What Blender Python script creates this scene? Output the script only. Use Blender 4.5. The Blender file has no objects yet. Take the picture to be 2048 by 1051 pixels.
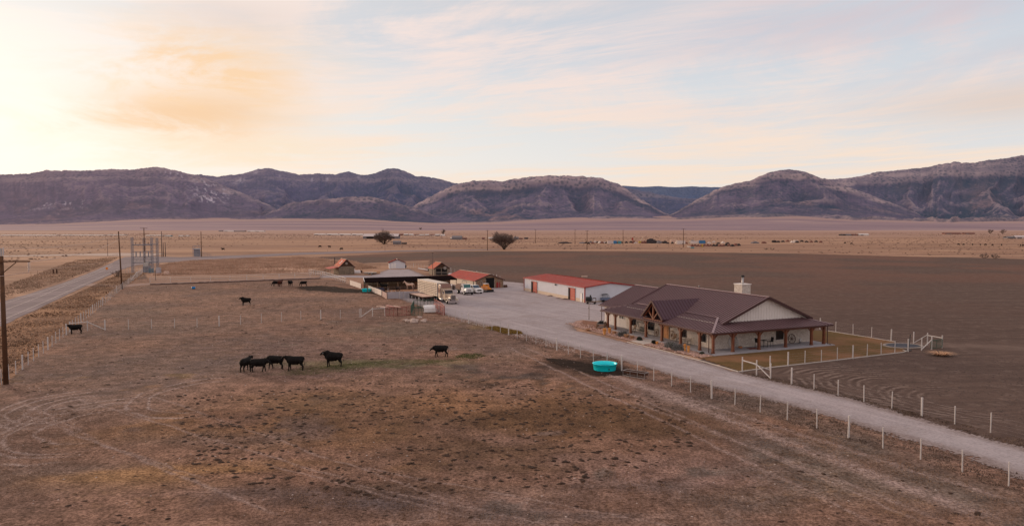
import bpy, bmesh, math, random
import numpy as np
from mathutils import Vector, Matrix
random.seed(7); RNG = np.random.default_rng(11)
scn = bpy.context.scene
COL = scn.collection
# ------------------------------------------------------------------ camera
F_PX, HOR, EYE = 1480.0, 447.0, 17.0
PITCH = math.atan((525.5-HOR)/F_PX)
cam = bpy.data.cameras.new('camera'); camo = bpy.data.objects.new('camera', cam); COL.objects.link(camo)
cam.sensor_width = 36.0; cam.lens = F_PX/2048*36.0; cam.clip_end = 60000; cam.clip_start = .5
camo.location = (0, 0, EYE); camo.rotation_euler = (math.pi/2-PITCH, 0, 0)
scn.camera = camo
def P(px, py, z=0.0):
    """surveyed point of the photo -> world position on the level z"""
    x = (px-1024)/F_PX; y = (525.5-py)/F_PX
    d = (x, math.cos(PITCH)+y*math.sin(PITCH), -math.sin(PITCH)+y*math.cos(PITCH))
    t = (z-EYE)/d[2]
    return (d[0]*t, d[1]*t)
def P3(px, py, z=0.0):
    a = P(px, py, z); return Vector((a[0], a[1], z))
def R(d): return math.radians(d)
# ------------------------------------------------------------------ node helper
class T:
    def __init__(s, nt): s.nt = nt; s.n = nt.nodes; s.l = nt.links
    def put(s, inp, v):
        if isinstance(v, bpy.types.NodeSocket): s.l.new(v, inp)
        else:
            if hasattr(inp.default_value, '__len__') and not hasattr(v, '__len__'): v = [v]*len(inp.default_value)
            if hasattr(v, '__len__') and len(v) == 3 and len(inp.default_value) == 4: v = (*v, 1)
            inp.default_value = v
    def m(s, op, a, b=None, c=None, clamp=False):
        n = s.n.new('ShaderNodeMath'); n.operation = op; n.use_clamp = clamp
        s.put(n.inputs[0], a)
        if b is not None: s.put(n.inputs[1], b)
        if c is not None: s.put(n.inputs[2], c)
        return n.outputs[0]
    def mix(s, f, a, b, blend='MIX'):
        n = s.n.new('ShaderNodeMix'); n.data_type = 'RGBA'; n.blend_type = blend; n.clamp_factor = True
        s.put(n.inputs[0], f); s.put(n.inputs[6], a); s.put(n.inputs[7], b); return n.outputs[2]
    def noise(s, vec, scale, detail=4, rough=.55, dist=0):
        n = s.n.new('ShaderNodeTexNoise'); s.put(n.inputs['Vector'], vec)
        n.inputs['Scale'].default_value = scale; n.inputs['Detail'].default_value = detail
        n.inputs['Roughness'].default_value = rough; n.inputs['Distortion'].default_value = dist
        return n.outputs[0]
    def vor(s, vec, scale, feature='F1', out=0, rand=1):
        n = s.n.new('ShaderNodeTexVoronoi'); n.feature = feature; s.put(n.inputs['Vector'], vec)
        n.inputs['Scale'].default_value = scale; n.inputs['Randomness'].default_value = rand
        return n.outputs[out]
    def map(s, vec, scale=(1, 1, 1), rot=(0, 0, 0), loc=(0, 0, 0)):
        n = s.n.new('ShaderNodeMapping'); s.put(n.inputs['Vector'], vec)
        n.inputs['Scale'].default_value = scale; n.inputs['Rotation'].default_value = rot; n.inputs['Location'].default_value = loc
        return n.outputs[0]
    def ss(s, x, a, b, lo=0., hi=1., kind='SMOOTHSTEP'):
        n = s.n.new('ShaderNodeMapRange'); n.interpolation_type = kind
        s.put(n.inputs[0], x); n.inputs[1].default_value = a; n.inputs[2].default_value = b
        n.inputs[3].default_value = lo; n.inputs[4].default_value = hi; return n.outputs[0]
    def gauss(s, x, x0, w):
        d = s.m('MULTIPLY', s.m('SUBTRACT', x, x0), 1.0/w)
        return s.m('EXPONENT', s.m('MULTIPLY', s.m('MULTIPLY', d, d), -1.0))
    def sep(s, v):
        n = s.n.new('ShaderNodeSeparateXYZ'); s.put(n.inputs[0], v); return n.outputs
    def comb(s, x, y, z=0.):
        n = s.n.new('ShaderNodeCombineXYZ')
        for i, v in enumerate((x, y, z)): s.put(n.inputs[i], v)
        return n.outputs[0]
    def attr(s, name, out='Color'):
        n = s.n.new('ShaderNodeAttribute'); n.attribute_name = name; return n.outputs[out]
    def bump(s, h, strength=.4, dist=.05):
        n = s.n.new('ShaderNodeBump'); n.inputs['Strength'].default_value = strength
        n.inputs['Distance'].default_value = dist; s.put(n.inputs['Height'], h); return n.outputs[0]
def new_mat(name):
    m = bpy.data.materials.new(name); m.use_nodes = True
    t = T(m.node_tree); t.bsdf = m.node_tree.nodes['Principled BSDF']
    t.geo = t.n.new('ShaderNodeNewGeometry').outputs['Position']
    t.obj = t.n.new('ShaderNodeTexCoord').outputs['Object']
    t.bsdf.inputs['Specular IOR Level'].default_value = .25
    return m, t
def setc(t, col, rough=.85, metal=0., normal=None, spec=None):
    t.put(t.bsdf.inputs['Base Color'], col); t.put(t.bsdf.inputs['Roughness'], rough)
    t.put(t.bsdf.inputs['Metallic'], metal)
    if normal is not None: t.put(t.bsdf.inputs['Normal'], normal)
    if spec is not None: t.bsdf.inputs['Specular IOR Level'].default_value = spec
def scl(c, k): return tuple(min(1, v*k) for v in c)
def basic(name, col, rough=.7, metal=0., var=.18, scale=2.0, bump=0., bscale=20, spec=.25, tint=None):
    m, t = new_mat(name)
    a = t.noise(t.obj, scale, 5, .6); b = t.noise(t.obj, scale*9, 3, .6)
    f = t.m('ADD', t.m('MULTIPLY', a, .7), t.m('MULTIPLY', b, .3))
    f = t.ss(f, .3, .7)
    c = t.mix(f, scl(col, 1-var), tint if tint else scl(col, 1+var))
    nrm = t.bump(t.noise(t.obj, bscale, 4), .5, bump) if bump else None
    setc(t, c, t.ss(a, .3, .7, rough*.85, min(1, rough*1.15)), metal, nrm, spec)
    return m
# ------------------------------------------------------------------ mesh builder
class MB:
    def __init__(s): s.v = []; s.f = []
    def add(s, verts, faces):
        o = len(s.v); s.v += [tuple(p) for p in verts]; s.f += [tuple(i+o for i in f) for f in faces]
    def box(s, x0, x1, y0, y1, z0, z1):
        v = [(x, y, z) for z in (z0, z1) for x, y in ((x0, y0), (x1, y0), (x1, y1), (x0, y1))]
        s.add(v, [(3, 2, 1, 0), (4, 5, 6, 7), (0, 1, 5, 4), (1, 2, 6, 5), (2, 3, 7, 6), (3, 0, 4, 7)])
    def cbox(s, c, size, rz=0.):
        cx, cy, cz = c; a, b, h = [q/2 for q in size]; ca, sa = math.cos(rz), math.sin(rz)
        v = [(cx+x*ca-y*sa, cy+x*sa+y*ca, cz+z) for z in (-h, h) for x, y in ((-a, -b), (a, -b), (a, b), (-a, b))]
        s.add(v, [(3, 2, 1, 0), (4, 5, 6, 7), (0, 1, 5, 4), (1, 2, 6, 5), (2, 3, 7, 6), (3, 0, 4, 7)])
    def bar(s, p, q, w, h=None, up=(0, 0, 1)):
        h = h or w; p, q = Vector(p), Vector(q); d = (q-p)
        if d.length < 1e-6: return
        d.normalize(); up = Vector(up)
        if abs(d.dot(up)) > .98: up = Vector((1, 0, 0))
        a = d.cross(up).normalized(); b = a.cross(d).normalized()
        v = [e+a*x*w/2+b*y*h/2 for e in (p, q) for x, y in ((-1, -1), (1, -1), (1, 1), (-1, 1))]
        s.add(v, [(3, 2, 1, 0), (4, 5, 6, 7), (0, 1, 5, 4), (1, 2, 6, 5), (2, 3, 7, 6), (3, 0, 4, 7)])
    def tube(s, pts, rad, n=8, cap=True):
        pts = [Vector(p) for p in pts]; m = len(pts)
        if not hasattr(rad, '__len__'): rad = [rad]*m
        rings = []; pa = None
        for i, p in enumerate(pts):
            d = (pts[min(i+1, m-1)]-pts[max(i-1, 0)]).normalized()
            up = Vector((0, 0, 1)) if abs(d.z) < .95 else Vector((1, 0, 0))
            a = d.cross(up).normalized() if pa is None else (pa-d*pa.dot(d)).normalized()
            pa = a; b = d.cross(a).normalized(); r = rad[i]
            ra, rb = r if hasattr(r, '__len__') else (r, r)
            rings.append([p+a*ra*math.cos(2*math.pi*k/n)+b*rb*math.sin(2*math.pi*k/n) for k in range(n)])
        v = [q for r in rings for q in r]; f = []
        for i in range(m-1):
            for k in range(n):
                f.append((i*n+k, i*n+(k+1) % n, (i+1)*n+(k+1) % n, (i+1)*n+k))
        if cap: f += [tuple(range(n-1, -1, -1)), tuple((m-1)*n+k for k in range(n))]
        s.add(v, f)
    def prism(s, poly, z0, z1):
        n = len(poly); v = [(x, y, z0) for x, y in poly]+[(x, y, z1) for x, y in poly]
        s.add(v, [tuple(range(n-1, -1, -1)), tuple(range(n, 2*n))]+[(i, (i+1) % n, n+(i+1) % n, n+i) for i in range(n)])
    def prism_y(s, poly, y0, y1):      # poly in x,z, extruded along y
        n = len(poly); v = [(x, y0, z) for x, z in poly]+[(x, y1, z) for x, z in poly]
        s.add(v, [tuple(range(n)), tuple(range(2*n-1, n-1, -1))]+[((i+1) % n, i, n+i, n+(i+1) % n) for i in range(n)])
    def prism_x(s, poly, x0, x1):      # poly in y,z
        n = len(poly); v = [(x0, y, z) for y, z in poly]+[(x1, y, z) for y, z in poly]
        s.add(v, [tuple(range(n-1, -1, -1)), tuple(range(n, 2*n))]+[(i, (i+1) % n, n+(i+1) % n, n+i) for i in range(n)])
    def lathe(s, prof, n=16, c=(0, 0, 0)):
        v = []; f = []; m = len(prof)
        for r, z in prof:
            for k in range(n): v.append((c[0]+r*math.cos(2*math.pi*k/n), c[1]+r*math.sin(2*math.pi*k/n), c[2]+z))
        for i in range(m-1):
            for k in range(n): f.append((i*n+k, i*n+(k+1) % n, (i+1)*n+(k+1) % n, (i+1)*n+k))
        s.add(v, f)
    def slab(s, pts, th):              # 3d polygon extruded straight down
        n = len(pts); v = [tuple(p) for p in pts]+[(p[0], p[1], p[2]-th) for p in pts]
        s.add(v, [tuple(range(n)), tuple(range(2*n-1, n-1, -1))]+[((i+1) % n, i, n+i, n+(i+1) % n) for i in range(n)])
    def seams(s, pts, sp, w=.05, h=.05, off=0.):   # standing seams up the slope of a convex polygon, first edge = eave
        pts = [Vector(p) for p in pts]; e = (pts[1]-pts[0]).normalized()
        nrm = e.cross(pts[2]-pts[1]).normalized()
        if nrm.z < 0: nrm = -nrm
        sl = nrm.cross(e).normalized(); o = pts[0]
        Q = [((p-o).dot(e), (p-o).dot(sl)) for p in pts]
        lo, hi = min(q[0] for q in Q), max(q[0] for q in Q)
        x = lo+sp*.5+off
        while x < hi:
            ys = []
            for i in range(len(Q)):
                a, b = Q[i], Q[(i+1) % len(Q)]
                if (a[0]-x)*(b[0]-x) < 0: ys.append(a[1]+(b[1]-a[1])*(x-a[0])/(b[0]-a[0]))
            if len(ys) >= 2 and max(ys)-min(ys) > .05:
                p = o+e*x+sl*min(ys)+nrm*h*.5; q = o+e*x+sl*max(ys)+nrm*h*.5
                s.bar(p, q, w, h, up=nrm)
            x += sp
    def build(s, name, mat, parent=None, smooth=False, k=1.0, recalc=True, loc=None):
        me = bpy.data.meshes.new(name)
        v = [(a*k, b*k, c*k) for a, b, c in s.v] if k != 1.0 else s.v
        me.from_pydata(v, [], s.f); me.update()
        if recalc:
            b = bmesh.new(); b.from_mesh(me); bmesh.ops.recalc_face_normals(b, faces=b.faces); b.to_mesh(me); b.free()
        if mat: me.materials.append(mat)
        if smooth: me.polygons.foreach_set('use_smooth', [True]*len(me.polygons))
        return link(name, me, parent, loc)
def link(name, me, parent=None, loc=None):
    o = bpy.data.objects.new(name, me); COL.objects.link(o)
    if parent: o.parent = parent
    if loc: o.location = loc
    return o
def tag(o, label=None, cat=None, group=None, kind=None):
    if label: o['label'] = label
    if cat: o['category'] = cat
    if group: o['group'] = group
    if kind: o['kind'] = kind
    return o
def thing(name, label, cat, loc=(0, 0, 0), rz=0., group=None):
    o = bpy.data.objects.new(name, None); COL.objects.link(o)
    o.location = loc; o.rotation_euler = (0, 0, rz); o.empty_display_size = .3
    return tag(o, label, cat, group)
def copy_tree(o, parent=None, label=None, group=None, loc=None, rz=None, sc=None):
    c = o.copy(); COL.objects.link(c)
    if parent is not None: c.parent = parent
    if label: c['label'] = label
    if group: c['group'] = group
    if loc is not None: c.location = loc
    if rz is not None: c.rotation_euler = (0, 0, rz)
    if sc is not None: c.scale = sc if hasattr(sc, '__len__') else (sc, sc, sc)
    for ch in list(o.children): copy_tree(ch, c)
    return c
# ------------------------------------------------------------------ numpy noise
def _h(ix, iy, seed):
    n = (ix.astype(np.int64)*374761393+iy.astype(np.int64)*668265263+seed*1442695041) & 0xffffffff
    n = ((n ^ (n >> 13))*1274126177) & 0xffffffff
    return ((n ^ (n >> 16)) & 0xffff)/65535.0
def vnoise(x, y, seed=0):
    x = np.asarray(x, float); y = np.asarray(y, float)+x*0
    xi, yi = np.floor(x), np.floor(y); fx, fy = x-xi, y-yi
    fx = fx*fx*(3-2*fx); fy = fy*fy*(3-2*fy)
    a = _h(xi, yi, seed); b = _h(xi+1, yi, seed); c = _h(xi, yi+1, seed); d = _h(xi+1, yi+1, seed)
    return (a*(1-fx)+b*fx)*(1-fy)+(c*(1-fx)+d*fx)*fy
def fbm(x, y, oct=5, seed=0, gain=.5):
    s = 0; a = 1; t = 0
    for i in range(oct): s = s+a*vnoise(x*2**i+17*i, y*2**i+5*i, seed+i); t += a; a *= gain
    return s/t
def ridged(x, y, oct=4, seed=0, gain=.55):
    s = 0; a = 1; t = 0
    for i in range(oct): s = s+a*(1-abs(2*vnoise(x*2**i+11*i, y*2**i+3*i, seed+i)-1)); t += a; a *= gain
    return s/t
def grid_mesh(name, X, Y, Z, mat, col=None, smooth=True):
    r, c = X.shape; v = np.stack([X, Y, Z], -1).reshape(-1, 3)
    i = np.arange(r*c).reshape(r, c)
    f = np.stack([i[:-1, :-1], i[:-1, 1:], i[1:, 1:], i[1:, :-1]], -1).reshape(-1, 4)
    return np_mesh(name, v, f, mat, col, smooth)
def np_mesh(name, v, f, mat, col=None, smooth=True):
    me = bpy.data.meshes.new(name); n = f.shape[1]
    me.vertices.add(len(v)); me.vertices.foreach_set('co', np.asarray(v, np.float32).ravel())
    me.loops.add(f.size); me.loops.foreach_set('vertex_index', f.astype(np.int32).ravel())
    me.polygons.add(len(f)); me.polygons.foreach_set('loop_start', np.arange(0, f.size, n, dtype=np.int32))
    me.polygons.foreach_set('use_smooth', np.full(len(f), smooth))
    me.update(calc_edges=True); me.validate()
    if mat: me.materials.append(mat)
    if col is not None:
        a = me.color_attributes.new('Col', 'FLOAT_COLOR', 'POINT')
        c = np.ones((len(v), 4), np.float32); c[:, :3] = col.reshape(-1, 3) if col.ndim > 1 and col.shape[-1] == 3 else col.reshape(-1, 1)
        a.data.foreach_set('color', c.ravel())
    return link(name, me)
def in_poly(X, Y, poly):
    """inside mask and signed distance (positive inside)"""
    ins = np.zeros(X.shape, bool); d = np.full(X.shape, 1e9)
    n = len(poly)
    for i in range(n):
        x0, y0 = poly[i]; x1, y1 = poly[(i+1) % n]
        cnd = ((y0 > Y) != (y1 > Y))
        with np.errstate(divide='ignore', invalid='ignore'):
            xx = (x1-x0)*(Y-y0)/(y1-y0 if y1 != y0 else 1e-9)+x0
        ins ^= cnd & (X < xx)
        L2 = (x1-x0)**2+(y1-y0)**2+1e-9
        t = np.clip(((X-x0)*(x1-x0)+(Y-y0)*(y1-y0))/L2, 0, 1)
        d = np.minimum(d, np.hypot(X-x0-t*(x1-x0), Y-y0-t*(y1-y0)))
    return ins, np.where(ins, d, -d)
def sheet(name, poly, z, mat, res, jit=.4, jscale=.5, fine=.0, label=None):
    """flat sheet cut from a fine grid with a ragged natural edge"""
    xs = [p[0] for p in poly]; ys = [p[1] for p in poly]
    gx = np.arange(min(xs)-1, max(xs)+1+res, res); gy = np.arange(min(ys)-1, max(ys)+1+res, res)
    X, Y = np.meshgrid(gx, gy)
    cx, cy = (X[:-1, :-1]+res/2), (Y[:-1, :-1]+res/2)
    ins, sd = in_poly(cx, cy, poly)
    sd = sd+(fbm(cx*jscale, cy*jscale, 4, 5)-.5)*2*jit
    if fine: sd = sd+(RNG.random(cx.shape)-.5)*2*fine
    keep = sd > 0
    i = np.arange(X.size).reshape(X.shape)
    f = np.stack([i[:-1, :-1], i[:-1, 1:], i[1:, 1:], i[1:, :-1]], -1)[keep]
    used, inv = np.unique(f, return_inverse=True)
    v = np.stack([X.ravel()[used], Y.ravel()[used], np.full(len(used), z)], -1)
    _, sdv = in_poly(v[:, 0], v[:, 1], poly)
    o = np_mesh(name, v, inv.reshape(f.shape), mat, np.clip(sdv/3.0, 0, 1)); o['kind'] = 'structure'
    return o
# ------------------------------------------------------------------ world and sun
scn.view_settings.view_transform = 'Standard'; scn.view_settings.look = 'None'
scn.view_settings.exposure = 0; scn.view_settings.gamma = 1
world = bpy.data.worlds.new('World'); scn.world = world; world.use_nodes = True
w = T(world.node_tree); bg = world.node_tree.nodes['Background']
SUN_AZ, SUN_EL = R(-48), R(9)
sky = w.n.new('ShaderNodeTexSky'); sky.sky_type = 'NISHITA'; sky.sun_disc = False
sky.sun_elevation = SUN_EL; sky.sun_rotation = SUN_AZ; sky.air_density = 1.2; sky.dust_density = 2.0
gen = w.n.new('ShaderNodeTexCoord').outputs['Generated']
x, y, z = w.sep(gen)[0:3]
az = w.m('ARCTAN2', x, y); el = w.m('ARCSINE', z)
def ramp(t, x, pts):
    n = t.n.new('ShaderNodeValToRGB'); t.put(n.inputs[0], x); e = n.color_ramp.elements
    while len(e) < len(pts): e.new(.5)
    for q, (p, c) in zip(e, pts): q.position = p; q.color = (*c, 1)
    return n.outputs[0]
base = ramp(w, w.m('MULTIPLY', el, 1.6), [(0, (.96, .79, .65)), (.06, (.97, .865, .765)), (.14, (.88, .85, .82)), (.26, (.77, .79, .81)),
        (.38, (.64, .68, .75)), (.62, (.72, .66, .64)), (1, (.74, .65, .60))])
# left side warm white glow, right side bluer/mauver
glow = w.m('MULTIPLY', w.gauss(az, -.64, .30), w.gauss(el, .08, .17))
glow2 = w.m('MULTIPLY', w.gauss(az, -.50, .26), w.gauss(el, .30, .14))
base = w.mix(w.ss(az, -.2, .5, 0, .35), base, w.mix(w.ss(el, .0, .06), (.90, .78, .68), (.62, .66, .74)))
# streaked clouds: noise on a horizon-compressed plane, dragged to the right
kz = w.m('DIVIDE', 1.0, w.m('ADD', el, .16))
cu = w.m('MULTIPLY', az, 1.35); cv = w.m('ADD', w.m('MULTIPLY', kz, .85), w.m('MULTIPLY', az, .62))
cvec = w.comb(cu, cv, 0.)
n1 = w.noise(cvec, 1.7, 9, .66, .9)
n2 = w.noise(w.map(cvec, (.7, 2.3, 1), loc=(3.1, .7, 0)), 2.2, 8, .68, .8)
cl = w.ss(w.m('ADD', w.m('MULTIPLY', n1, .62), w.m('MULTIPLY', n2, .38)), .42, .60)
cloud_c = w.mix(w.ss(el, .05, .22), (1.0, .80, .65), (.97, .79, .73))
cloud_c = w.mix(w.m('MULTIPLY', w.ss(az, .05, .55), w.ss(el, .16, .26)), cloud_c, (.70, .61, .66))
base = w.mix(w.m('MULTIPLY', cl, .92), base, cloud_c)
# mauve veil across the top right
veil = w.m('MULTIPLY', w.ss(w.noise(w.map(cvec, (.8, 1.3, 1), loc=(9, 4, 0)), 1.3, 5), .40, .62), w.m('MULTIPLY', w.ss(az, .0, .45), w.ss(el, .10, .20)))
base = w.mix(w.m('MULTIPLY', veil, .5), base, (.66, .58, .63))
base = w.mix(w.m('MULTIPLY', w.m('MULTIPLY', w.gauss(az, .60, .13), w.gauss(el, .135, .022)), .75), base, (.80, .65, .57))
gl = w.m('MINIMUM', w.m('ADD', w.m('MULTIPLY', glow, .95), w.m('MULTIPLY', glow2, .30)), 1.0)
base = w.mix(gl, base, (1.05, .995, .935))
# orange cloud patch lit by the low sun
warp = w.noise(w.map(w.comb(az, el, 0.), (3.2, 9, 1)), 2.2, 8, .68, .6)
oa = w.m('ADD', az, w.m('MULTIPLY', w.m('SUBTRACT', warp, .5), .24)); oe = w.m('ADD', el, w.m('MULTIPLY', w.m('SUBTRACT', warp, .5), .08))
o1 = w.m('MULTIPLY', w.gauss(oa, -.37, .105), w.gauss(oe, .178, .068))
o2 = w.m('MULTIPLY', w.gauss(oa, -.42, .10), w.gauss(oe, .133, .022))
o3 = w.m('MULTIPLY', w.gauss(oa, -.36, .16), w.gauss(oe, .095, .014))
fine = w.noise(w.map(w.comb(az, el, 0.), (5, 42, 1), (0, 0, R(8))), 1.6, 6, .65, .5)
base = w.mix(w.m('MULTIPLY', o1, w.m('MULTIPLY', w.ss(warp, .36, .58, .55, 1.25), w.ss(fine, .35, .60, .80, 1.1))), base, (.985, .69, .45))
base = w.mix(w.m('MULTIPLY', o2, .9), base, (.93, .62, .39))
base = w.mix(w.m('MULTIPLY', o3, .45), base, (.96, .78, .56))
g4 = w.m('MULTIPLY', w.gauss(az, -.36, .10), w.gauss(el, .255, .022))
base = w.mix(w.m('MULTIPLY', g4, .45), base, (.74, .66, .66))
lift = w.n.new('ShaderNodeVectorMath'); lift.operation = 'SCALE'; w.put(lift.inputs[0], sky.outputs[0]); lift.inputs['Scale'].default_value = .10
final = w.mix(.07, base, lift.outputs[0])
below = w.ss(el, -.06, -.005)
final = w.mix(below, (.20, .15, .13), final)
w.put(bg.inputs['Color'], final); bg.inputs['Strength'].default_value = 1.0
sun = bpy.data.lights.new('sun', 'SUN'); sun.energy = 2.1; sun.angle = R(14); sun.color = (1.0, .74, .52)
suno = bpy.data.objects.new('sun', sun); COL.objects.link(suno)
sd = Vector((math.sin(SUN_AZ)*math.cos(SUN_EL), math.cos(SUN_AZ)*math.cos(SUN_EL), math.sin(SUN_EL)))
suno.rotation_euler = sd.to_track_quat('Z', 'Y').to_euler()
# ------------------------------------------------------------------ mountains
def mountain_mat():
    m, t = new_mat('hazy_mountain_rock')
    c = t.attr('Col'); pos = t.geo
    s1 = t.noise(pos, .055, 3, .7)
    s2 = t.noise(pos, .0075, 6, .62)
    s3 = t.vor(pos, .035)
    dots = t.m('MULTIPLY', t.ss(s3, .62, .25), t.ss(t.m('ADD', s2, t.m('MULTIPLY', s1, .35)), .50, .74))
    c = t.mix(t.m('MULTIPLY', dots, .65), c, (.050, .070, .090))
    c = t.mix(t.ss(t.noise(pos, .028, 4, .75), .55, .68, 0, .30), c, (.42, .31, .31))
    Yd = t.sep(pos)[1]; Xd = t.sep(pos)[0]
    c = t.mix(t.ss(Yd, 4000, 10500, .15, .58), c, (.145, .18, .30))  # aerial haze mixed into the rock colour, stronger with distance
    c = t.mix(t.ss(Xd, -800, -4500, 0, .38), c, (.33, .25, .30))  # paler mauve haze painted over the left slopes
    setc(t, c, 1.0, spec=0.0); return m
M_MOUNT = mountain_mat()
BASE_Y = [(-700, 449), (-200, 449), (0, 448.5), (120, 446), (250, 438.5), (420, 437.5), (600, 437), (720, 438), (800, 443), (880, 446.5), (980, 445), (1100, 439), (1250, 434.5), (1350, 436), (1430, 433), (1500, 430.5), (1580, 431), (1700, 436.5), (1800, 439.5), (1900, 441.5), (2048, 442), (2300, 443), (2800, 445)]
def base_height(px, D=4600.):
    y = np.interp(px, [p[0] for p in BASE_Y], [p[1] for p in BASE_Y]); return EYE+(HOR-y)/F_PX*D
def blur(a, n):
    k = np.ones(2*n+1)/(2*n+1)
    a = np.apply_along_axis(lambda v: np.convolve(np.pad(v, n, 'edge'), k, 'valid'), 0, a)
    return np.apply_along_axis(lambda v: np.convolve(np.pad(v, n, 'edge'), k, 'valid'), 1, a)
def ridge_layer(name, sky_pts, D0, D1, low_z, seed, top_cliff=.1, spur=1.0, tone=(.15, .115, .13), low=(.06, .075, .10), cliff=(.38, .28, .28), rows=130, cols=560, jag=4.5, conc=1.45, freq=1.0, bench=.0, snowpts=()):
    px = np.linspace(sky_pts[0][0], sky_pts[-1][0], cols)
    yy = np.interp(px, [p[0] for p in sky_pts], [p[1] for p in sky_pts])
    yy = np.convolve(np.pad(yy, 2, 'edge'), np.ones(5)/5, 'valid')
    azt = (px-1024)/F_PX
    ridge = EYE+(HOR-yy)/F_PX*D1+(fbm(px*.11, 0*px, 5, seed+50, .65)-.5)*2*jag*D1/F_PX*.45
    S = np.concatenate([np.linspace(-.30, 0, 14)[:-1], np.linspace(0, 1, rows), np.linspace(1.05, 2.0, 8)])
    s, A = np.meshgrid(S, azt, indexing='ij'); PX = np.broadcast_to(px, s.shape); RZ = np.broadcast_to(ridge, s.shape)
    bz = np.broadcast_to(base_height(px), s.shape) if low_z is None else np.full(s.shape, low_z)
    xs = PX*(D1/F_PX)/100.0*freq; ds = s*(D1-D0)/100.0*freq
    D = D0+(D1-D0)*s+(fbm(xs*.22, 0*xs, 4, seed+3)-.5)*(1-np.clip(s, 0, 1))*(D1-D0)*.9
    w1 = (fbm(xs*.12, ds*.12, 3, seed+9)-.5)*9*spur; w2 = (fbm(xs*.4, ds*.4, 3, seed+10)-.5)*2.2
    r1 = ridged(xs*.085+w1*.085, ds*.035+3, 2, seed, .4)
    r2 = ridged(xs*.26+w1*.16+w2*.1, ds*.10, 2, seed+20, .5)
    r3 = ridged(xs*.8+w2*.8, ds*.45, 3, seed+30, .6)
    e = np.clip(s, 0, 1)
    # plateau edge retreats at the gully heads
    prof = e**conc
    if top_cliff:
        ee = np.clip(e/.90, 0, 1); prof = (1-top_cliff)*ee**conc+top_cliff*np.clip((e-.90)/.03, 0, 1)
    if bench: prof = prof+bench*(1/(1+np.exp(-(e-.55)*60))-e)*np.clip(r2*2-.4, 0, 1)
    amp = np.sin(np.pi*e**.75)**.8
    carve = np.clip((1.15*(1-r1)+.60*(1-r2)+.14*(1-r3))*amp*spur*.88, 0, .93)
    h = prof*(1-carve)+(fbm(xs*1.4, ds*1.4, 4, seed+40)-.5)*.035*amp
    foot = np.clip(ridged(xs*.5, ds*.5, 3, seed+70)-.45, 0, 1)*.10*np.exp(-((s-.04)/.14)**2)*spur
    h = np.maximum(h, foot); h = np.where(s < 0, foot*(1+s/.3)+s*.06, h)
    h = h-np.where(s > 1, (s-1)*.22, 0)
    Z = bz-3+(RZ-bz)*h-np.clip(-s, 0, .3)*230
    X = A*D
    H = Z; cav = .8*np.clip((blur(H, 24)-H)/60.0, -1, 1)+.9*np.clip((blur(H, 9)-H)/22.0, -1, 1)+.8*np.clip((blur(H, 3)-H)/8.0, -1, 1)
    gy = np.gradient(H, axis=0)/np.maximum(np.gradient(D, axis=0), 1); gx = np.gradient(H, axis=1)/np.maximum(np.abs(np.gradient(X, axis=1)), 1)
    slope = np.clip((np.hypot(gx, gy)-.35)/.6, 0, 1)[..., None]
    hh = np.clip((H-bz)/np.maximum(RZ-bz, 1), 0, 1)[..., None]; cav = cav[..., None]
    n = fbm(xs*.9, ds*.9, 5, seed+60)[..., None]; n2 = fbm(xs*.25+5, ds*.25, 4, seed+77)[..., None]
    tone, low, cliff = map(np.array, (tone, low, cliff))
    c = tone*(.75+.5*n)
    veg_shade = np.clip(.55*np.clip(cav*1.5, 0, 1)+np.clip(.50-hh*1.25, 0, 1)*1.5*np.clip(n*2.2-.35, .2, 1)+(n2-.5)*2.0, 0, 1)  # vegetation tint, plus relief shade painted into the concave hollows
    c = c*np.array((.88, .92, 1.16)); c = c+(low-c)*veg_shade*.92
    crest_light = np.clip(-cav*1.5, 0, 1)*(.35+.65*n)
    c = c+(cliff-c)*crest_light*.75  # convex crests paled as painted relief light, in the rock tint
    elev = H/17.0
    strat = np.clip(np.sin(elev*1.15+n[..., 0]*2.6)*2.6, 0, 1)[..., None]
    band = np.clip((hh-.70)/.10, 0, 1)*np.clip(1.5-veg_shade*1.4, .15, 1)*(.12+.88*strat)*np.clip(n*3-.65, .15, 1)
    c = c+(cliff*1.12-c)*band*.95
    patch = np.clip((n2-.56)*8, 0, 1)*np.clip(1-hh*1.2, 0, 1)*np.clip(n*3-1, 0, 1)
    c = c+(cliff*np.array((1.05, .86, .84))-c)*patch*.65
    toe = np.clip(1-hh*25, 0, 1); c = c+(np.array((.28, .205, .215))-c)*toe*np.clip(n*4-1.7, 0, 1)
    snow = 0*hh
    for (sx, sw, h0, h1, sn) in snowpts:
        snow = np.maximum(snow, np.exp(-((PX[..., None]-sx-(hh-.8)*20)/sw)**2)*np.clip((hh-h0)*12, 0, 1)*np.clip((h1-hh)*12, 0, 1)*np.clip((fbm(xs*5, ds*3, 3, seed+90)[..., None]-sn)*9, 0, 1))
    c = c+(np.array((.80, .70, .76))-c)*np.clip(snow, 0, 1)*.9
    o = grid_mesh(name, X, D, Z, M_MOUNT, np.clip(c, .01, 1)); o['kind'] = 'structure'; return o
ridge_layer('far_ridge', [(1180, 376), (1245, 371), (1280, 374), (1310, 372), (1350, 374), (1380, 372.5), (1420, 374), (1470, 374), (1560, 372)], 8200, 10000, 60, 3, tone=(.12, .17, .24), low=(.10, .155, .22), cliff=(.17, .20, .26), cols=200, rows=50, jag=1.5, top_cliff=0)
ridge_layer('far_ridge', [(1190, 374), (1235, 370), (1262, 377), (1300, 384), (1340, 393), (1385, 397), (1430, 388), (1480, 380), (1520, 376)], 5600, 7000, 40, 5, tone=(.12, .12, .155), low=(.055, .085, .115), cliff=(.25, .21, .24), cols=240, rows=90, spur=.9)
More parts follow.
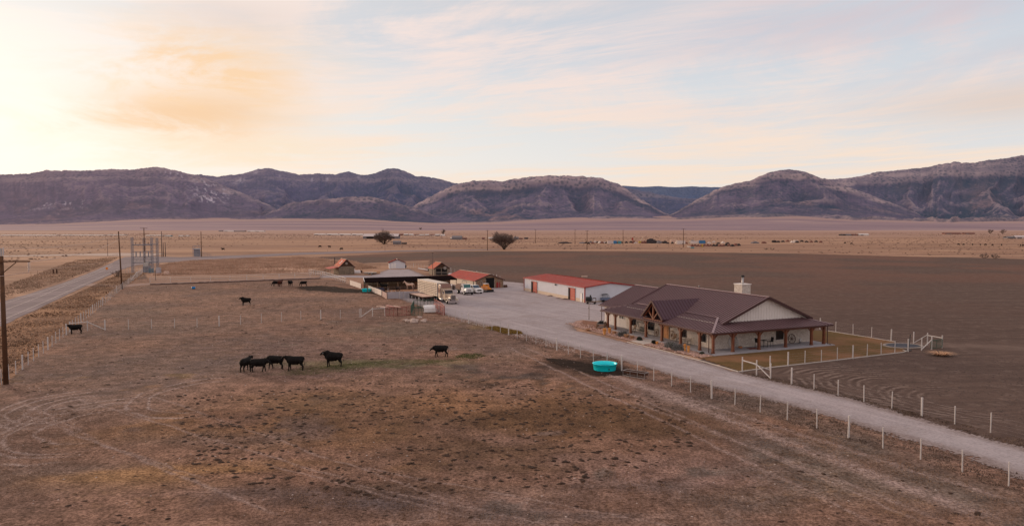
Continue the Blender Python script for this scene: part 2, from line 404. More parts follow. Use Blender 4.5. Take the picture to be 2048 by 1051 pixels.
ridge_layer('mountain_ridge', [(330, 356), (380, 350), (404, 348), (412, 351), (440, 353), (480, 348), (508, 342), (520, 338), (537, 336), (556, 340), (570, 343), (600, 348.5), (640, 347), (672, 349), (690, 344), (700, 343), (712, 347), (730, 350), (752, 347), (766, 341), (776, 337), (792, 337), (806, 341), (820, 346), (834, 352), (850, 353), (880, 357), (905, 365), (920, 366), (960, 370), (1000, 376)], 5400, 7900, 40, 12, spur=1.0, tone=(.14, .12, .16), low=(.050, .072, .105), cliff=(.30, .235, .26), cols=680, top_cliff=.04, conc=1.25, snowpts=((512, 5, .86, .99, .2), (560, 4, .80, .9, .45), (625, 2.5, .78, .92, .3), (655, 3, .80, .93, .3), (716, 4, .86, .97, .3), (480, 10, .72, .9, .5)))
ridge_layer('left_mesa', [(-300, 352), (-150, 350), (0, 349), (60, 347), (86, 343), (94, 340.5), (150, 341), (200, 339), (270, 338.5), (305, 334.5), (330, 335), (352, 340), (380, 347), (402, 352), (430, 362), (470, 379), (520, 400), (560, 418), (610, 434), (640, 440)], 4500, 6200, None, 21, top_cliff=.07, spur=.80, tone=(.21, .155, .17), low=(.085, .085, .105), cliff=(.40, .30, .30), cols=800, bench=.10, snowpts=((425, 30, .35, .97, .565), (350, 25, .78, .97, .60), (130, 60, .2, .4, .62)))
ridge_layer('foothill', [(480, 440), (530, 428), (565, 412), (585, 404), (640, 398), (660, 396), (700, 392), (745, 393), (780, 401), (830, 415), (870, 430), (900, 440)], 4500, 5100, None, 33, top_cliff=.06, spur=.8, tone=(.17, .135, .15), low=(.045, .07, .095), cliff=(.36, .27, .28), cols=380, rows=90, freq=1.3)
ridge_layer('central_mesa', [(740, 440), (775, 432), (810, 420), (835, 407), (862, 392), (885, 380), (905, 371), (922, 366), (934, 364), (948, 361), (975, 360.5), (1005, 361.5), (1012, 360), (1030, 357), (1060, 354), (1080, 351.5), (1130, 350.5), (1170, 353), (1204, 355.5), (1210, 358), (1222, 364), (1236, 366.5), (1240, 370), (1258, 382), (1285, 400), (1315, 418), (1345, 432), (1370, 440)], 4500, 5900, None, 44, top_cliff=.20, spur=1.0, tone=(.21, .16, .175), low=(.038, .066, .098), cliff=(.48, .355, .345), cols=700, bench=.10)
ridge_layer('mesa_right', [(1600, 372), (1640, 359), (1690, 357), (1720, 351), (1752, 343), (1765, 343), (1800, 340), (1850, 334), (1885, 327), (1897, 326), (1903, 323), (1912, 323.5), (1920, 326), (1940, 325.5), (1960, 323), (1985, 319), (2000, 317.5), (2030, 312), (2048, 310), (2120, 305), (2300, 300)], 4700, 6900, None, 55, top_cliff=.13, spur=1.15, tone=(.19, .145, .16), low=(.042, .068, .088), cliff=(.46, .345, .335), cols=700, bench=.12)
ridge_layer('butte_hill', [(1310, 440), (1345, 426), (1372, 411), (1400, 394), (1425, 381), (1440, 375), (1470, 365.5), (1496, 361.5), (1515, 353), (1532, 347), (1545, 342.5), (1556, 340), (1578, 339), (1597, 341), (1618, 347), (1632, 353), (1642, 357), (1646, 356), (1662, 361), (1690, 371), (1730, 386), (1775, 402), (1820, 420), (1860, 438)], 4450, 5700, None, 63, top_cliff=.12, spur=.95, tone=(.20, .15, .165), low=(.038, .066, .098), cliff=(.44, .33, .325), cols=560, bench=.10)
# ------------------------------------------------------------------ ground
def soil_mat(name, c0, c1, c2, big=.035, stripes=None, spk=.25, extra=None, use_col=False):
    m, t = new_mat(name); p = t.geo
    a = t.noise(p, big, 6, .6); b = t.noise(p, .55, 5, .65); c = t.noise(p, 4.5, 4, .7); d = t.vor(p, 1.4)
    c0_ = t.attr('Col') if use_col else c0
    col = t.mix(t.ss(a, .35, .65), c0_, c1) if not use_col else t.mix(t.ss(a, .42, .68, 0, .45), c0_, c1)
    if use_col:
        col = t.mix(1.0, c0_, t.mix(t.ss(a, .38, .62), (.80, .82, .86), (1.16, 1.12, 1.06)), 'MULTIPLY')
        col = t.mix(1.0, col, t.mix(t.ss(b, .36, .66), (.72, .70, .68), (1.28, 1.25, 1.22)), 'MULTIPLY')
    else: col = t.mix(t.ss(b, .42, .72, 0, .65), col, c2)
    if stripes:
        ang, sc, amt = stripes
        q = t.map(p, (1, 1, 1), (0, 0, ang)); st = t.noise(t.map(q, (.02, sc, 1)), 1.0, 5, .7)
        col = t.mix(t.ss(st, .38, .62, 0, amt), col, scl(c1, .72))
    if extra: col = extra(t, p, col)
    if use_col:
        col = t.mix(1.0, col, t.mix(t.ss(c, .36, .64), (.58, .56, .55), (1.42, 1.40, 1.38)), 'MULTIPLY')
    else:
        col = t.mix(t.ss(c, .3, .75, 0, spk), col, scl(c0, 1.7))
        col = t.mix(t.ss(c, .52, .25, 0, spk*1.3), col, scl(c0, .42))
    h = t.m('ADD', t.m('MULTIPLY', b, 1.2), t.m('MULTIPLY', c, .35))
    setc(t, col, 1.0, normal=t.bump(h, .55, .10), spec=.05); return m
# valley floor out to the mountains: banded dry range
def valley_extra(t, p, col):
    X, Y, Z = t.sep(p)[0:3]
    bands = t.noise(t.comb(t.m('MULTIPLY', X, .0012), t.m('MULTIPLY', Y, .010), 0.), 1.0, 6, .62)
    col = t.mix(t.ss(bands, .40, .60), col, (.45, .275, .185))
    b3 = t.noise(t.comb(t.m('MULTIPLY', X, .004), t.m('MULTIPLY', Y, .03), 7.), 1.0, 7, .7)
    col = t.mix(t.ss(b3, .54, .44, 0, .6), col, (.19, .115, .085)); b5 = t.noise(t.comb(t.m('MULTIPLY', X, .02), t.m('MULTIPLY', Y, .06), 2.), 1.0, 8, .78); col = t.mix(t.ss(b5, .5, .64, 0, .5), col, (.46, .31, .22)); col = t.mix(t.ss(b5, .48, .36, 0, .5), col, (.16, .10, .075))
    band2 = t.noise(t.comb(t.m('MULTIPLY', X, .0006), t.m('MULTIPLY', Y, .0055), 3.), 1.0, 5, .6)
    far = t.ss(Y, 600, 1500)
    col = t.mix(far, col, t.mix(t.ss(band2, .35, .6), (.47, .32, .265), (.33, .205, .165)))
    fan = t.ss(Y, 1830, 1890)
    b4 = t.noise(t.comb(t.m('MULTIPLY', X, .0011), t.m('MULTIPLY', Y, .004), 5.), 1.0, 7, .68)
    f2 = t.mix(t.ss(band2, .42, .60), (.235, .180, .225), (.33, .24, .265)); f2 = t.mix(t.ss(b4, .52, .62, 0, .8), f2, (.42, .30, .29)); f2 = t.mix(t.ss(b4, .46, .36, 0, .6), f2, (.165, .125, .17))
    col = t.mix(fan, col, f2)
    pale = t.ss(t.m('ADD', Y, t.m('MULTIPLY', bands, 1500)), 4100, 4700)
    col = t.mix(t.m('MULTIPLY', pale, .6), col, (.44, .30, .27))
    return col
M_VALLEY = soil_mat('dry_range', (.36, .205, .13), (.26, .15, .11), (.39, .25, .185), big=.012, extra=valley_extra, spk=.15)
rowsY = np.concatenate([np.linspace(-600, 1850, 110), np.linspace(1900, 6500, 60)])
cols_ = np.linspace(-1.05, 1.05, 200)
Yg, Cg = np.meshgrid(rowsY, cols_, indexing='ij')
Xg = Cg*(np.maximum(Yg, 0)+700)
rise = np.clip((Yg-1850)/(4600-1850), 0, 1.6)
PXg = 1024+F_PX*Xg/np.maximum(Yg, 1)
Zg = np.where(Yg > 1850, base_height(PXg)*rise**1.25+(fbm(Xg*.004, Yg*.002, 3, 4)-.5)*6*rise, 0)
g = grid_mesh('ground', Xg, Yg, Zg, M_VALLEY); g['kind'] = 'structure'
def PL(pts): return [P(*p) for p in pts]
# plowed field behind the buildings
def plow_extra(t, p, col):
    X, Y, Z = t.sep(p)[0:3]
    col = t.mix(t.m('MULTIPLY', t.ss(t.noise(p, .02, 3), .4, .6), t.ss(Y, 90, 300)), col, (.165, .088, .066))
    wob = t.m('MULTIPLY', t.m('SUBTRACT', t.noise(p, .2, 4, .65), .5), 2.2)
    for (px, py, rmax, sp) in ((1800, 772, 13.5, .95), (1930, 800, 9.5, .9)):
        cx, cy = P(px, py); dx = t.m('SUBTRACT', X, cx); dy = t.m('SUBTRACT', Y, cy)
        r = t.m('ADD', t.m('SQRT', t.m('ADD', t.m('MULTIPLY', dx, dx), t.m('MULTIPLY', dy, dy))), wob)
        wv = t.m('SINE', t.m('MULTIPLY', r, 6.283/sp)); mk = t.m('MULTIPLY', t.ss(r, 2.5, 4.5), t.ss(r, rmax, rmax-2.5))
        mk = t.m('MULTIPLY', mk, t.ss(t.m('ADD', dx, t.m('MULTIPLY', dy, -.2)), 3.0, -2.0)); mk = t.m('MULTIPLY', mk, t.ss(t.noise(p, .30, 5, .7), .44, .56, .05, 1))
        col = t.mix(t.m('MULTIPLY', t.ss(wv, .0, .9), t.m('MULTIPLY', mk, .85)), col, (.235, .175, .15))
        col = t.mix(t.m('MULTIPLY', t.ss(wv, .0, -.9), t.m('MULTIPLY', mk, .8)), col, (.062, .04, .034))
    v = t.noise(p, .5, 6, .72); col = t.mix(t.ss(v, .52, .66, 0, .6), col, (.20, .145, .12)); col = t.mix(t.ss(v, .46, .34, 0, .5), col, (.075, .05, .04))
    tr = t.m('MULTIPLY', t.gauss(t.m('ADD', t.m('ADD', t.m('MULTIPLY', X, .25), Y), t.m('MULTIPLY', wob, 2)), 118, 2.2), t.ss(X, 35, 50))
    return t.mix(t.m('MULTIPLY', tr, .35), col, (.25, .18, .15))
M_PLOW = soil_mat('plowed_soil', (.128, .086, .071), (.102, .069, .058), (.158, .105, .084), big=.02, stripes=(R(-5), .5, .55), spk=.2,
    extra=plow_extra)
def poly_sheet(name, pts, z, mat, jit=0., n=14):
    out = []
    for i in range(len(pts)):
        a, b = pts[i], pts[(i+1) % len(pts)]
        L = math.hypot(b[0]-a[0], b[1]-a[1]); nx, ny = -(b[1]-a[1])/L, (b[0]-a[0])/L
        k = max(2, int(n))
        for j in range(k):
            f = j/k; o = (random.random()-.5)*2*jit if j else 0
            out.append((a[0]+(b[0]-a[0])*f+nx*o, a[1]+(b[1]-a[1])*f+ny*o, z))
    me = bpy.data.meshes.new(name); b = bmesh.new(); vs = [b.verts.new(p) for p in out]; fc = b.faces.new(vs)
    bmesh.ops.triangulate(b, faces=[fc]); bmesh.ops.recalc_face_normals(b, faces=b.faces)
    for f in b.faces:
        if f.normal.z < 0: f.normal_flip()
    b.to_mesh(me); b.free(); me.materials.append(mat)
    o = link(name, me); o['kind'] = 'structure'; return o
poly_sheet('plowed_field', [P(3600, 1250), P(2400, 1010), P(2048, 905), P(1700, 805), P(1500, 755), P(1330, 690), P(1240, 640), P(1000, 575), P(905, 553), P(850, 541), P(860, 520), P(640, 530), P(560, 517), P(880, 502.5), P(1040, 502), P(1300, 503), P(1600, 507), P(1750, 511), P(2048, 517.5), P(2700, 532), P(3100, 700)], .02, M_PLOW, jit=1.2, n=40)
# dry grass paddock with pale orange grass
M_DRY = soil_mat('dry_grass', (.46, .285, .20), (.33, .20, .145), (.54, .35, .25), big=.03, stripes=(R(4), .06, .4), spk=.25)
poly_sheet('dry_grass_field', [P(305, 552), P(620, 545), P(655, 540), P(760, 537), P(700, 521), P(600, 514), P(480, 516), P(380, 521), P(320, 527)], .03, M_DRY, jit=1.5, n=20)
M_VERGE = soil_mat('roadside_soil', (.30, .165, .095), (.22, .12, .075), (.42, .24, .15), big=.06, spk=.35)
poly_sheet('roadside_verge', [P(-260, 860), P(3, 769), P(131, 663), P(177, 633), P(242, 579), P(292, 545), P(240, 548), P(120, 600), P(0, 655), P(-200, 745)], .025, M_VERGE, jit=.5, n=16)
# near pasture with painted soil zones
zones = [  # px, py, rx, ry (metres), colour, strength
    (430, 730, 16, 9, (.165, .125, .115), .7), (750, 690, 16, 8, (.19, .135, .12), .5), (330, 660, 14, 10, (.16, .12, .108), .7), (620, 700, 10, 5, (.215, .14, .12), .5), (250, 790, 9, 8, (.185, .135, .122), .6),
    (100, 830, 7, 6, (.185, .14, .128), .7), (150, 950, 7, 3, (.175, .135, .122), .7),
    (900, 815, 17, 7.5, (.245, .138, .078), .85), (1250, 835, 7, 4.5, (.20, .112, .062), .8), (620, 800, 10, 4.5, (.235, .14, .085), .75), (640, 870, 10, 3.2, (.25, .145, .082), .8),
    (330, 868, 8, 2.6, (.25, .15, .09), .8), (250, 965, 8, 1.6, (.24, .148, .095), .7), (230, 955, 5, 1.0, (.28, .17, .09), .8), (440, 938, 7, 1.1, (.285, .17, .09), .9), (560, 925, 6, 1.0, (.27, .165, .095), .7),
    (1150, 828, 9, 3.6, (.135, .080, .047), .92), (1300, 862, 5, 2.6, (.12, .072, .043), .85), (1010, 845, 9, 2.4, (.145, .087, .052), .8), (980, 905, 9, 2.6, (.15, .093, .060), .8), (600, 812, 5, 1.2, (.15, .095, .06), .6), (1060, 935, 5, 1.3, (.14, .09, .06), .7),
    (430, 880, 6, 1.6, (.17, .125, .115), .7), (560, 985, 8, 1.4, (.14, .105, .10), .8), (760, 1005, 6, 1.2, (.125, .10, .10), .85), (950, 985, 7, 1.1, (.15, .11, .10), .6), (800, 975, 6, .9, (.155, .10, .07), .7),
    (1380, 945, 7, 3.2, (.31, .20, .168), .9), (1120, 990, 6, 1.6, (.28, .185, .15), .8), (1240, 920, 5, 2.0, (.25, .165, .14), .7), (1000, 1030, 6, .8, (.27, .185, .155), .8), (1300, 1035, 6, .9, (.29, .195, .16), .8), (1280, 970, 5, .9, (.17, .13, .12), .6), (1180, 1030, 4, .7, (.16, .125, .118), .7),
    (1560, 900, 3.2, 6, (.20, .158, .14), .8), (1680, 960, 5, 4.5, (.165, .135, .118), .9), (1850, 960, 4.5, 6, (.135, .112, .102), .9), (1560, 820, 3.2, 6, (.135, .108, .098), .8), (1700, 880, 3, 5, (.13, .108, .098), .85), (1500, 1000, 4, 2, (.19, .15, .132), .7),
    (1320, 790, 3, 5, (.25, .185, .165), .7), (1420, 800, 3, 6, (.14, .11, .10), .7),
    (640, 726, 9, 2.2, (.16, .14, .075), .6), (820, 722, 9, 1.6, (.165, .15, .075), .6), (935, 711, 2.0, 1.0, (.11, .12, .05), .6), (700, 731, 5, 1.4, (.14, .14, .065), .5),
    (1160, 733, 4.2, 2.6, (.014, .009, .007), 1.0), (1205, 745, 4.0, 2.0, (.014, .009, .007), 1.0), (1120, 723, 3.4, 2.2, (.035, .022, .017), .9), (1245, 742, 1.6, .9, (.05, .033, .025), .8), (980, 770, 1.9, 1.1, (.06, .042, .034), .85),
    (625, 577, 6, 4.5, (.05, .028, .022), .95), (680, 581, 7, 3.0, (.065, .036, .028), .9), (590, 576, 5, 2, (.09, .05, .04), .6), (760, 590, 6, 5, (.11, .075, .065), .5),
    (420, 600, 30, 18, (.255, .165, .13), .6), (560, 590, 20, 8, (.26, .17, .135), .5), (820, 660, 8, 6, (.15, .125, .10), .5), (900, 650, 6, 5, (.215, .155, .13), .5),
    (985, 655, 3.0, 1.8, (.16, .10, .03), .6), (250, 620, 8, 14, (.19, .14, .12), .5), (1020, 700, 5, 8, (.185, .14, .125), .6)]
past = PL([(-130, 1000), (3, 769), (131, 664), (242, 578), (290, 548), (300, 567), (640, 556), (720, 566), (790, 590), (900, 620), (1050, 655), (1180, 690), (1420, 750), (1700, 815), (2048, 920), (2500, 1060)])
past += [(60, 22), (-60, 22)]
def pasture_extra(t, p, col):
    X, Y, Z = t.sep(p)[0:3]
    wob = t.m('MULTIPLY', t.m('SUBTRACT', t.noise(p, .25, 3), .5), 1.6)
    brk = t.ss(t.noise(p, .9, 4), .35, .55, .35, 1)
    for (px, py, rr, wd) in ((150, 812, (2.2, 3.4, 4.9, 6.1), .16), (200, 850, (4.2, 6.3, 7.0, 8.2), .17), (420, 790, (5.5, 7.0), .14)):
        cx, cy = P(px, py)
        dx = t.m('SUBTRACT', X, cx); dy = t.m('MULTIPLY', t.m('SUBTRACT', Y, cy), .8)
        r = t.m('ADD', t.m('SQRT', t.m('ADD', t.m('MULTIPLY', dx, dx), t.m('MULTIPLY', dy, dy))), wob)
        sec = t.ss(t.m('ADD', dx, t.m('MULTIPLY', dy, .25)), 2.5, -2.0)
        s = None
        for q in rr:
            gq = t.gauss(r, q, wd); s = gq if s is None else t.m('MAXIMUM', s, gq)
        col = t.mix(t.m('MULTIPLY', t.m('MULTIPLY', t.m('MULTIPLY', s, sec), brk), .85), col, (.36, .275, .25))
    for (a, b, wd, st) in (((1010, 690), (1760, 1051), .22, .5), ((1040, 690), (1860, 1051), .22, .45), ((1200, 740), (2000, 1045), .9, .72), ((1290, 770), (2050, 1010), .4, .55), ((1260, 800), (1900, 1045), .3, .45), ((700, 930), (1650, 1110), .14, .45), ((640, 955), (1400, 1110), .16, .45), ((520, 925), (1000, 1051), .14, .4), ((130, 790), (700, 960), .16, .5), ((60, 830), (560, 1030), .2, .5), ((300, 790), (900, 1000), .14, .45), ((120, 860), (420, 960), .16, .45), ((30, 800), (200, 880), .2, .4)):
        ax, ay = P(*a); bx, by = P(*b); L = math.hypot(bx-ax, by-ay); nx, ny = -(by-ay)/L, (bx-ax)/L
        d = t.m('ADD', t.m('ADD', t.m('MULTIPLY', X, nx), t.m('MULTIPLY', Y, ny)), -(ax*nx+ay*ny))
        d = t.m('ADD', d, t.m('MULTIPLY', wob, .7))
        u = t.m('ADD', t.m('ADD', t.m('MULTIPLY', X, (bx-ax)/L), t.m('MULTIPLY', Y, (by-ay)/L)), -(ax*(bx-ax)+ay*(by-ay))/L)
        lim = t.m('MULTIPLY', t.ss(u, -1, 3), t.ss(u, L+1, L-3))
        col = t.mix(t.m('MULTIPLY', t.m('MULTIPLY', t.m('MULTIPLY', t.gauss(d, 0, wd), brk), lim), min(1, st*1.35)), col, (.35, .26, .235))
    # dark droppings and bare clumps
    v = t.vor(t.map(p, (1, 1.25, 1)), .9); sz = t.noise(p, .10, 3)
    thr = t.m('SUBTRACT', t.m('MULTIPLY', sz, .34), .055)
    f = t.ss(t.m('SUBTRACT', v, thr), .03, -.05)
    col = t.mix(t.m('MULTIPLY', f, .45), col, (.07, .040, .027))
    c = t.noise(p, 1.5, 6, .75)
    col = t.mix(t.m('MULTIPLY', t.ss(c, .50, .62), t.ss(t.noise(p, .12, 3), .38, .6, .15, .8)), col, (.075, .042, .028))
    gd = t.noise(p, .9, 6, .72); col = t.mix(t.m('MULTIPLY', t.ss(gd, .52, .64), t.ss(t.noise(p, .07, 3), .48, .62, 0, .4)), col, (.31, .19, .11))
    return col
M_PAST = soil_mat('pasture_soil', (.17, .105, .083), (.16, .098, .076), (.215, .135, .105), big=.05, spk=.3, extra=pasture_extra, use_col=True)
pg = sheet('pasture', past, .012, M_PAST, .5, jit=.2)
me = pg.data; nv = len(me.vertices); co = np.empty(nv*3, np.float32); me.vertices.foreach_get('co', co); co = co.reshape(-1, 3)
X, Y = co[:, 0], co[:, 1]
n = fbm(X*.05, Y*.05, 4, 2)[:, None]; n2 = fbm(X*.16, Y*.16, 5, 8, .62)
c = np.array((.178, .138, .126))*(1-n)+np.array((.240, .160, .130))*n
c = c*np.array((1.10, .97, .88))
for (px, py, rx, ry, cc, st) in zones:
    cx, cy = P(px, py); q = ((X-cx)/rx)**2+((Y-cy)/ry)**2
    q = q*np.clip(1+4.2*(n2-.5), .05, 4); wgt = (st*np.exp(-q**1.4))[:, None]
    c = c*(1-wgt)+np.array(cc)*wgt
cc4 = np.ones((nv, 4), np.float32); cc4[:, :3] = c; me.color_attributes['Col'].data.foreach_set('color', cc4.ravel())
M_WET = soil_mat('wet_churned_soil', (.030, .019, .015), (.020, .013, .010), (.055, .036, .028), big=.3, spk=.25)
sheet('churned_soil', PL([(1092, 716), (1130, 718), (1180, 727), (1240, 738), (1262, 745), (1235, 751), (1190, 750), (1160, 742), (1120, 730)]), .022, M_WET, .12, jit=.7, jscale=.9, fine=.35)
sheet('churned_soil', PL([(598, 573), (640, 571.5), (700, 577), (733, 580), (760, 591), (740, 586), (690, 584.5), (650, 583), (612, 579)]), .022, M_WET, .3, jit=2.2, jscale=.25, fine=.6)
# gravel yard and drive
def gravel_extra(t, p, col):
    X, Y, Z = t.sep(p)[0:3]
    e = t.m('ADD', t.attr('Col', 'Fac'), t.m('MULTIPLY', t.m('SUBTRACT', t.noise(p, .8, 4), .5), .5))
    col = t.mix(t.ss(e, .62, .05, 0, .95), col, t.mix(t.noise(p, 1.2, 4), (.15, .105, .09), (.25, .19, .17)))
    q = t.map(p, (1, 1, 1), (0, 0, R(-29))); tr = t.noise(t.map(q, (.9, .03, 1)), 1.0, 4, .6)
    col = t.mix(t.ss(tr, .5, .66, 0, .45), col, (.50, .42, .43))
    col = t.mix(t.ss(tr, .46, .3, 0, .45), col, (.24, .19, .19))
    pt = t.noise(p, .16, 5, .6); col = t.mix(t.ss(pt, .50, .66, 0, .45), col, (.25, .195, .18))
    return col
M_GRAV = soil_mat('gravel', (.36, .315, .322), (.30, .255, .26), (.43, .375, .385), big=.06, spk=.30, extra=gravel_extra)
drive = PL([(2250, 1055), (1960, 920), (1780, 868), (1640, 827), (1500, 790), (1400, 768), (1250, 722), (1100, 684), (1000, 657), (890, 630), (865, 620), (800, 598), (775, 588), (770, 566), (742, 556), (690, 554.5), (640, 556), (640, 551), (690, 550), (740, 551), (776, 538.5), (821, 538.5), (850, 551), (905, 551), (1003, 562), (1048, 566), (1060, 580), (1200, 600), (1262, 598), (1300, 600), (1290, 625), (1215, 645), (1165, 642), (1145, 648), (1150, 660), (1215, 675), (1270, 689), (1330, 703), (1400, 722), (1477, 744), (1541, 760), (1700, 796), (1870, 846), (2048, 895), (2300, 980)])
sheet('gravel_drive', drive, .035, M_GRAV, .16, jit=.7, jscale=.9, fine=.35)
# lane beyond the pasture
M_LANE = soil_mat('lane_gravel', (.34, .235, .20), (.30, .20, .17), (.38, .28, .24), big=.05, spk=.15)
poly_sheet('lane', PL([(150, 566), (243, 569), (296, 566), (640, 553.5), (640, 557), (300, 569), (240, 575), (160, 571)]), .045, M_LANE, jit=.4, n=20)
M_BERM = basic('dark_ditch_soil', (.10, .06, .05), 1, var=.4, scale=.3)
mb = MB(); a = P3(300, 569.5); b = P3(640, 557.3)
for i in range(34):
    p = a.lerp(b, i/34); q = a.lerp(b, (i+1)/34); mb.tube([p+Vector((0, 0, -.05)), q+Vector((0, 0, -.05))], [.35+.15*random.random(), .35+.15*random.random()], 6)
o = mb.build('ditch_bank', M_BERM); o['kind'] = 'structure'
# paved county road
def road_extra(t, p, col):
    q = t.map(p, (1, 1, 1), (0, 0, R(22))); tr = t.noise(t.map(q, (.55, .012, 1)), 1.0, 4, .6)
    col = t.mix(t.ss(tr, .50, .62, 0, .6), col, (.36, .29, .29))
    col = t.mix(t.ss(tr, .46, .36, 0, .5), col, (.15, .12, .125)); return col
M_ROAD = soil_mat('worn_asphalt', (.235, .19, .195), (.20, .16, .165), (.26, .21, .215), big=.05, spk=.12, extra=road_extra)
roadL = [(-250, 660), (0, 604), (60, 587), (129, 564.5), (185, 543), (225, 525), (238, 518)]
roadR = [(302, 527), (262, 532), (239, 541), (200, 559), (162, 576), (97, 607), (0, 653), (-200, 740)]
poly_sheet('road', PL(roadL+[(250, 513.5), (300, 512.5), (360, 514), (420, 512), (480, 510), (520, 508.5), (600, 505), (700, 502.5), (800, 500.4), (880, 499.6), (1000, 498), (1000, 499.6), (880, 501.6), (800, 503.0), (700, 506), (600, 509.5), (520, 513.5), (460, 518), (380, 522.5), (330, 524.5)]+roadR), .05, M_ROAD, jit=.15, n=10)
M_SHOULD = soil_mat('pale_shoulder', (.46, .36, .31), (.42, .32, .27), (.5, .4, .35), big=.1, spk=.2)
poly_sheet('road_turnout', PL([(0, 511.0), (140, 508), (240, 505.5), (330, 507), (300, 512), (245, 512), (140, 511), (0, 513.5)]), .045, M_SHOULD, jit=.4, n=8)
M_PAINT = basic('faded_road_paint', (.50, .42, .38), .9, var=.3, scale=1.0)
def stripe(name, pts, wd, z=.056, dash=None):
    pts = [P(*p) for p in pts]; mb = MB(); acc = 0
    for i in range(len(pts)-1):
        a, b = Vector(pts[i]), Vector(pts[i+1]); L = (b-a).length; d = (b-a)/L; nn = Vector((-d.y, d.x))*wd/2
        t0 = 0
        while t0 < L:
            t1 = min(L, t0+(dash[0] if dash else L)); p, q = a+d*t0, a+d*t1
            mb.add([(p.x-nn.x, p.y-nn.y, z), (q.x-nn.x, q.y-nn.y, z), (q.x+nn.x, q.y+nn.y, z), (p.x+nn.x, p.y+nn.y, z)], [(0, 1, 2, 3)])
            t0 = t1+(dash[1] if dash else 0)
    o = mb.build(name, M_PAINT, recalc=False); o['kind'] = 'structure'; return o
stripe('edge_line', [(-200, 722), (0, 642), (97, 600), (162, 571), (200, 555), (239, 538)], .16)
stripe('edge_line', [(-250, 668), (0, 609.5), (60, 591), (129, 567.8), (185, 545.8), (225, 527)], .16)
stripe('centre_line', [(-220, 690), (0, 624), (80, 593), (129, 571), (190, 548), (225, 532)], .14)
# porch-side beds, lawn and walk use the house axes further down
# ------------------------------------------------------------------ shared materials
def stone_mat():
    m, t = new_mat('limestone')
    p = t.map(t.obj, (3.6, 3.6, 7.0)); e = t.vor(p, 1.0, 'DISTANCE_TO_EDGE', 0, .85); cc = t.vor(p, 1.0, 'F1', 1, .85)
    g = t.sep(cc)[0]
    col = t.mix(g, (.66, .56, .49), (.84, .76, .69)); col = t.mix(t.ss(t.noise(p, 3, 4), .4, .7, 0, .3), col, (.58, .48, .41))
    col = t.mix(t.ss(e, .07, .02), col, (.50, .42, .36))
    setc(t, col, .95, normal=t.bump(t.ss(e, .0, .12), .8, .05)); return m
M_STONE = stone_mat()
M_ROOF = basic('burgundy_roof_metal', (.175, .10, .108), .48, .15, var=.10, scale=.4, spec=.5)
M_ROOF_T = basic('dark_roof_trim', (.075, .035, .035), .45, .2, var=.1)
M_CAP = basic('ridge_cap_metal', (.30, .20, .21), .4, .3, var=.1)
M_SIDING = basic('white_siding', (.76, .70, .66), .6, var=.06, scale=.8)
M_TIMBER = basic('stained_timber', (.17, .052, .024), .6, var=.4, scale=3, spec=.35)
M_CONC = basic('porch_concrete', (.36, .34, .36), .9, var=.12, scale=1.2)
M_CONC2 = basic('pale_walk_concrete', (.50, .44, .40), .9, var=.12, scale=1.2)
M_GLASS = basic('dark_window_glass', (.012, .013, .018), .08, var=.2, spec=.6)
M_WFRAME = basic('dark_window_frame', (.04, .03, .03), .5, var=.1)
M_WHITEF = basic('white_frame', (.75, .72, .70), .5, var=.05)
M_DOORW = basic('oak_door', (.42, .17, .055), .5, var=.3, scale=3)
M_BLACK = basic('black_iron', (.018, .017, .018), .5, .3, var=.2, spec=.4)
M_STEEL = basic('galvanised_steel', (.45, .43, .43), .4, .7, var=.15)
M_WHITE = basic('white_paint', (.78, .75, .74), .4, var=.06, spec=.4)
M_OLDWOOD = basic('weathered_wood', (.27, .17, .11), .9, var=.35, scale=4)
M_GREYWOOD = basic('grey_weathered_wood', (.30, .25, .22), .95, var=.3, scale=3)
M_RUST = basic('rusty_iron', (.10, .05, .035), .8, .2, var=.4, scale=5)
M_POSTW = basic('white_fence_paint', (.58, .53, .51), .6, var=.12, scale=2)
M_RUBBER = basic('tyre_rubber', (.022, .020, .022), .85, var=.2)
M_GREEN = basic('green_panel_paint', (.055, .10, .07), .6, .2, var=.25)
M_REDP = basic('red_panel_paint', (.33, .10, .08), .6, .2, var=.25)
# ------------------------------------------------------------------ ranch house, local x = depth, y = along the front
S = 17/15.
HO = P(1425.8, 708.7); HR = R(23.8)
HX = Vector((math.cos(HR), math.sin(HR))); HY = Vector((-math.sin(HR), math.cos(HR)))
def HW(v, u, z=0.): q = Vector(HO)+HX*v*S+HY*u*S; return (q.x, q.y, z*S)
house = thing('ranch_house', 'stone ranch house with burgundy standing seam metal roof and wraparound timber porch', 'house', (HO[0], HO[1], 0), HR)
def hb(mb, name, m, parent=None, smooth=False): return mb.build(name, m, parent or house, smooth, k=S)
mb = MB(); mb.prism([(-.6, -1.0), (17.9, -1.0), (17.9, 3.2), (2.6, 3.2), (2.6, 27.9), (2.0, 27.9), (1.5, 24.8), (-.6, 24.8)], -.1, .12); hb(mb, 'porch_slab', M_CONC)
mb = MB(); mb.box(2.0, 17.2, 2.2, 21.4, .12, 3.25); hb(mb, 'wall', M_STONE)
mb = MB(); mb.box(2.2, 13.2, 21.42, 27.7, .05, 3.0); mb.prism_y([(2.2, 3.0), (13.2, 3.0), (7.9, 5.25)], 21.5, 27.7)
for i in range(16): y = 21.6+i*.4; mb.box(2.165, 2.2, y, y+.05, .15, 2.95)
hb(mb, 'garage_wall', M_SIDING)
mb = MB(); mb.prism_y([(2.5, 3.15), (16.7, 3.15), (9.6, 5.98)], 2.12, 2.6)
i = 3.1
while i < 16.3:
    h = 5.98-abs(i-9.6)*.4; mb.box(i-.03, i+.03, 2.08, 2.12, 3.18, h-.08); i += .42
hb(mb, 'gable_siding', M_SIDING)
def zmain(v): return 6.1-.41*abs(9.6-v)
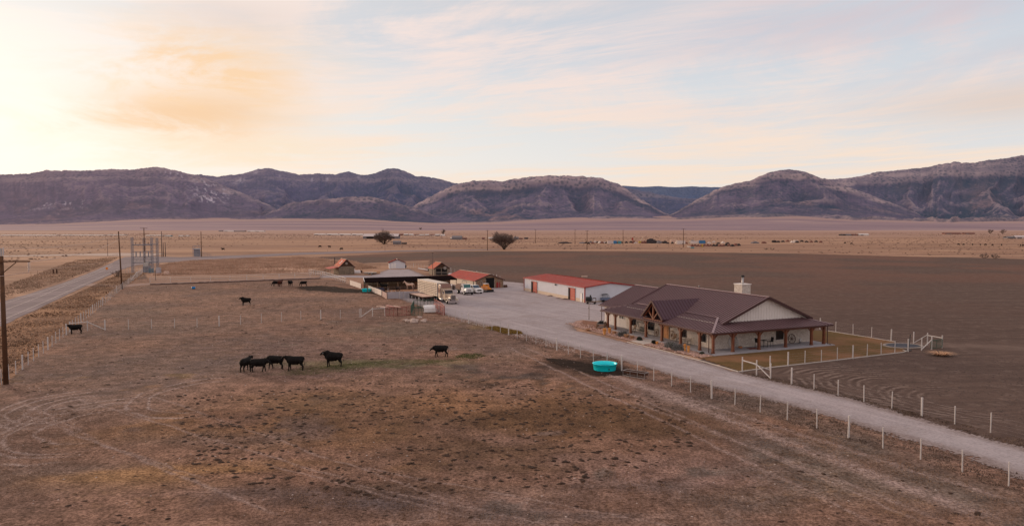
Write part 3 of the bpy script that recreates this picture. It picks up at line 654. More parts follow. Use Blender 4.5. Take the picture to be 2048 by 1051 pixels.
M_SEAM = basic('roof_seam_shadow', (.12, .068, .076), .5, .2, var=.1)
def roof(name, planes, th=.14, sp=.5, caps=(), rib=.07, mat=None, parent=None):
    mb = MB(); mat = mat or M_ROOF
    ms = MB()
    for p in planes:
        mb.slab(p, th)
    o = hb(mb, name, mat, parent)
    for p in planes: ms = MB(); ms.seams(p, sp, .05, rib); hb(ms, 'standing_seams', M_SEAM, o)
    if caps:
        for a, b in caps: mc = MB(); mc.bar((a[0], a[1], a[2]+.03), (b[0], b[1], b[2]+.03), .26, .07); hb(mc, 'ridge_cap', M_CAP, o)
    return o
zr = 6.1
mr = roof('main_roof', [
    [(2.6, 22.3, zmain(2.6)), (2.6, 1.5, zmain(2.6)), (9.6, 1.5, zr), (9.6, 22.3, zr)],
    [(16.6, 1.5, zmain(16.6)), (16.6, 22.3, zmain(16.6)), (9.6, 22.3, zr), (9.6, 1.5, zr)]], th=.16, caps=[((9.6, 1.45, zr), (9.6, 22.35, zr))])
for y in (1.44, 22.34):
    mb = MB()
    for a, b in ((2.55, 9.6), (16.65, 9.6)): mb.bar((a, y, zmain(a)-.07), (b, y, zr-.07), .07, .26)
    hb(mb, 'rake_trim', M_ROOF_T)
def zg(v): return 5.62-.43*abs(8.0-v)
roof('garage_roof', [[(1.6, 28.3, zg(1.6)), (1.6, 22.0, zg(1.6)), (8.0, 22.0, 5.62), (8.0, 28.3, 5.62)],
    [(13.6, 22.0, zg(13.6)), (13.6, 28.3, zg(13.6)), (8.0, 28.3, 5.62), (8.0, 22.0, 5.62)]], caps=[((8.0, 22.2, 5.62), (8.0, 28.3, 5.62))])
ze = 2.55; zh = 3.66
roof('porch_roof', [
    [(-.45, -.45, ze), (-.45, 24.4, ze), (3.65, 21.0, zh), (3.65, 3.65, zh)],
    [(-.45, -.45, ze), (18.05, -.45, ze), (15.4, 2.2, 3.27), (2.3, 2.2, 3.27), (3.65, 3.65, zh)],
    [(18.05, -.45, ze), (18.05, 10.0, ze), (15.4, 10.0, 3.27), (15.4, 2.2, 3.27)],
    [(-.45, 24.4, ze), (2.25, 24.9, 3.1), (3.65, 21.0, zh)]], th=.10,
    caps=[((-.45, -.45, ze), (3.65, 3.65, zh)), ((3.65, 3.6, zh), (3.65, 21.0, zh)), ((18.05, -.45, ze), (15.4, 2.2, 3.27))])
# eaves fascia and beams
mb = MB()
mb.bar((-.50, -.5, ze-.08), (-.50, 24.45, ze-.08), .08, .16); mb.bar((-.5, -.50, ze-.08), (18.1, -.50, ze-.08), .08, .16); mb.bar((18.1, -.5, ze-.08), (18.1, 10, ze-.08), .08, .16)
mb.bar((1.55, 21.5, zg(1.6)-.08), (1.55, 28.35, zg(1.6)-.08), .10, .14)
hb(mb, 'gutter', M_ROOF_T)
mb = MB()
mb.box(-.10, .12, -.05, 9.9, 2.22, 2.48); mb.box(-.10, .12, 13.6, 23.3, 2.22, 2.48); mb.box(-.08, 17.2, -.10, .12, 2.215, 2.475)
hb(mb, 'porch_beam', M_TIMBER)
mb = MB(); mb.box(-.3, 17.9, -.3, 2.19, 2.50, 2.54); mb.box(-.3, 1.99, 2.195, 24.2, 2.50, 2.54); hb(mb, 'porch_ceiling', M_TIMBER)
def porch_post(v, u, dirs):
    m_ = MB(); m_.box(v-.13, v+.13, u-.13, u+.13, .12, 2.3); m_.box(v-.16, v+.16, u-.16, u+.16, .12, .30)
    o = hb(m_, 'porch_post', M_TIMBER); b = MB()
    for dv, du in dirs:
        b.bar((v+dv*.06, u+du*.06, 1.75), (v+dv*.62, u+du*.62, 2.3), .12, .12)
    hb(b, 'brace', M_TIMBER, o)
for u in (2.4, 6.1, 9.98, 13.53, 17.2, 21.1, 23.1): porch_post(0, u, [(0, 1), (0, -1)])
porch_post(0, 0, [(0, 1), (1, 0)])
for v in (2.86, 6.75, 10.88, 15.0): porch_post(v, 0, [(1, 0), (-1, 0)])
porch_post(17.05, 0, [(-1, 0)])
# entry gable with open truss
EC, EH, EV, EZ = 11.6, 2.3, -.45, 5.14; ez = 2.97
roof('entry_roof', [[(EV, EC+EH, ez), (2.2, EC+EH, ez), (7.25, EC, EZ), (EV, EC, EZ)][:4],
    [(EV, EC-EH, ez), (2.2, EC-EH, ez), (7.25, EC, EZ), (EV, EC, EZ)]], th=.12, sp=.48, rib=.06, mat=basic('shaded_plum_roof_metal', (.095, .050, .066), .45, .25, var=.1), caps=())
mb = MB()
for s_ in (-1, 1): mb.bar((EV-.05, EC+s_*(EH+.05), ez-.1), (EV-.05, EC, EZ-.05), .09, .24)
hb(mb, 'entry_trim', M_ROOF_T)
mb = MB()
mb.bar((-.18, 9.6, 2.62), (-.18, 13.7, 2.62), .24, .26); mb.bar((-.18, EC, 2.7), (-.18, EC, 4.9), .2, .2, up=(1, 0, 0))
for s_ in (-1, 1): mb.bar((-.18, EC+s_*.1, 2.8), (-.18, EC+s_*1.15, 3.85), .16, .16); mb.bar((-.18, EC+s_*2.15, 2.85), (-.18, EC+s_*.05, 4.85), .15, .2)
hb(mb, 'truss', M_TIMBER)
mb = MB(); mb.prism_x([(EC-1.9, 2.75), (EC+1.9, 2.75), (EC, 4.75)], 1.7, 1.9); hb(mb, 'entry_gable_wall', basic('dark_gable_boards', (.05, .03, .025), .8))
# windows, doors
def win(axis, a0, a1, z0, z1, off, mat=M_WFRAME, panes=2, name='window', glass=M_GLASS):
    m_ = MB(); g_ = MB(); f = .07
    def bx(b, p0, p1, q0, q1, d0, d1):
        if axis == 'v': b.box(off-d1, off-d0, p0, p1, q0, q1)
        else: b.box(p0, p1, off-d1, off-d0, q0, q1)
    bx(m_, a0-f, a0, z0-f, z1+f, .0, .07); bx(m_, a1, a1+f, z0-f, z1+f, .0, .07); bx(m_, a0, a1, z1, z1+f, .0, .07); bx(m_, a0, a1, z0-f, z0, .0, .07)
    for i in range(1, panes): c_ = a0+(a1-a0)*i/panes; bx(m_, c_-.025, c_+.025, z0, z1, .0, .06)
    bx(g_, a0, a1, z0, z1, .005, .03)
    o = hb(m_, name, mat); hb(g_, 'pane', glass, o); return o
win('v', 22.3, 23.5, 1.36, 1.98, 2.2, M_WHITEF)
for a0, a1, z0, z1 in ((18.95, 19.9, .85, 2.05), (14.6, 15.9, .8, 2.1), (7.65, 8.4, .8, 2.1), (3.85, 4.75, .8, 2.1)): win('v', a0, a1, z0, z1, 2.0)
win('u', 11.5, 12.55, .75, 1.95, 2.2)
mb = MB(); mb.box(1.93, 2.0, 11.25, 12.3, .12, 2.15); d = hb(mb, 'front_door', M_DOORW)
mb = MB(); mb.box(1.90, 1.93, 11.42, 12.13, .25, .95); mb.box(1.90, 1.93, 11.42, 12.13, 1.05, 1.95); hb(mb, 'door_panel', M_DOORW, d)
mb = MB(); mb.tube([(1.88, 11.35, 1.1), (1.88, 11.35, 1.3)], .02, 6); hb(mb, 'handle', M_BLACK, d)
mb = MB(); mb.box(1.91, 2.0, 11.1, 11.24, .12, 2.25); mb.box(1.91, 2.0, 12.31, 12.45, .12, 2.25); mb.box(1.91, 2.0, 11.1, 12.45, 2.16, 2.27); hb(mb, 'door_frame', M_OLDWOOD)
for u in (13.3, 10.7): mb = MB(); mb.box(1.82, 1.99, u-.1, u+.1, 1.68, 1.98); mb.box(1.86, 1.95, u-.14, u+.14, 1.98, 2.03); hb(mb, 'wall_lantern', M_BLACK)
# downspouts
for v, u, zt in ((-.38, .28, 2.45), (17.35, -.3, 2.45), (1.75, 27.8, 2.8)):
    mb = MB(); mb.tube([(v, u, zt), (v, u, .2), (v+.0, u-.55, .16)], .05, 6); hb(mb, 'downspout', M_ROOF_T)
# chimney
mb = MB(); mb.box(11.4, 12.8, 8.35, 9.9, 4.5, 7.0); ch = hb(mb, 'chimney', M_STONE)
mb = MB(); mb.box(11.33, 12.87, 8.28, 9.97, 7.0, 7.1); hb(mb, 'chimney_cap', M_SIDING, ch)
mb = MB(); mb.lathe([(.001, 7.1), (.19, 7.1), (.13, 7.25), (.13, 8.0), (.001, 8.0)], 12, (12.1, 9.1, 0)); hb(mb, 'flue_pipe', M_STEEL, ch, True)
mb = MB(); mb.lathe([(.001, 8.0), (.24, 8.0), (.26, 8.08), (.22, 8.2), (.001, 8.22)], 12, (12.1, 9.1, 0)); hb(mb, 'flue_cap', M_BLACK, ch, True)
mb = MB(); mb.lathe([(.07, 5.6), (.07, 6.25), (.11, 6.25), (.11, 6.33), (.001, 6.35)], 8, (10.6, 16.2, 0)); hb(mb, 'roof_vent', M_STEEL, None, True)
# ------------------------------------------------------------------ porch furniture
PZ = .12*S+.002
def wheel_mb(r, n=12, rim=.045, hub=.10, w_=.06):
    a = MB(); pts = [(0, r*math.cos(t*2*math.pi/28), r+r*math.sin(t*2*math.pi/28)) for t in range(29)]
    a.tube(pts, [(w_*.7, rim)]*29, 6, cap=False)
    b = MB(); b.tube([(-w_, 0, r), (w_, 0, r)], hub, 10)
    c = MB()
    for k in range(n):
        t = 2*math.pi*k/n; c.tube([(0, hub*.8*math.cos(t), r+hub*.8*math.sin(t)), (0, r*.98*math.cos(t), r+r*.98*math.sin(t))], [.028, .02], 5)
    return a, b, c
def wagon_wheel(v, u, r, lean_axis, label, spokes=12, m1=None, rim=.045):
    a, b, c = wheel_mb(r, spokes, rim)
    x_, y_, _ = HW(v, u); t = thing('wagon_wheel', label, 'wagon wheel', (x_, y_, PZ), HR+(0 if lean_axis == 'v' else math.pi/2), 'old wheels leaning on the porch walls')
    t.rotation_euler = (0, R(9), t.rotation_euler[2]) if lean_axis == 'v' else (0, R(9), t.rotation_euler[2])
    a.build('rim', m1 or M_OLDWOOD, t, True); b.build('hub', M_RUST, t, True); c.build('spokes', m1 or M_OLDWOOD, t); return t
wagon_wheel(1.72, 13.75, .55, 'v', 'wooden wagon wheel leaning on the stone wall left of the front door')
wagon_wheel(1.68, 10.35, .66, 'v', 'large wooden wagon wheel leaning on the stone wall right of the front door')
wagon_wheel(4.75, 1.98, .80, 'u', 'tall pale spoked wheel leaning on the side wall near the orange planter', 16, M_STEEL, .03)
wagon_wheel(13.9, 1.98, .64, 'u', 'dark rimmed old wheel on the side porch beside a milk can', 8, M_RUST, .05)
def on_porch(name, label, cat, v, u, rz=0., group=None): x_, y_, _ = HW(v, u); return thing(name, label, cat, (x_, y_, PZ), HR+rz, group)
t = on_porch('porch_swing', 'dark iron A-frame swing seat between two porch posts left of the entry', 'swing seat', 1.05, 16.2)
mb = MB()
for y_ in (-1.05, 1.05):
    mb.tube([(-.55, y_, 0), (0, y_*.92, 1.75)], .035, 6); mb.tube([(.55, y_, 0), (0, y_*.92, 1.75)], .035, 6); mb.tube([(-.35, y_*.97, .6), (.35, y_*.97, .6)], .025, 6)
mb.tube([(0, -1.1, 1.75), (0, 1.1, 1.75)], .04, 6); mb.build('frame', M_BLACK, t)
mb = MB(); mb.box(-.3, .25, -.72, .72, .45, .51); mb.build('seat', M_BLACK, t)
mb = MB(); mb.box(.24, .30, -.72, .72, .5, 1.05); mb.build('backrest', M_BLACK, t)
for y_ in (-.7, .7): mb = MB(); mb.tube([(-.2, y_, .5), (0, y_*1.2, 1.73)], .012, 4); mb.tube([(.25, y_, 1.0), (0, y_*1.2, 1.73)], .012, 4); mb.build('chain', M_STEEL, t)
def chair(v, u, rz, label, mt=M_BLACK, rock=False, hi=False, cat='chair', name='porch_chair', group=None):
    t = on_porch(name, label, cat, v, u, rz, group); h = .72 if hi else .42
    mb = MB(); mb.box(-.25, .25, -.26, .26, h, h+.05); mb.build('seat', mt, t)
    mb = MB(); mb.bar((-.26, 0, h), (-.36, 0, h+.62), .5, .05, up=(1, 0, 0))
    mb.build('backrest', mt, t)
    for a in (-.23, .23):
        for b in (-.24, .24): m2 = MB(); m2.tube([(a*1.1, b*1.05, 0), (a, b, h)], .022, 5); m2.build('leg', mt, t)
    for b in (-.28, .28): m2 = MB(); m2.bar((-.28, b, h+.24), (.24, b, h+.22), .05, .03); m2.build('armrest', mt, t)
    if rock:
        m2 = MB()
        for b in (-.25, .25): m2.tube([(-.45, b, .07), (-.2, b, .02), (.15, b, .02), (.42, b, .08)], .025, 5)
        m2.build('rocker', mt, t)
    return t
chair(1.2, 18.3, math.pi, 'dark wooden rocking chair on the porch near the white siding end', M_OLDWOOD, rock=True)
chair(1.3, 9.25, .3+math.pi, 'small dark chair beside the slatted bench under the porch', M_OLDWOOD)
def bench(v, u, rz, label, mt):
    t = on_porch('garden_bench', label, 'bench', v, u, rz)
    mb = MB()
    for k in range(4): mb.box(-.22+k*.12, -.13+k*.12, -.7, .7, .42, .45)
    mb.build('seat', mt, t); mb = MB()
    for k in range(4): mb.box(.27+k*.03, .30+k*.03, -.7, .7, .5+k*.11, .58+k*.11)
    mb.build('backrest', mt, t)
    for y_ in (-.66, .66):
        m2 = MB(); m2.tube([(-.24, y_, 0), (-.22, y_, .66)], .022, 5); m2.tube([(.3, y_, 0), (.42, y_, .95)], .022, 5); m2.tube([(-.22, y_, .66), (.36, y_, .66)], .02, 5); m2.build('leg', M_BLACK, t)
bench(1.15, 6.55, 0, 'slatted garden bench with iron legs under the front window', M_GREYWOOD)
t = on_porch('porch_table', 'small grey table beside the slatted bench on the front porch', 'table', 1.2, 8.2)
mb = MB(); mb.lathe([(.001, .60), (.42, .60), (.44, .63), (.001, .65)], 14); mb.build('tabletop', M_GREYWOOD, t, True)
for k in range(4): m2 = MB(); a = k*math.pi/2+.4; m2.tube([(.34*math.cos(a), .34*math.sin(a), 0), (.2*math.cos(a), .2*math.sin(a), .6)], .02, 5); m2.build('leg', M_BLACK, t)
G = 'tall dark chairs at the bar table on the side porch'
chair(7.65, 1.15, 0, 'tall dark bar chair just right of the post on the side porch', hi=True, group=G)
chair(9.45, 1.0, math.pi, 'tall dark bar chair at the right end of the bar table', hi=True, group=G)
t = on_porch('bar_table', 'square black bar table on the side porch between two tall chairs', 'table', 8.5, 1.1)
mb = MB(); mb.box(-.4, .4, -.35, .35, .92, .97); mb.build('tabletop', M_BLACK, t)
for a in (-.34, .34):
    for b in (-.3, .3): m2 = MB(); m2.tube([(a, b, 0), (a, b, .92)], .022, 5); m2.build('leg', M_BLACK, t)
mb = MB(); mb.box(-.75, .75, -.45, .45, 0, .025); o = mb.build('door_mat', basic('red_brown_mat', (.20, .055, .04), 1, var=.3), None); q = HW(6.6, .9); o.location = (q[0], q[1], PZ); o.rotation_euler = (0, 0, HR)
tag(o, 'flat rust red mat on the side porch slab beside a post', 'mat')
mb = MB(); mb.lathe([(.001, 0), (.22, 0), (.30, .24), (.27, .24), (.2, .05), (.001, .05)], 12); t = on_porch('planter', 'low orange clay planter at the foot of the pale spoked wheel', 'planter', 5.5, 1.75); mb.build('pot', basic('orange_clay', (.48, .20, .09), .8), t, True)
mb = MB(); mb.lathe([(.001, .23), (.26, .23)], 10); mb.build('potting_soil', M_BERM, t)
t = on_porch('milk_can', 'grey metal milk can on the side porch right of the dark old wheel', 'milk can', 14.9, 1.7)
mb = MB(); mb.lathe([(.001, 0), (.17, 0), (.17, .42), (.09, .56), (.11, .66), (.001, .68)], 12); mb.build('can_body', M_STEEL, t, True)
mb = MB(); mb.tube([(.17, 0, .38), (.25, 0, .42), (.16, 0, .5)], .015, 5); mb.build('handle', M_STEEL, t)
# old cart at the garage end
q = P(1203, 655); t = thing('antique_cart', 'old wooden farm cart with spoked wheels parked at the porch end', 'cart', (q[0], q[1], 0), HR+R(50))
mb = MB(); mb.box(-1.1, 1.1, -.5, .5, .62, .70); mb.build('bed', M_GREYWOOD, t)
mb = MB()
for y_ in (-.5, .5): mb.box(-1.1, 1.1, y_-.03, y_+.03, .72, .98)
mb.build('side_board', M_GREYWOOD, t)
for x_ in (-.75, .75):
    for y_ in (-.62, .62):
        a, b, c = wheel_mb(.42, 10); 
        for bb in (b, c): a.add(bb.v, bb.f)
        a.v = [(x_+v[1], y_+v[0], v[2]) for v in a.v]; a.build('wheel', M_OLDWOOD, t, True)
mb = MB(); mb.tube([(1.1, 0, .6), (2.2, 0, .25)], .04, 6); mb.build('drawbar', M_OLDWOOD, t)
mb = MB(); mb.box(-.5, .4, -.3, .3, .72, 1.15); mb.build('crate_load', M_BLACK, t)
# ------------------------------------------------------------------ beds, lawn, walk
M_BED = soil_mat('pink_rock_mulch', (.36, .225, .18), (.28, .17, .14), (.42, .28, .235), big=.4, spk=.55)
bed = [HW(v, u)[:2] for v, u in ((-.62, 24.8), (-.62, -1.0), (-2.55, -1.3), (-3.1, 4.6), (-3.45, 13), (-3.6, 20), (-3.6, 25.4), (-2.9, 28.5), (-.5, 31.8), (1.2, 32.5), (2.0, 29), (1.5, 24.9))]
sheet('rock_bed', bed, .075, M_BED, .18, jit=.1, fine=.08)
M_DIRT = soil_mat('red_bed_soil', (.24, .125, .085), (.20, .105, .075), (.28, .15, .11), big=.3, spk=.3)
sheet('soil_patch', PL([(1163, 641), (1195, 643), (1207, 650), (1214, 655), (1195, 663), (1172, 656), (1160, 649)]), .085, M_DIRT, .18, jit=.3, fine=.1)
walk = [HW(v, u)[:2] for v, u in ((-.61, 9.4), (-.61, 12.3), (-3.35, 12.0), (-3.3, 9.1))]
mb = MB(); mb.prism(walk, 0, .10); o = mb.build('walkway', M_CONC2); o['kind'] = 'structure'
gp = [HW(v, u)[:2] for v, u in ((2.2, 27.75), (2.2, 30.6), (3.4, 30.6), (3.4, 27.75))]
mb = MB(); mb.prism(gp, 0, .11); o = mb.build('side_step_pad', M_CONC2); o['kind'] = 'structure'
M_LAWN = soil_mat('dormant_lawn', (.135, .083, .036), (.105, .072, .032), (.18, .10, .05), big=.12, spk=.3,
    extra=lambda t, p, col: t.mix(t.ss(t.noise(p, .10, 3), .45, .62, 0, .8), col, (.26, .13, .075)))
lawn_px = [(1403, 716), (1477, 742.5), (1541, 734), (1640, 723), (1740, 711.5), (1812, 702.8), (1790, 684.5), (1740, 675.5), (1655, 662.5), (1620, 660), (1600, 680), (1500, 700)]
sheet('lawn', PL(lawn_px), .06, M_LAWN, .3, jit=.12, fine=.08)
mb = MB(); cp = [P3(*q) for q in ((1255, 684), (1330, 702.5), (1403, 722), (1477, 743.5), (1541, 735), (1640, 724), (1740, 712.3), (1806, 704.5), (1813, 702.5), (1806, 700.3))]
for a, b in zip(cp[:-1], cp[1:]): mb.bar(a+Vector((0, 0, .04)), b+Vector((0, 0, .04)), .16, .12)
o = mb.build('concrete_edging', M_CONC2); tag(o, 'thin pale concrete edging curving round the front lawn and rock beds', 'edging')
mb = MB(); cp = [P3(*q) for q in ((1655, 661.5), (1740, 675), (1790, 683.5))]
for a, b in zip(cp[:-1], cp[1:]): mb.bar(a+Vector((0, 0, .04)), b+Vector((0, 0, .04)), .16, .12)
o = mb.build('concrete_edging', M_CONC2); tag(o, 'pale concrete edging along the far side of the lawn behind the house', 'edging')
# plants
def tuft(r, h, n, col_m, name='crown', spread=1.0, seed=0, wd=.035):
    rr = random.Random(seed); mb = MB()
    for i in range(n):
        a = rr.random()*6.283; q = rr.random()**.5*r*.35; L = h*(.6+.5*rr.random()); t = spread*r*(.4+.7*rr.random())
        x0, y0 = q*math.cos(a), q*math.sin(a); x1, y1 = x0+t*.5*math.cos(a), y0+t*.5*math.sin(a); x2, y2 = x0+t*math.cos(a), y0+t*math.sin(a)
        px_, py_ = -math.sin(a)*wd, math.cos(a)*wd
        mb.add([(x0-px_, y0-py_, 0), (x0+px_, y0+py_, 0), (x1+px_, y1+py_, L*.75), (x1-px_, y1-py_, L*.75), (x2, y2, L*(1.02-.25*spread))], [(0, 1, 2, 3), (3, 2, 4)])
    return mb
def shrub(r, h, n, seed=0, leaf=.055):
    rr = random.Random(seed); mb = MB()
    for i in range(n):
        a = rr.random()*6.283; c = rr.random(); s_ = math.sqrt(1-c*c*.9); q = .62+.42*rr.random()
        x, y, z = r*q*s_*math.cos(a), r*q*s_*math.sin(a), h*q*c+.04
        d = Vector((rr.random()-.5, rr.random()-.5, rr.random())).normalized(); e = d.orthogonal().normalized()*leaf; d = d*leaf*2.2
        p = Vector((x, y, z)); mb.add([p-e, p+e, p+d], [(0, 1, 2)])
    return mb
M_GOLD = basic('golden_grass', (.78, .40, .13), .9, var=.3, scale=8)
M_TAN = basic('tan_grass', (.58, .34, .20), .9, var=.3, scale=8)
M_SAGE = basic('grey_sage_leaves', (.19, .18, .175), .95, var=.35, scale=7)
M_DARKG = basic('dark_shrub_leaves', (.055, .062, .045), .95, var=.35, scale=7)
M_TWIG = basic('twig', (.12, .08, .06), 1)
def plant(name, label, cat, px, py, kind, r, h, seed, group=None):
    q = P(px, py); t = thing(name, label, cat, (q[0], q[1], .08), random.random()*6, group); t['kind'] = 'thing'
    if kind == 'gold': tuft(r, h, 150, None, seed=seed, spread=.55).build('blades', M_GOLD, t, recalc=False)
    elif kind == 'tan': tuft(r, h, 150, None, seed=seed, spread=1.0).build('blades', M_TAN, t, recalc=False)
    else:
        shrub(r, h, 650, seed).build('leaves', M_SAGE if kind == 'sage' else M_DARKG, t, recalc=False)
        shrub(r*.72, h*.72, 260, seed+5, .08).build('inner_leaves', M_DARKG, t, recalc=False)
    s_ = MB(); s_.tube([(0, 0, -.03), (0, 0, h*.4)], [r*.12, r*.06], 5); s_.build('stem', M_TWIG, t)
    return t
G1, G2 = 'ornamental grass clumps in the rock bed', 'round sage shrubs in the rock bed'
plant('ornamental_grass', 'golden upright grass clump at the far left end of the rock bed', 'grass clump', 1209, 669, 'gold', .45, 1.05, 1, G1)
plant('ornamental_grass', 'golden grass clump second from the far left in the rock bed', 'grass clump', 1219, 667, 'gold', .42, .95, 2, G1)
plant('ornamental_grass', 'short tan grass clump left of the big grey sage shrub', 'grass clump', 1228.5, 669, 'tan', .42, .62, 3, G1)
plant('sage_shrub', 'largest grey sage shrub left of the walkway behind the tan mound', 'shrub', 1246, 673, 'sage', 1.0, .85, 4, G2)
plant('ornamental_grass', 'round tan grass mound in front of the largest sage shrub', 'grass clump', 1253, 676, 'tan', .46, .62, 5, G1)
plant('ornamental_grass', 'pale tan grass mound right of the largest sage shrub', 'grass clump', 1264, 678, 'tan', .40, .55, 6, G1)
plant('dark_shrub', 'small dark low shrub just left of the walkway', 'shrub', 1279, 681, 'dark', .42, .42, 7, G2)
plant('dark_shrub', 'small green shrub just right of the walkway', 'shrub', 1308, 687.5, 'dark', .38, .40, 8, G2)
plant('ornamental_grass', 'small golden grass clump beside the green shrub right of the walkway', 'grass clump', 1314, 689.5, 'gold', .32, .5, 9, G1)
plant('sage_shrub', 'wide grey sage shrub below the slatted bench', 'shrub', 1341, 695, 'sage', .95, .72, 10, G2)
plant('sage_shrub', 'grey sage shrub left of the two golden grass spikes', 'shrub', 1356, 701, 'sage', .90, .80, 11, G2)
plant('ornamental_grass', 'left of two golden grass spikes near the porch corner', 'grass clump', 1369.5, 702, 'gold', .30, 1.0, 12, G1)
plant('ornamental_grass', 'right of two golden grass spikes near the porch corner', 'grass clump', 1377, 705, 'gold', .30, 1.0, 13, G1)
plant('dark_shrub', 'tiny dark plant in the rocks nearest the porch corner', 'shrub', 1404, 709.5, 'dark', .30, .25, 14, G2)
plant('ornamental_grass', 'thin yellow weed clump at the tip of the soil patch', 'grass clump', 1176, 661, 'tan', .5, .30, 15, G1)
# loose rocks in the bed
rr = random.Random(3); mb = MB()
for i in range(520):
    u = rr.uniform(-.8, 30); v = rr.uniform(-3.3, -.75)
    if 9.0 < u < 12.4: continue
    x_, y_, _ = HW(v, u); r_ = rr.uniform(.06, .19); a = rr.random()*6
    ring = [(x_+r_*math.cos(a+k*1.047)*(.8+.4*rr.random()), y_+r_*math.sin(a+k*1.047)*(.8+.4*rr.random()), .06) for k in range(6)]
    top = [(x_+(p[0]-x_)*.6, y_+(p[1]-y_)*.6, .075+r_*rr.uniform(.5, .9)) for p in ring]
    mb.add(ring+top, [(k, (k+1) % 6, 6+(k+1) % 6, 6+k) for k in range(6)]+[(6, 7, 8, 9, 10, 11)])
o = mb.build('bed_rocks', basic('pink_rocks', (.48, .32, .27), .95, var=.4, scale=3)); tag(o, 'loose pinkish rocks covering the beds before the porch', 'rocks', kind='stuff')
# ------------------------------------------------------------------ local frames in the yard
def frame(px, py, ang): q = P(px, py); return (q[0], q[1], 0), R(ang)
M_ROOFR = basic('red_roof_metal', (.38, .055, .035), .5, .15, var=.15, scale=.6)
M_ROOFR2 = basic('faded_red_roof_metal', (.46, .10, .075), .6, .1, var=.2, scale=.6)
M_REDTRIM = basic('red_metal_trim', (.30, .035, .035), .5, .1, var=.1)
M_SHOPW = basic('white_ribbed_metal', (.64, .64, .69), .55, .05, var=.05, scale=.5)
M_WAIN = basic('tan_wainscot_metal', (.60, .47, .36), .6, var=.1)
M_REDDOOR = basic('red_overhead_door', (.46, .095, .065), .6, var=.12)
M_DARK = basic('dark_interior', (.012, .010, .010), 1)
# ------------------------------------------------------------------ workshop
loc, _ = frame(1169.6, 604.9, 0); WK = R(23.6)
shop = thing('workshop', 'long white metal workshop with red roof and red roller doors', 'workshop', loc, WK)
LW, DW, HE, HP_ = 31.4, 12.4, 3.32, 4.05          # local x = depth, y = length
mb = MB(); mb.box(0, DW, 0, LW, 0, HE); mb.prism_y([(0, HE), (DW, HE), (DW/2, HP_)], 0, LW)
y = .3
while y < LW: mb.box(-.035, 0, y, y+.05, .75, HE-.02); y += .45
x = .3
while x < DW: mb.box(x, x+.05, -.03, 0, .75, HE-.02); x += .45
mb.build('wall', M_SHOPW, shop)
mb = MB(); mb.box(-.05, -.002, .05, LW-.05, 0, .74); mb.box(.02, DW-.02, -.05, -.002, 0, .30); mb.build('wainscot', M_WAIN, shop)
mb = MB(); ms = MB()
for pl in ([(-.25, LW+.15, HE+.02), (-.25, -.25, HE+.02), (DW/2, -.25, HP_+.1), (DW/2, LW+.15, HP_+.1)], [(DW+.25, -.25, HE+.02), (DW+.25, LW+.15, HE+.02), (DW/2, LW+.15, HP_+.1), (DW/2, -.25, HP_+.1)]):
    mb.slab(pl, .10); ms.seams(pl, .9, .05, .04)
o = mb.build('roof', M_ROOFR, shop); ms.build('roof_ribs', M_ROOFR, o)
mb = MB(); mb.box(-.32, -.24, -.3, LW+.2, HE-.12, HE+.05); mb.bar((-.25, -.3, HE-.02), (DW/2, -.3, HP_+.03), .1, .2); mb.bar((DW/2, -.3, HP_+.03), (DW+.25, -.3, HE-.02), .1, .2)
for a, b in ((-.06, -.06), (-.06, LW-.1)): mb.box(a-.04, a+.16, b-.03, b+.17, 0, HE-.05)
mb.build('red_trim', M_REDTRIM, shop)
def roller(y0, y1, h, dark):
    m2 = MB(); m2.box(.02, .06, y0, y1, 0, h)
    for k in range(5): m2.box(-.002, .02, y0+.02, y1-.02, .04+k*h/5, (k+1)*h/5)
    d = m2.build('roller_door', M_REDDOOR, shop); d.location = (-.05, 0, 0)
    m3 = MB(); m3.box(-.10, -.04, y1, y1+dark, 0, h); m3.build('door_gap', M_DARK, d)
    m3 = MB(); m3.box(-.12, -.03, y0-.1, y0, 0, h+.1); m3.box(-.12, -.03, y0-.1, y1+dark+.1, h, h+.12); m3.build('door_frame', M_REDTRIM, d)
S2 = 17/15.
roller(3.77*S2, 5.9*S2, 2.34*S2, .6*S2); roller(20.95*S2, 23.1*S2, 2.34*S2, .65*S2)
mb = MB(); mb.box(-.10, -.04, .97*S2, 1.7*S2, 0, 1.72*S2); d = mb.build('walk_door', M_WHITE, shop)
mb = MB(); mb.box(-.13, -.04, 1.7*S2, 1.8*S2, 0, 1.8*S2); mb.box(-.13, -.04, .9*S2, .97*S2, 0, 1.8*S2); mb.build('door_frame', M_STEEL, d)
mb = MB(); mb.cbox((-.2, 13.6, HE-.45), (.3, .35, .3)); mb.build('wall_light', M_BLACK, shop)
def hump(px, py, r, label):
    q = P(px, py); mb = MB(); n = 16; rings = []
    rr = random.Random(int(px)); v = []
    for j, (k, z) in enumerate(((1, 0), (.75, .18), (.4, .38), (.1, .45))):
        for i in range(n): a = i/n*6.283; f = 1+.25*(rr.random()-.5); v.append((q[0]+r*k*f*math.cos(a), q[1]+r*.5*k*f*math.sin(a), z*r*.55*(.8+.4*rr.random())))
    fs = [(j*n+i, j*n+(i+1) % n, (j+1)*n+(i+1) % n, (j+1)*n+i) for j in range(3) for i in range(n)]+[tuple(3*n+i for i in range(n))]
    mb.add(v, fs); o = mb.build('dirt_mound', basic('mound_soil', (.19, .13, .11), 1, var=.4, scale=2, bump=.1), None, True); tag(o, label, 'dirt mound', 'dirt mounds along the workshop wall')
hump(1070, 585, 1.0, 'low dirt mound at the foot of the far red roller door'); hump(1101, 592, .95, 'low dirt mound midway along the workshop wall')
hump(1131, 598.5, 1.1, 'low dirt mound just left of the near red roller door'); hump(1117, 597, .8, 'flat scatter of soil between two mounds by the workshop')
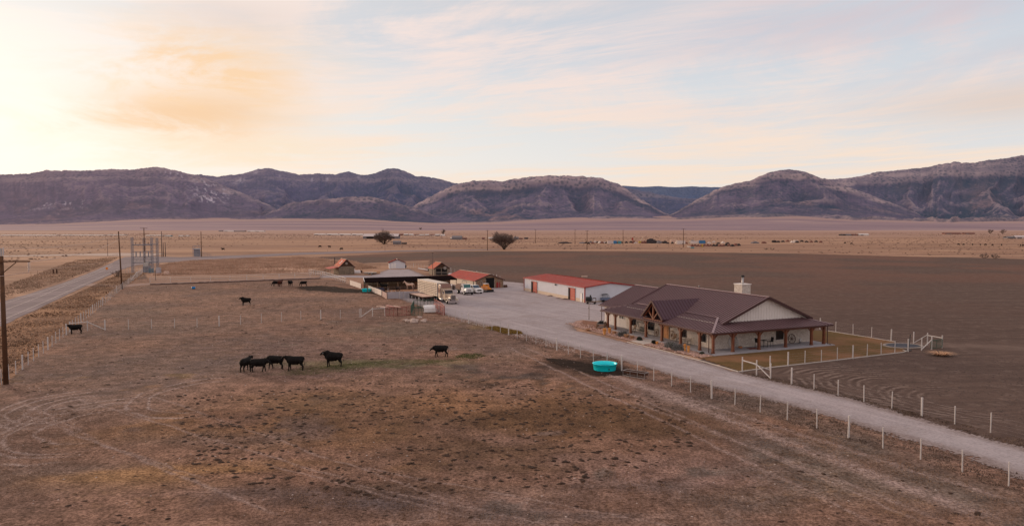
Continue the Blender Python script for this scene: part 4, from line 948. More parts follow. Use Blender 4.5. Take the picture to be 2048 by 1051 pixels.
# lamp post and things between house and workshop
q = P(1178, 639); t = thing('lamp_post', 'slim dark metal post standing on the gravel before the workshop', 'post', (q[0], q[1], 0))
mb = MB(); mb.tube([(0, 0, 0), (0, 0, 3.1)], .07, 8); mb.build('pole', M_GREYWOOD, t, True)
mb = MB(); mb.cbox((-.12, 0, 2.1), (.16, .14, .25)); mb.build('meter_box', M_STEEL, t)
mb = MB(); mb.cbox((-.02, 0, 2.85), (.5, .06, .10)); mb.cbox((0, 0, 3.14), (.22, .22, .08)); mb.build('crossbar', M_BLACK, t)
q = P(1180, 607.5); t = thing('barrel_smoker', 'black barrel smoker on a small wheeled frame in front of the workshop gable', 'smoker', (q[0], q[1], 0), R(-10))
mb = MB(); mb.tube([(-.9, 0, 1.05), (-.85, 0, 1.05), (.35, 0, 1.05), (.4, 0, 1.05)], [.35, .5, .5, .35], 14); mb.build('barrel', M_BLACK, t, True)
mb = MB(); mb.tube([(.1, 0, 1.5), (.1, 0, 1.9)], .16, 8); mb.build('firebox', M_BLACK, t)
mb = MB(); mb.box(-.7, 1.3, -.4, .4, .38, .46); mb.box(.55, .62, -.4, .4, .46, 1.3); mb.box(1.2, 1.27, -.4, .4, .46, 1.3); mb.box(.55, 1.27, -.4, -.34, 1.22, 1.3); mb.box(.55, 1.27, .34, .4, 1.22, 1.3); mb.build('frame', M_RUST, t)
for x_ in (-.5, 1.0):
    for y_ in (-.45, .45): m2 = MB(); m2.tube([(x_, y_-.06, .24), (x_, y_+.06, .24)], .24, 12); m2.build('wheel', M_RUBBER, t)
# boat on trailer and side by side vehicle against the workshop gable
q = P(1224, 600.5); t = thing('boat_trailer', 'tan and white covered boat parked against the workshop gable wall', 'boat', (q[0], q[1], 0), R(14))
mb = MB(); mb.add([(-2.4, -.95, 1.0), (-2.4, .95, 1.0), (2.4, .95, 1.0), (2.9, 0, 1.15), (2.4, -.95, 1.0), (-2.5, -1.1, 1.75), (-2.5, 1.1, 1.75), (2.5, 1.1, 1.85), (3.4, 0, 2.0), (2.5, -1.1, 1.85)],
    [(0, 1, 2, 3, 4), (5, 9, 8, 7, 6), (0, 5, 6, 1), (1, 6, 7, 2), (2, 7, 8, 3), (3, 8, 9, 4), (4, 9, 5, 0)]); mb.build('hull', M_WAIN, t)
mb = MB(); mb.add([(-2.5, -1.1, 1.76), (-2.5, 1.1, 1.76), (2.5, 1.1, 1.86), (3.4, 0, 2.01), (2.5, -1.1, 1.86), (-2.2, 0, 2.15), (1.5, 0, 2.3)], [(0, 1, 5), (1, 2, 6, 5), (2, 3, 6), (3, 4, 6), (4, 0, 5, 6)]); mb.build('cover', M_GREYWOOD, t)
mb = MB(); mb.box(-2.55, -2.4, -1.12, 1.12, 1.6, 1.9); mb.build('white_transom', M_WHITE, t)
for y_ in (-.8, .8): m2 = MB(); m2.tube([(-.6, y_-.1, .33), (-.6, y_+.1, .33)], .33, 12); m2.build('wheel', M_RUBBER, t)
mb = MB(); mb.box(-2.2, 3.2, -.7, -.6, .5, .95); mb.box(-2.2, 3.2, .6, .7, .5, .95); mb.build('trailer_frame', M_STEEL, t)
q = P(1212, 603.5); t = thing('utility_buggy', 'small dark blue open buggy parked before the boat', 'buggy', (q[0], q[1], 0), R(10))
mb = MB(); mb.prism_y([(-1.2, .45), (-1.2, .95), (.3, .95), (.55, 1.0), (1.25, .85), (1.3, .45)], -.6, .6); mb.build('body', basic('slate_blue_paint', (.12, .15, .24), .4, spec=.5), t)
mb = MB()
for y_ in (-.55, .55): mb.tube([(-1.1, y_, .9), (-.9, y_, 1.7), (.3, y_, 1.7), (.7, y_, .95)], .03, 5)
mb.build('roll_cage', M_BLACK, t); mb = MB(); mb.box(-.95, .35, -.58, .58, 1.7, 1.74); mb.build('canopy', M_BLACK, t)
for x_ in (-.8, .85):
    for y_ in (-.6, .6): m2 = MB(); m2.tube([(x_, y_-.11, .3), (x_, y_+.11, .3)], .3, 12); m2.build('wheel', M_RUBBER, t)
# ------------------------------------------------------------------ gabled outbuildings (local x across the gable, y back)
def gable_building(name, label, cat, px, py, ang, W, L, he, hp, wall_m, roof_m, ov=.35, gable_m=None, group=None):
    loc, rz = frame(px, py, ang); t = thing(name, label, cat, loc, rz, group)
    mb = MB(); mb.box(0, W, 0, L, 0, he); mb.build('wall', wall_m, t)
    mb = MB(); mb.prism_y([(.02, he), (W-.02, he), (W/2, hp-.06)], .02, L-.02); mb.build('gable', gable_m or wall_m, t)
    sl = (hp-he)/(W/2); e = he-ov*sl+.04; mb = MB(); ms = MB()
    for pl in ([(-ov, L+ov, e), (-ov, -ov, e), (W/2, -ov, hp+.04), (W/2, L+ov, hp+.04)], [(W+ov, -ov, e), (W+ov, L+ov, e), (W/2, L+ov, hp+.04), (W/2, -ov, hp+.04)]): mb.slab(pl, .10); ms.seams(pl, .7, .05, .04)
    o = mb.build('roof', roof_m, t); ms.build('roof_ribs', roof_m, o)
    mb = MB(); mb.bar((-ov, -ov-.03, e-.04), (W/2, -ov-.03, hp), .06, .2); mb.bar((W/2, -ov-.03, hp), (W+ov, -ov-.03, e-.04), .06, .2); mb.build('rake_board', M_ROOF_T, t)
    mb = MB(); mb.bar((W/2, -ov, hp+.09), (W/2, L+ov, hp+.09), .3, .06); mb.build('ridge_cap', M_WAIN, t)
    return t
M_LOG = basic('weathered_logs', (.26, .20, .15), .95, var=.35, scale=1.5); M_LOGD = basic('dark_brown_boards', (.085, .045, .03), .9, var=.3)
def log_courses(t, W, L, he, m):
    mb = MB(); z = .14
    while z < he:
        mb.tube([(-.15, -.03, z), (W+.15, -.03, z)], .13, 6); mb.tube([(-.03, -.15, z), (-.03, L, z)], .13, 6); z += .27
    mb.build('log_courses', m, t)
M_CABR = basic('sunset_red_roof', (.58, .17, .10), .55, .1, var=.12)
cab = gable_building('log_cabin', 'log cabin with steep red roof, stovepipe and a lean-to porch', 'cabin', 678.3, 549, 27, 5.0, 7.0, 2.6, 5.0, M_LOG, M_CABR, gable_m=M_LOGD)
log_courses(cab, 5.0, 7.0, 2.6, M_LOG)
mb = MB(); mb.tube([(-.1, 5.6, 3.3), (-.1, 5.6, 5.3)], .12, 8); mb.lathe([(.001, 5.3), (.2, 5.3), (.16, 5.45), (.001, 5.46)], 8, (-.1, 5.6, 0)); mb.build('stovepipe', M_BLACK, cab)
mb = MB(); mb.slab([(-3.1, 7.2, 2.05), (-3.1, .0, 2.05), (-.25, .0, 2.55), (-.25, 7.2, 2.55)], .08); mb.build('porch_roof', M_ROOFR2, cab)
for y_ in (.2, 2.4, 4.8, 7.0): m2 = MB(); m2.box(-3.0, -2.86, y_-.07, y_+.07, 0, 2.0); m2.build('porch_post', M_LOG, cab)
for k, (x0, x1) in enumerate(((.9, 1.3), (1.5, 1.9))):
    m2 = MB(); sl = (5.0-2.6)/2.5
    m2.add([(x0, 2.6, 2.6+x0*sl+.13), (x0, 3.3, 2.6+x0*sl+.13), (x1, 3.3, 2.6+x1*sl+.13), (x1, 2.6, 2.6+x1*sl+.13), (x0, 2.6, 2.6+x0*sl), (x0, 3.3, 2.6+x0*sl), (x1, 3.3, 2.6+x1*sl), (x1, 2.6, 2.6+x1*sl)], [(0, 1, 2, 3), (4, 7, 6, 5), (0, 4, 5, 1), (1, 5, 6, 2), (2, 6, 7, 3), (3, 7, 4, 0)]); m2.build('skylight', M_WHITE, cab)
mb = MB(); mb.lathe([(.001, -.02), (.42, -.02), (.42, .04), (.001, .05)], 14); o = mb.build('gable_emblem', M_GREYWOOD, cab); o.location = (2.5, -.42+.36, 3.7); o.rotation_euler = (R(90), 0, 0)
mb = MB(); mb.box(-.06, .0, 1.0, 2.0, .05, 2.05); mb.build('door', M_LOGD, cab); mb = MB(); mb.box(-.05, .0, 3.4, 4.3, 1.0, 1.8); mb.build('window', M_GLASS, cab)
cab2 = gable_building('open_front_shed', 'small dark open-front shed with steep red roof beside a tall pole', 'shed', 868.6, 550.2, 22, 4.9, 6.6, 2.35, 4.1, M_LOG, M_CABR, gable_m=M_LOGD)
mb = MB(); mb.box(.5, 4.4, -.04, -.005, .1, 2.2); mb.build('open_front', M_DARK, cab2)
for x_ in (.45, 2.4, 4.4): m2 = MB(); m2.box(x_-.08, x_+.08, -.12, -.045, 0, 2.3); m2.build('front_post', M_LOG, cab2)
mb = MB()
for z_ in (.6, 1.0): mb.box(.5, 4.4, -.1, -.05, z_, z_+.1)
mb.build('front_rail', M_GREYWOOD, cab2)
mb = MB(); mb.lathe([(.001, -.03), (.55, -.03), (.55, .03), (.001, .04)], 16); o = mb.build('round_sign', M_GREYWOOD, cab2); o.location = (3.5, -.55, 2.35); o.rotation_euler = (R(90), 0, 0)
shed3 = gable_building('white_shed', 'small white metal shed with red roof at the back of the gravel lot', 'shed', 778.5, 537, 12, 6.0, 4.5, 2.3, 3.5, M_SHOPW, M_ROOFR2)
mb = MB()
for x_ in (.7, 1.7): mb.box(x_, x_+.9, -.05, -.003, .05, 2.1)
mb.build('door', M_WHITE, shed3)
barn = gable_building('red_roof_barn', 'low open-ended barn with cream side wall and red roof', 'barn', 951.4, 577, 26, 8.0, 20.5, 2.15, 3.65, basic('cream_metal_wall', (.66, .55, .44), .7, var=.08), M_ROOFR2, gable_m=M_OLDWOOD)
mb = MB(); mb.box(.02, 2.9, -.07, -.002, 0, 2.12); mb.box(5.3, 7.98, -.07, -.002, 0, 2.12); mb.build('plank_front', M_OLDWOOD, barn)
mb = MB(); mb.box(2.9, 5.3, -.06, -.004, 0, 2.75); mb.build('barn_opening', M_DARK, barn)
for x_ in (.1, 1.4, 2.85, 5.35, 6.6, 7.9): m2 = MB(); m2.box(x_-.07, x_+.07, -.15, -.075, 0, 2.3); m2.build('front_post', M_GREYWOOD, barn)
mb = MB(); mb.bar((1.5, -.17, 2.1), (2.8, -.17, .4), .06, .15); mb.box(1.4, 2.8, -.2, -.12, .9, 1.05); mb.box(1.4, 2.8, -.2, -.12, .4, .55); mb.build('leaning_boards', M_GREYWOOD, barn)
mb = MB(); mb.box(5.9, 7.0, -.13, -.08, .1, 1.5); mb.build('panel', M_REDTRIM, barn)
mb = MB(); mb.box(-.05, -.003, 1.3, 1.6, .2, 1.9); mb.build('side_opening', M_DARK, barn)
# ------------------------------------------------------------------ loafing shed with a dark roof
a_ = P(733, 582); b_ = P(914, 575.5); SL = math.hypot(b_[0]-a_[0], b_[1]-a_[1]); sa = math.atan2(b_[1]-a_[1], b_[0]-a_[0])
lo = thing('cattle_shed', 'long open cattle shelter with a black lean-to roof above the pens', 'cattle shed', (a_[0], a_[1], 0), sa)
M_BROOF = basic('black_roof_metal', (.014, .009, .009), 1, 0, var=.3, spec=0)
M_BEIGE = basic('beige_panel', (.36, .28, .21), .8, var=.2)
mb = MB(); ms = MB(); pl = [(-.5, -.2, 2.45), (SL, -.2, 2.45), (SL, 5.4, 3.02), (.4, 5.4, 3.02)]; mb.slab(pl, .28); ms.seams(pl, .8, .05, .05); o = mb.build('roof', M_BROOF, lo); ms.build('roof_ribs', M_BROOF, o)
mb = MB(); mb.bar((-.55, -.2, 2.45), (.35, 5.4, 3.04), .12, .12); mb.build('roof_edge', M_WHITE, lo)
mb = MB(); mb.box(.3, SL-.2, 5.0, 5.1, 0, 2.7); mb.build('back_wall', M_OLDWOOD, lo)
mb = MB()
for k in range(9): mb.box(.4+k*2.5, 2.7+k*2.5, 4.90, 4.985, 1.25, 2.2)
mb.build('wall_panel', M_BEIGE, lo, recalc=True)
for k in range(10): m2 = MB(); x_ = .2+k*(SL-.4)/9; m2.tube([(x_, 0, 0), (x_, 0, 2.2)], .09, 6); m2.build('post', M_OLDWOOD, lo)
# pen rails
M_PENR = basic('pen_rail_rust', (.20, .12, .095), .8, .2, var=.3)
def pipe_fence(name, label, pts, n_rails, h, mat, sp=2.5, rad=.035, group=None, cat='corral fence', closed_panels=None, lab_posts=True, top=True):
    pts = [Vector((*P(*p), 0)) if len(p) == 2 else Vector(p) for p in pts]; t = thing(name, label, cat, pts[0], 0, group); o0 = pts[0]
    for i, (a, b) in enumerate(zip(pts[:-1], pts[1:])):
        a, b = a-o0, b-o0; L = (b-a).length; n = max(1, round(L/sp))
        for k in range(n+(1 if i == len(pts)-2 else 0)):
            p = a.lerp(b, k/n); m2 = MB(); m2.tube([p, p+Vector((0, 0, h+.05))], rad*1.5, 6); m2.build('post', mat, t)
        for r_ in range(n_rails):
            z = h*(r_+1)/n_rails if top else h*(r_+.5)/n_rails
            m2 = MB(); m2.tube([a+Vector((0, 0, z)), b+Vector((0, 0, z))], rad, 5); m2.build('rail', mat, t)
    return t
pipe_fence('pen_fence', 'rusty pipe rail fence across the front of the cattle shelter', [(735, 585.5), (800, 584.5), (905, 581)], 4, 1.35, M_PENR, 3.0)
pipe_fence('pen_fence', 'rusty pipe rail fence in the shade behind the horses', [(770, 573.5), (900, 571)], 3, 1.3, M_GREYWOOD, 2.5)
# hay and feed strip in the pen
M_HAY = soil_mat('trampled_hay', (.50, .27, .16), (.40, .21, .13), (.58, .34, .2), big=.3, spk=.4)
sheet('hay_strip', PL([(772, 583.5), (848, 582), (850, 577), (800, 578), (772, 579)]), .05, M_HAY, .3, jit=.3, fine=.2)
M_PENSOIL = soil_mat('dark_pen_soil', (.045, .028, .022), (.06, .036, .028), (.08, .05, .038), big=.2, spk=.3)  # very dark soil colour over the pen floor
sheet('pen_ground', PL([(733, 585), (910, 580), (910, 570), (733, 573)]), .04, M_PENSOIL, .5, jit=.5, fine=.2)
# ------------------------------------------------------------------ windbreak panels and corral fence
M_PANELW = basic('whitewashed_panel', (.66, .57, .52), .7, var=.12, scale=1)
M_PANELG = basic('grey_sheet_panel', (.42, .385, .41), .7, var=.1, scale=.6)
M_PANELR = basic('red_brown_panel', (.34, .16, .12), .8, var=.25)
def panel_wall(name, label, a, b, h, mat, n, gap=.06, slats=None):
    pa, pb = Vector((*P(*a), 0)), Vector((*P(*b), 0)); t = thing(name, label, 'windbreak', pa, math.atan2(pb.y-pa.y, pb.x-pa.x)); L = (pb-pa).length
    for k in range(n):
        m2 = MB(); x0, x1 = L*k/n+gap/2, L*(k+1)/n-gap/2
        if slats:
            for j in range(slats): m2.box(x0, x1, -.03, .03, .1+(h-.1)*j/slats, .1+(h-.1)*(j+.72)/slats)
        else: m2.box(x0, x1, -.03, .03, .05, h)
        m2.build('panel', mat, t)
        m2 = MB(); m2.box(L*k/n-.05, L*k/n+.05, .035, .13, 0, h+.08); m2.build('post', M_OLDWOOD, t)
    return t
panel_wall('windbreak_panel', 'white solid board windbreak panels left of the red slatted gate', (700, 569.5), (722, 577), 1.35, M_PANELW, 4)
panel_wall('slatted_gate', 'red brown slatted board gate above the far turquoise tank', (723.5, 577.5), (736.5, 579.5), 1.35, M_PANELR, 2, slats=4)
panel_wall('windbreak_panel', 'white solid board windbreak panels running down to the pink slatted gate', (737, 580.5), (763, 591), 1.3, M_PANELW, 3)
panel_wall('slatted_gate', 'pink slatted gate at the lower end of the white windbreak', (764.5, 592.5), (773.5, 598), 1.4, basic('pink_slats', (.55, .38, .34), .8), 1, slats=5)
panel_wall('sheet_wall', 'light grey sheet metal wall facing the flatbed trailer', (775, 597.5), (806, 596.5), 1.55, M_PANELG, 2, gap=.02)
panel_wall('sheet_wall', 'light grey sheet metal wall partly behind the flatbed trailer', (806.5, 596.5), (838, 594), 1.45, M_PANELG, 2, gap=.02)
panel_wall('slatted_gate', 'short tan slatted board gate where the white rail fence ends', (692, 567.5), (699.5, 569), 1.3, basic('tan_slats', (.40, .26, .21), .8), 1, slats=5)
pipe_fence('corral_fence', 'white post and top rail fence between the pasture and the log cabin', [(618, 547), (650, 552.5), (692, 566)], 2, 1.45, M_POSTW, 2.4, .06)
pipe_fence('corral_fence', 'white rail fence along the lane on the far side of the pasture', [(300, 565), (460, 561), (620, 554.5), (648, 553)], 3, 1.5, M_POSTW, 5.2, .045)
pipe_fence('wire_corral', 'dark pipe corral behind the log cabin', [(600, 541), (650, 537), (705, 538), (760, 536)], 4, 1.6, M_OLDWOOD, 3.4, .03)
# ------------------------------------------------------------------ cattle panel pens by the pasture corner
def cattle_panel(parent, a, b, h, mat, bars=6, verts=2):
    a, b = Vector(a), Vector(b); m2 = MB(); Z = Vector((0, 0, 1)); L = (b-a)
    for z in (.12, h): m2.tube([a+Z*z, b+Z*z], .055, 5)
    for p in (a, b): m2.tube([p+Z*.12, p+Z*h], .055, 5)
    o = m2.build('panel_frame', mat, parent); m3 = MB()
    for k in range(1, bars): z = .12+(h-.12)*k/bars; m3.tube([a+Z*z, b+Z*z], .036, 4)
    for k in range(1, verts+1): p = a+L*k/(verts+1); m3.tube([p+Z*.12, p+Z*h], .036, 4)
    m3.build('bars', mat, o)
def pen(label, pts, mat, h=1.65, sp=3.0, name='panel_pen'):
    pts = [Vector((*P(*p), 0)) for p in pts]; t = thing(name, label, 'livestock panels', pts[0], 0, 'portable panel pens at the pasture corner'); o0 = pts[0]
    for a, b in zip(pts[:-1], pts[1:]):
        n = max(1, round((b-a).length/sp))
        for k in range(n): cattle_panel(t, a.lerp(b, k/n)-o0, a.lerp(b, (k+1)/n)-o0, h, mat)
pen('rust red tube panels in a row right of the white brace', [(771, 631.5), (795, 632), (822, 630)], M_REDP)
pen('green tube panels around the white hutch', [(822, 630.5), (844, 632), ], M_GREEN)
pen('green tube panels closing the far side of the small pen', [(822, 628), (828, 617), (868, 614)], M_GREEN)
pen('red tube panels stepping away right of the white hutch', [(868, 624), (888, 631)], M_REDP)
pen('red tube panel behind the right end of the small pen', [(868, 614), (880, 620), (889, 629)], M_REDP)
q = P(859, 624.5); t = thing('calf_hutch', 'white rounded calf hutch inside the green panels', 'hutch', (q[0], q[1], 0), R(14))
prof = [(-.8, 0), (-.8, .75), (-.6, 1.1), (-.2, 1.28), (.2, 1.28), (.6, 1.1), (.8, .75), (.8, 0)]
mb = MB(); mb.prism_x([(a, b+.15) for a, b in prof], -1.15, 1.15); mb.build('shell', M_WHITE, t)
for x_ in (-1.1, -.37, .37, 1.1): m2 = MB(); m2.prism_x([(a*1.05, b*1.04+.12) for a, b in prof], x_-.05, x_+.05); m2.build('rib', M_WHITE, t)
mb = MB(); mb.box(-1.2, -1.152, -.35, .35, .2, 1.0); mb.build('opening', M_DARK, t)
# planks and stones
M_PALEW = basic('pale_sawn_wood', (.66, .47, .38), .8, var=.2, scale=2)
rr = random.Random(5)
for i, (x_, y_, L, an, lb) in enumerate(((764, 616, 2.3, -8, 'pale plank lying flattest at the left end of the plank pile'), (771, 617.5, 2.0, -2, 'pale broad board in the middle of the plank pile'), (782, 615.5, 2.9, -42, 'long pinkish plank with red edge lying behind the red panels'), (794, 617, 2.2, -40, 'pale plank at the right end of the pile behind the red panels'))):
    q = P(x_, y_); mb = MB(); mb.box(-L/2, L/2, -.22, .22, 0, .12); o = mb.build('plank', M_PALEW if i != 2 else basic('pink_plank', (.62, .33, .28), .8)); o.location = (q[0], q[1], .25+.04*i); o.rotation_euler = (R(3), R(2), R(an)); tag(o, lb, 'plank', 'planks piled near the red panels')
M_BOULD = basic('pale_boulder', (.46, .35, .30), .95, var=.3, scale=2, bump=.1)
def boulder(px, py, r, label, seed, group=None):
    rr = random.Random(seed); b = bmesh.new(); bmesh.ops.create_icosphere(b, subdivisions=2, radius=1)
    for v in b.verts: v.co *= 1+.35*(rr.random()-.5); v.co.z = max(v.co.z, -.35)*.62
    me = bpy.data.meshes.new('boulder'); b.to_mesh(me); b.free(); me.materials.append(M_BOULD); o = link('boulder', me)
    q = P(px, py); o.location = (q[0], q[1], .1*r); o.scale = (r*1.3, r, r); o.rotation_euler = (0, 0, rr.random()*6); tag(o, label, 'boulder', group)
for i, (x_, y_, r_, lb) in enumerate(((811, 640.5, .42, 'pale boulder at the left end of the row below the green panels'), (818, 642.5, .5, 'second pale boulder from the left in the row below the panels'), (826, 640, .5, 'pale boulder at the back in the middle of the boulder row'), (828, 644, .75, 'largest flat pale boulder in the row below the green panels'),
    (834, 640.5, .42, 'pale boulder just right of the largest flat one'), (839, 635.5, .5, 'lone boulder nearest to the green panels'), (846, 643, .55, 'pale boulder leaning right at the end of the row'), (849, 640.5, .4, 'smaller boulder behind the right end of the boulder row'))): boulder(x_, y_, r_, lb, i+3, 'pale boulders below the green panels')
# ------------------------------------------------------------------ water tanks and feeder
M_TURQ = basic('turquoise_plastic', (.01, .88, .98), .35, var=.06, spec=.5)
M_WATER = basic('tank_water', (.0, .20, .24), .35, var=.1, spec=.6)
def tank(px, py, r, h, label, lean=0):
    q = P(px, py); t = thing('stock_tank', label, 'water tank', (q[0], q[1], 0), R(-70))
    mb = MB(); mb.lathe([(.001, 0), (r*.86, 0), (r*.9, .08), (r*.985, h*.96), (r*1.01, h*.97), (r*1.02, h), (r*.97, h+.005), (r*.95, h-.04), (r*.90, h*.5), (r*.87, .06), (.001, .05)], 40); mb.build('tub', M_TURQ, t, True)
    mb = MB(); mb.lathe([(.001, h*.5), (r*.9, h*.5)], 40); mb.build('water', M_WATER, t)
    mb = MB(); mb.cbox((r*.935, -.12, h*.38), (.08, .08, .2)); mb.build('drain_plug', M_BLACK, t)
    return t
tank(1209.5, 739, 1.42, .80, 'round turquoise stock tank standing in dark wet soil by the drive fence')
tank(733.5, 582.8, 1.25, .72, 'far turquoise stock tank below the red slatted gate')
q = P(387, 577.5); t = thing('blue_tub', 'small bright blue feed tub alone on the far pasture', 'tub', (q[0], q[1], 0)); mb = MB(); mb.lathe([(.001, 0), (.36, 0), (.5, .55), (.44, .55), (.3, .05), (.001, .05)], 14); mb.build('tub', basic('bright_blue_plastic', (.0, .20, .52), .4), t, True)
mb = MB(); mb.lathe([(.001, .3), (.38, .3)], 12); mb.build('feed', M_HAY, t)
p0, p1 = P3(1259, 750), P3(1284, 756.5); t = thing('feed_bunk', 'low metal feed bunk on a light tube frame right of the turquoise tank', 'feed trough', (p0+p1)/2, R(-42))
mb = MB(); mb.prism_x([(-.38, .62), (-.30, .30), (.30, .30), (.38, .62), (.34, .62), (.27, .34), (-.27, .34), (-.34, .62)], -1.35, 1.35)
mb.box(-1.38, -1.35, -.36, .36, .34, .62); mb.box(1.35, 1.38, -.36, .36, .34, .62); mb.build('trough', M_RUST, t)
mb = MB()
for y_ in (-.42, .42):
    mb.tube([(-1.4, y_, .64), (1.4, y_, .64)], .022, 5); mb.tube([(-1.4, y_, .05), (1.4, y_, .05)], .022, 5)
    for x_ in (-1.4, -.47, .47, 1.4): mb.tube([(x_, y_, .03), (x_, y_, .64)], .022, 5)
for x_ in (-1.4, 1.4): mb.tube([(x_, -.42, .64), (x_, .42, .64)], .022, 5)
mb.build('frame', M_STEEL, t)
# ------------------------------------------------------------------ wheels and trucks
def road_wheel(t, x, y, r, w_=.26, rim=M_STEEL):
    m2 = MB(); m2.tube([(x, y-w_/2, r), (x, y-w_/2+.03, r), (x, y+w_/2-.03, r), (x, y+w_/2, r)], [r*.9, r, r, r*.9], 16); o = m2.build('wheel', M_RUBBER, t, True)
    m3 = MB(); s_ = 1 if y > 0 else -1; m3.tube([(x, y+s_*w_*.5, r), (x, y+s_*(w_*.5+.03), r)], [r*.55, r*.42], 10); m3.build('rim', rim, o, True)
M_CREAM = basic('cream_truck_paint', (.55, .43, .33), .3, .1, var=.06, spec=.5)
M_BROWNP = basic('brown_truck_paint', (.20, .09, .06), .3, .1, var=.08, spec=.5)
M_CHROME = basic('chrome', (.60, .56, .56), .15, .9, var=.05)
M_ALU = basic('ribbed_aluminium', (.40, .345, .30), .5, .35, var=.12, scale=.8)
M_ALUR = basic('trailer_roof_sheet', (.66, .56, .47), .5, .2, var=.08)
M_LAMP = basic('headlamp_glass', (.7, .68, .62), .1, spec=.7)
bx_, by_ = P(907.5, 608.3); ANG = R(-64)
semi = thing('semi_tractor', 'long-nosed cream and brown semi truck with chrome grille facing right', 'truck', (bx_, by_, 0), ANG)
def SB(mb, n, m, p=semi, sm=False): return mb.build(n, m, p, sm)
mb = MB(); mb.box(-9.4, -.5, -.45, .45, .55, .95); SB(mb, 'chassis', M_BLACK)
mb = MB(); mb.prism_x([(-.62, 1.0), (.62, 1.0), (.62, 1.85), (.5, 2.0), (-.5, 2.0), (-.62, 1.85)], -2.7, -.32); SB(mb, 'hood', M_CREAM)
mb = MB()
for s_ in (-1, 1): mb.prism_y([(-2.1, .62), (-2.2, 1.05), (-1.85, 1.32), (-.95, 1.32), (-.55, 1.1), (-.45, .7), (-.65, .7), (-.8, 1.02), (-1.8, 1.02), (-1.95, .62)], s_*1.2-.02 if s_ < 0 else .64, -.64 if s_ < 0 else 1.22)
SB(mb, 'fender', M_CREAM)
mb = MB(); mb.box(-.32, -.2, -.52, .52, .85, 1.95); g = SB(mb, 'grille', M_CHROME)
mb = MB()
for k in range(9): mb.box(-.198, -.17, -.44+k*.105, -.39+k*.105, .95, 1.85)
SB(mb, 'grille_bars', M_BLACK, g)
mb = MB(); mb.box(-.2, .05, -1.2, 1.2, .35, .78); SB(mb, 'bumper', M_CHROME)
for s_ in (-1, 1): mb = MB(); mb.cbox((-.42, s_*.86, 1.25), (.22, .36, .22)); SB(mb, 'headlight', M_LAMP)
mb = MB(); mb.prism_y([(-4.3, .8), (-4.3, 2.75), (-3.1, 2.75), (-2.72, 2.05), (-2.6, 1.0), (-2.6, .8)], -1.0, 1.0); SB(mb, 'cab', M_CREAM)
mb = MB(); mb.add([(-3.06, -.88, 2.70), (-3.06, .88, 2.70), (-2.72, .90, 2.08), (-2.72, -.90, 2.08)], [(0, 1, 2, 3)]); mb.v = [(a+.03, b, c+.02) for a, b, c in mb.v]; SB(mb, 'windshield', M_GLASS)
mb = MB(); mb.box(-3.25, -2.75, -.98, .98, 2.72, 2.86); SB(mb, 'sun_visor', M_CHROME)
mb = MB()
for s_ in (-1, 1): mb.box(-3.9, -3.15, s_*1.01-.012, s_*1.01+.012, 1.95, 2.6)
SB(mb, 'side_window', M_GLASS)
mb = MB(); mb.prism_y([(-6.2, .85), (-6.2, 3.9), (-5.3, 3.9), (-4.32, 3.15), (-4.32, .85)], -1.2, 1.2); sl = SB(mb, 'sleeper', M_CREAM)
mb = MB(); mb.box(-6.15, -4.35, -1.215, -1.202, 2.0, 3.1); mb.box(-6.15, -4.35, 1.202, 1.215, 2.0, 3.1); mb.prism_y([(-5.35, 3.92), (-5.25, 3.96), (-4.28, 3.2), (-4.30, 3.1)], -1.15, 1.15); SB(mb, 'brown_stripe', M_BROWNP, sl)
for s_ in (-1, 1):
    mb = MB(); mb.tube([(-4.42, s_*1.28, .9), (-4.42, s_*1.28, 3.7), (-4.5, s_*1.28, 3.95)], .075, 8); SB(mb, 'exhaust_stack', M_CHROME, semi, True)
    mb = MB(); mb.tube([(-5.6, s_*.95, .72), (-4.0, s_*.95, .72)], .33, 12); SB(mb, 'fuel_tank', M_CHROME, semi, True)
    mb = MB(); mb.box(-3.05, -2.98, s_*1.32-.12, s_*1.32+.12, 1.9, 2.4); mb.bar((-3.05, s_*1.0, 2.35), (-3.05, s_*1.3, 2.35), .03); SB(mb, 'mirror', M_CHROME)
    road_wheel(semi, -1.3, s_*1.0, .5, .3)
    for x_ in (-7.3, -8.6): road_wheel(semi, x_, s_*.9, .5, .55)
# livestock trailer
d_ = Vector((math.cos(ANG), math.sin(ANG))); tp = Vector((bx_, by_))-d_*6.55
tr = thing('livestock_trailer', 'tall slatted aluminium livestock trailer hitched behind the semi truck', 'livestock trailer', (tp.x, tp.y, 0), ANG)
mb = MB(); mb.box(-13.2, 0, -1.25, 1.25, 1.15, 4.0); SB(mb, 'body', M_ALU, tr)
mb = MB()
for s_ in (-1, 1):
    for k in range(7): mb.box(-13.15, -.05, s_*1.25-.035, s_*1.25+.035, 1.3+k*.38, 1.52+k*.38)
    for k in range(12): mb.box(-13.1+k*1.18, -13.02+k*1.18, s_*1.25-.06, s_*1.25+.06, 1.16, 3.98)
SB(mb, 'side_slats', basic('slat_aluminium', (.52, .44, .375), .5, .3, var=.12, scale=.8), tr)
mb = MB()
for s_ in (-1, 1):
    for k in range(6): mb.box(-12.9, -.3, s_*1.253-.01, s_*1.253+.01, 1.54+k*.38, 1.66+k*.38)
SB(mb, 'vent_slots', basic('vent_shadow', (.14, .11, .09), .9), tr)
mb = MB(); mb.box(-13.25, .05, -1.3, 1.3, 4.0, 4.08); SB(mb, 'roof', M_ALUR, tr)
mb = MB(); mb.box(-9.5, -2.8, -1.2, 1.2, .55, 1.148); SB(mb, 'belly', M_ALU, tr)
mb = MB(); mb.box(.003, .03, -.9, .9, 1.6, 3.7); mb.box(.0, .05, -1.24, -1.1, 1.2, 3.95); mb.box(.0, .05, 1.1, 1.24, 1.2, 3.95); SB(mb, 'nose_panel', M_PANELG, tr)
for x_ in (-10.6, -11.9):
    for s_ in (-1, 1): road_wheel(tr, x_, s_*.95, .5, .5)
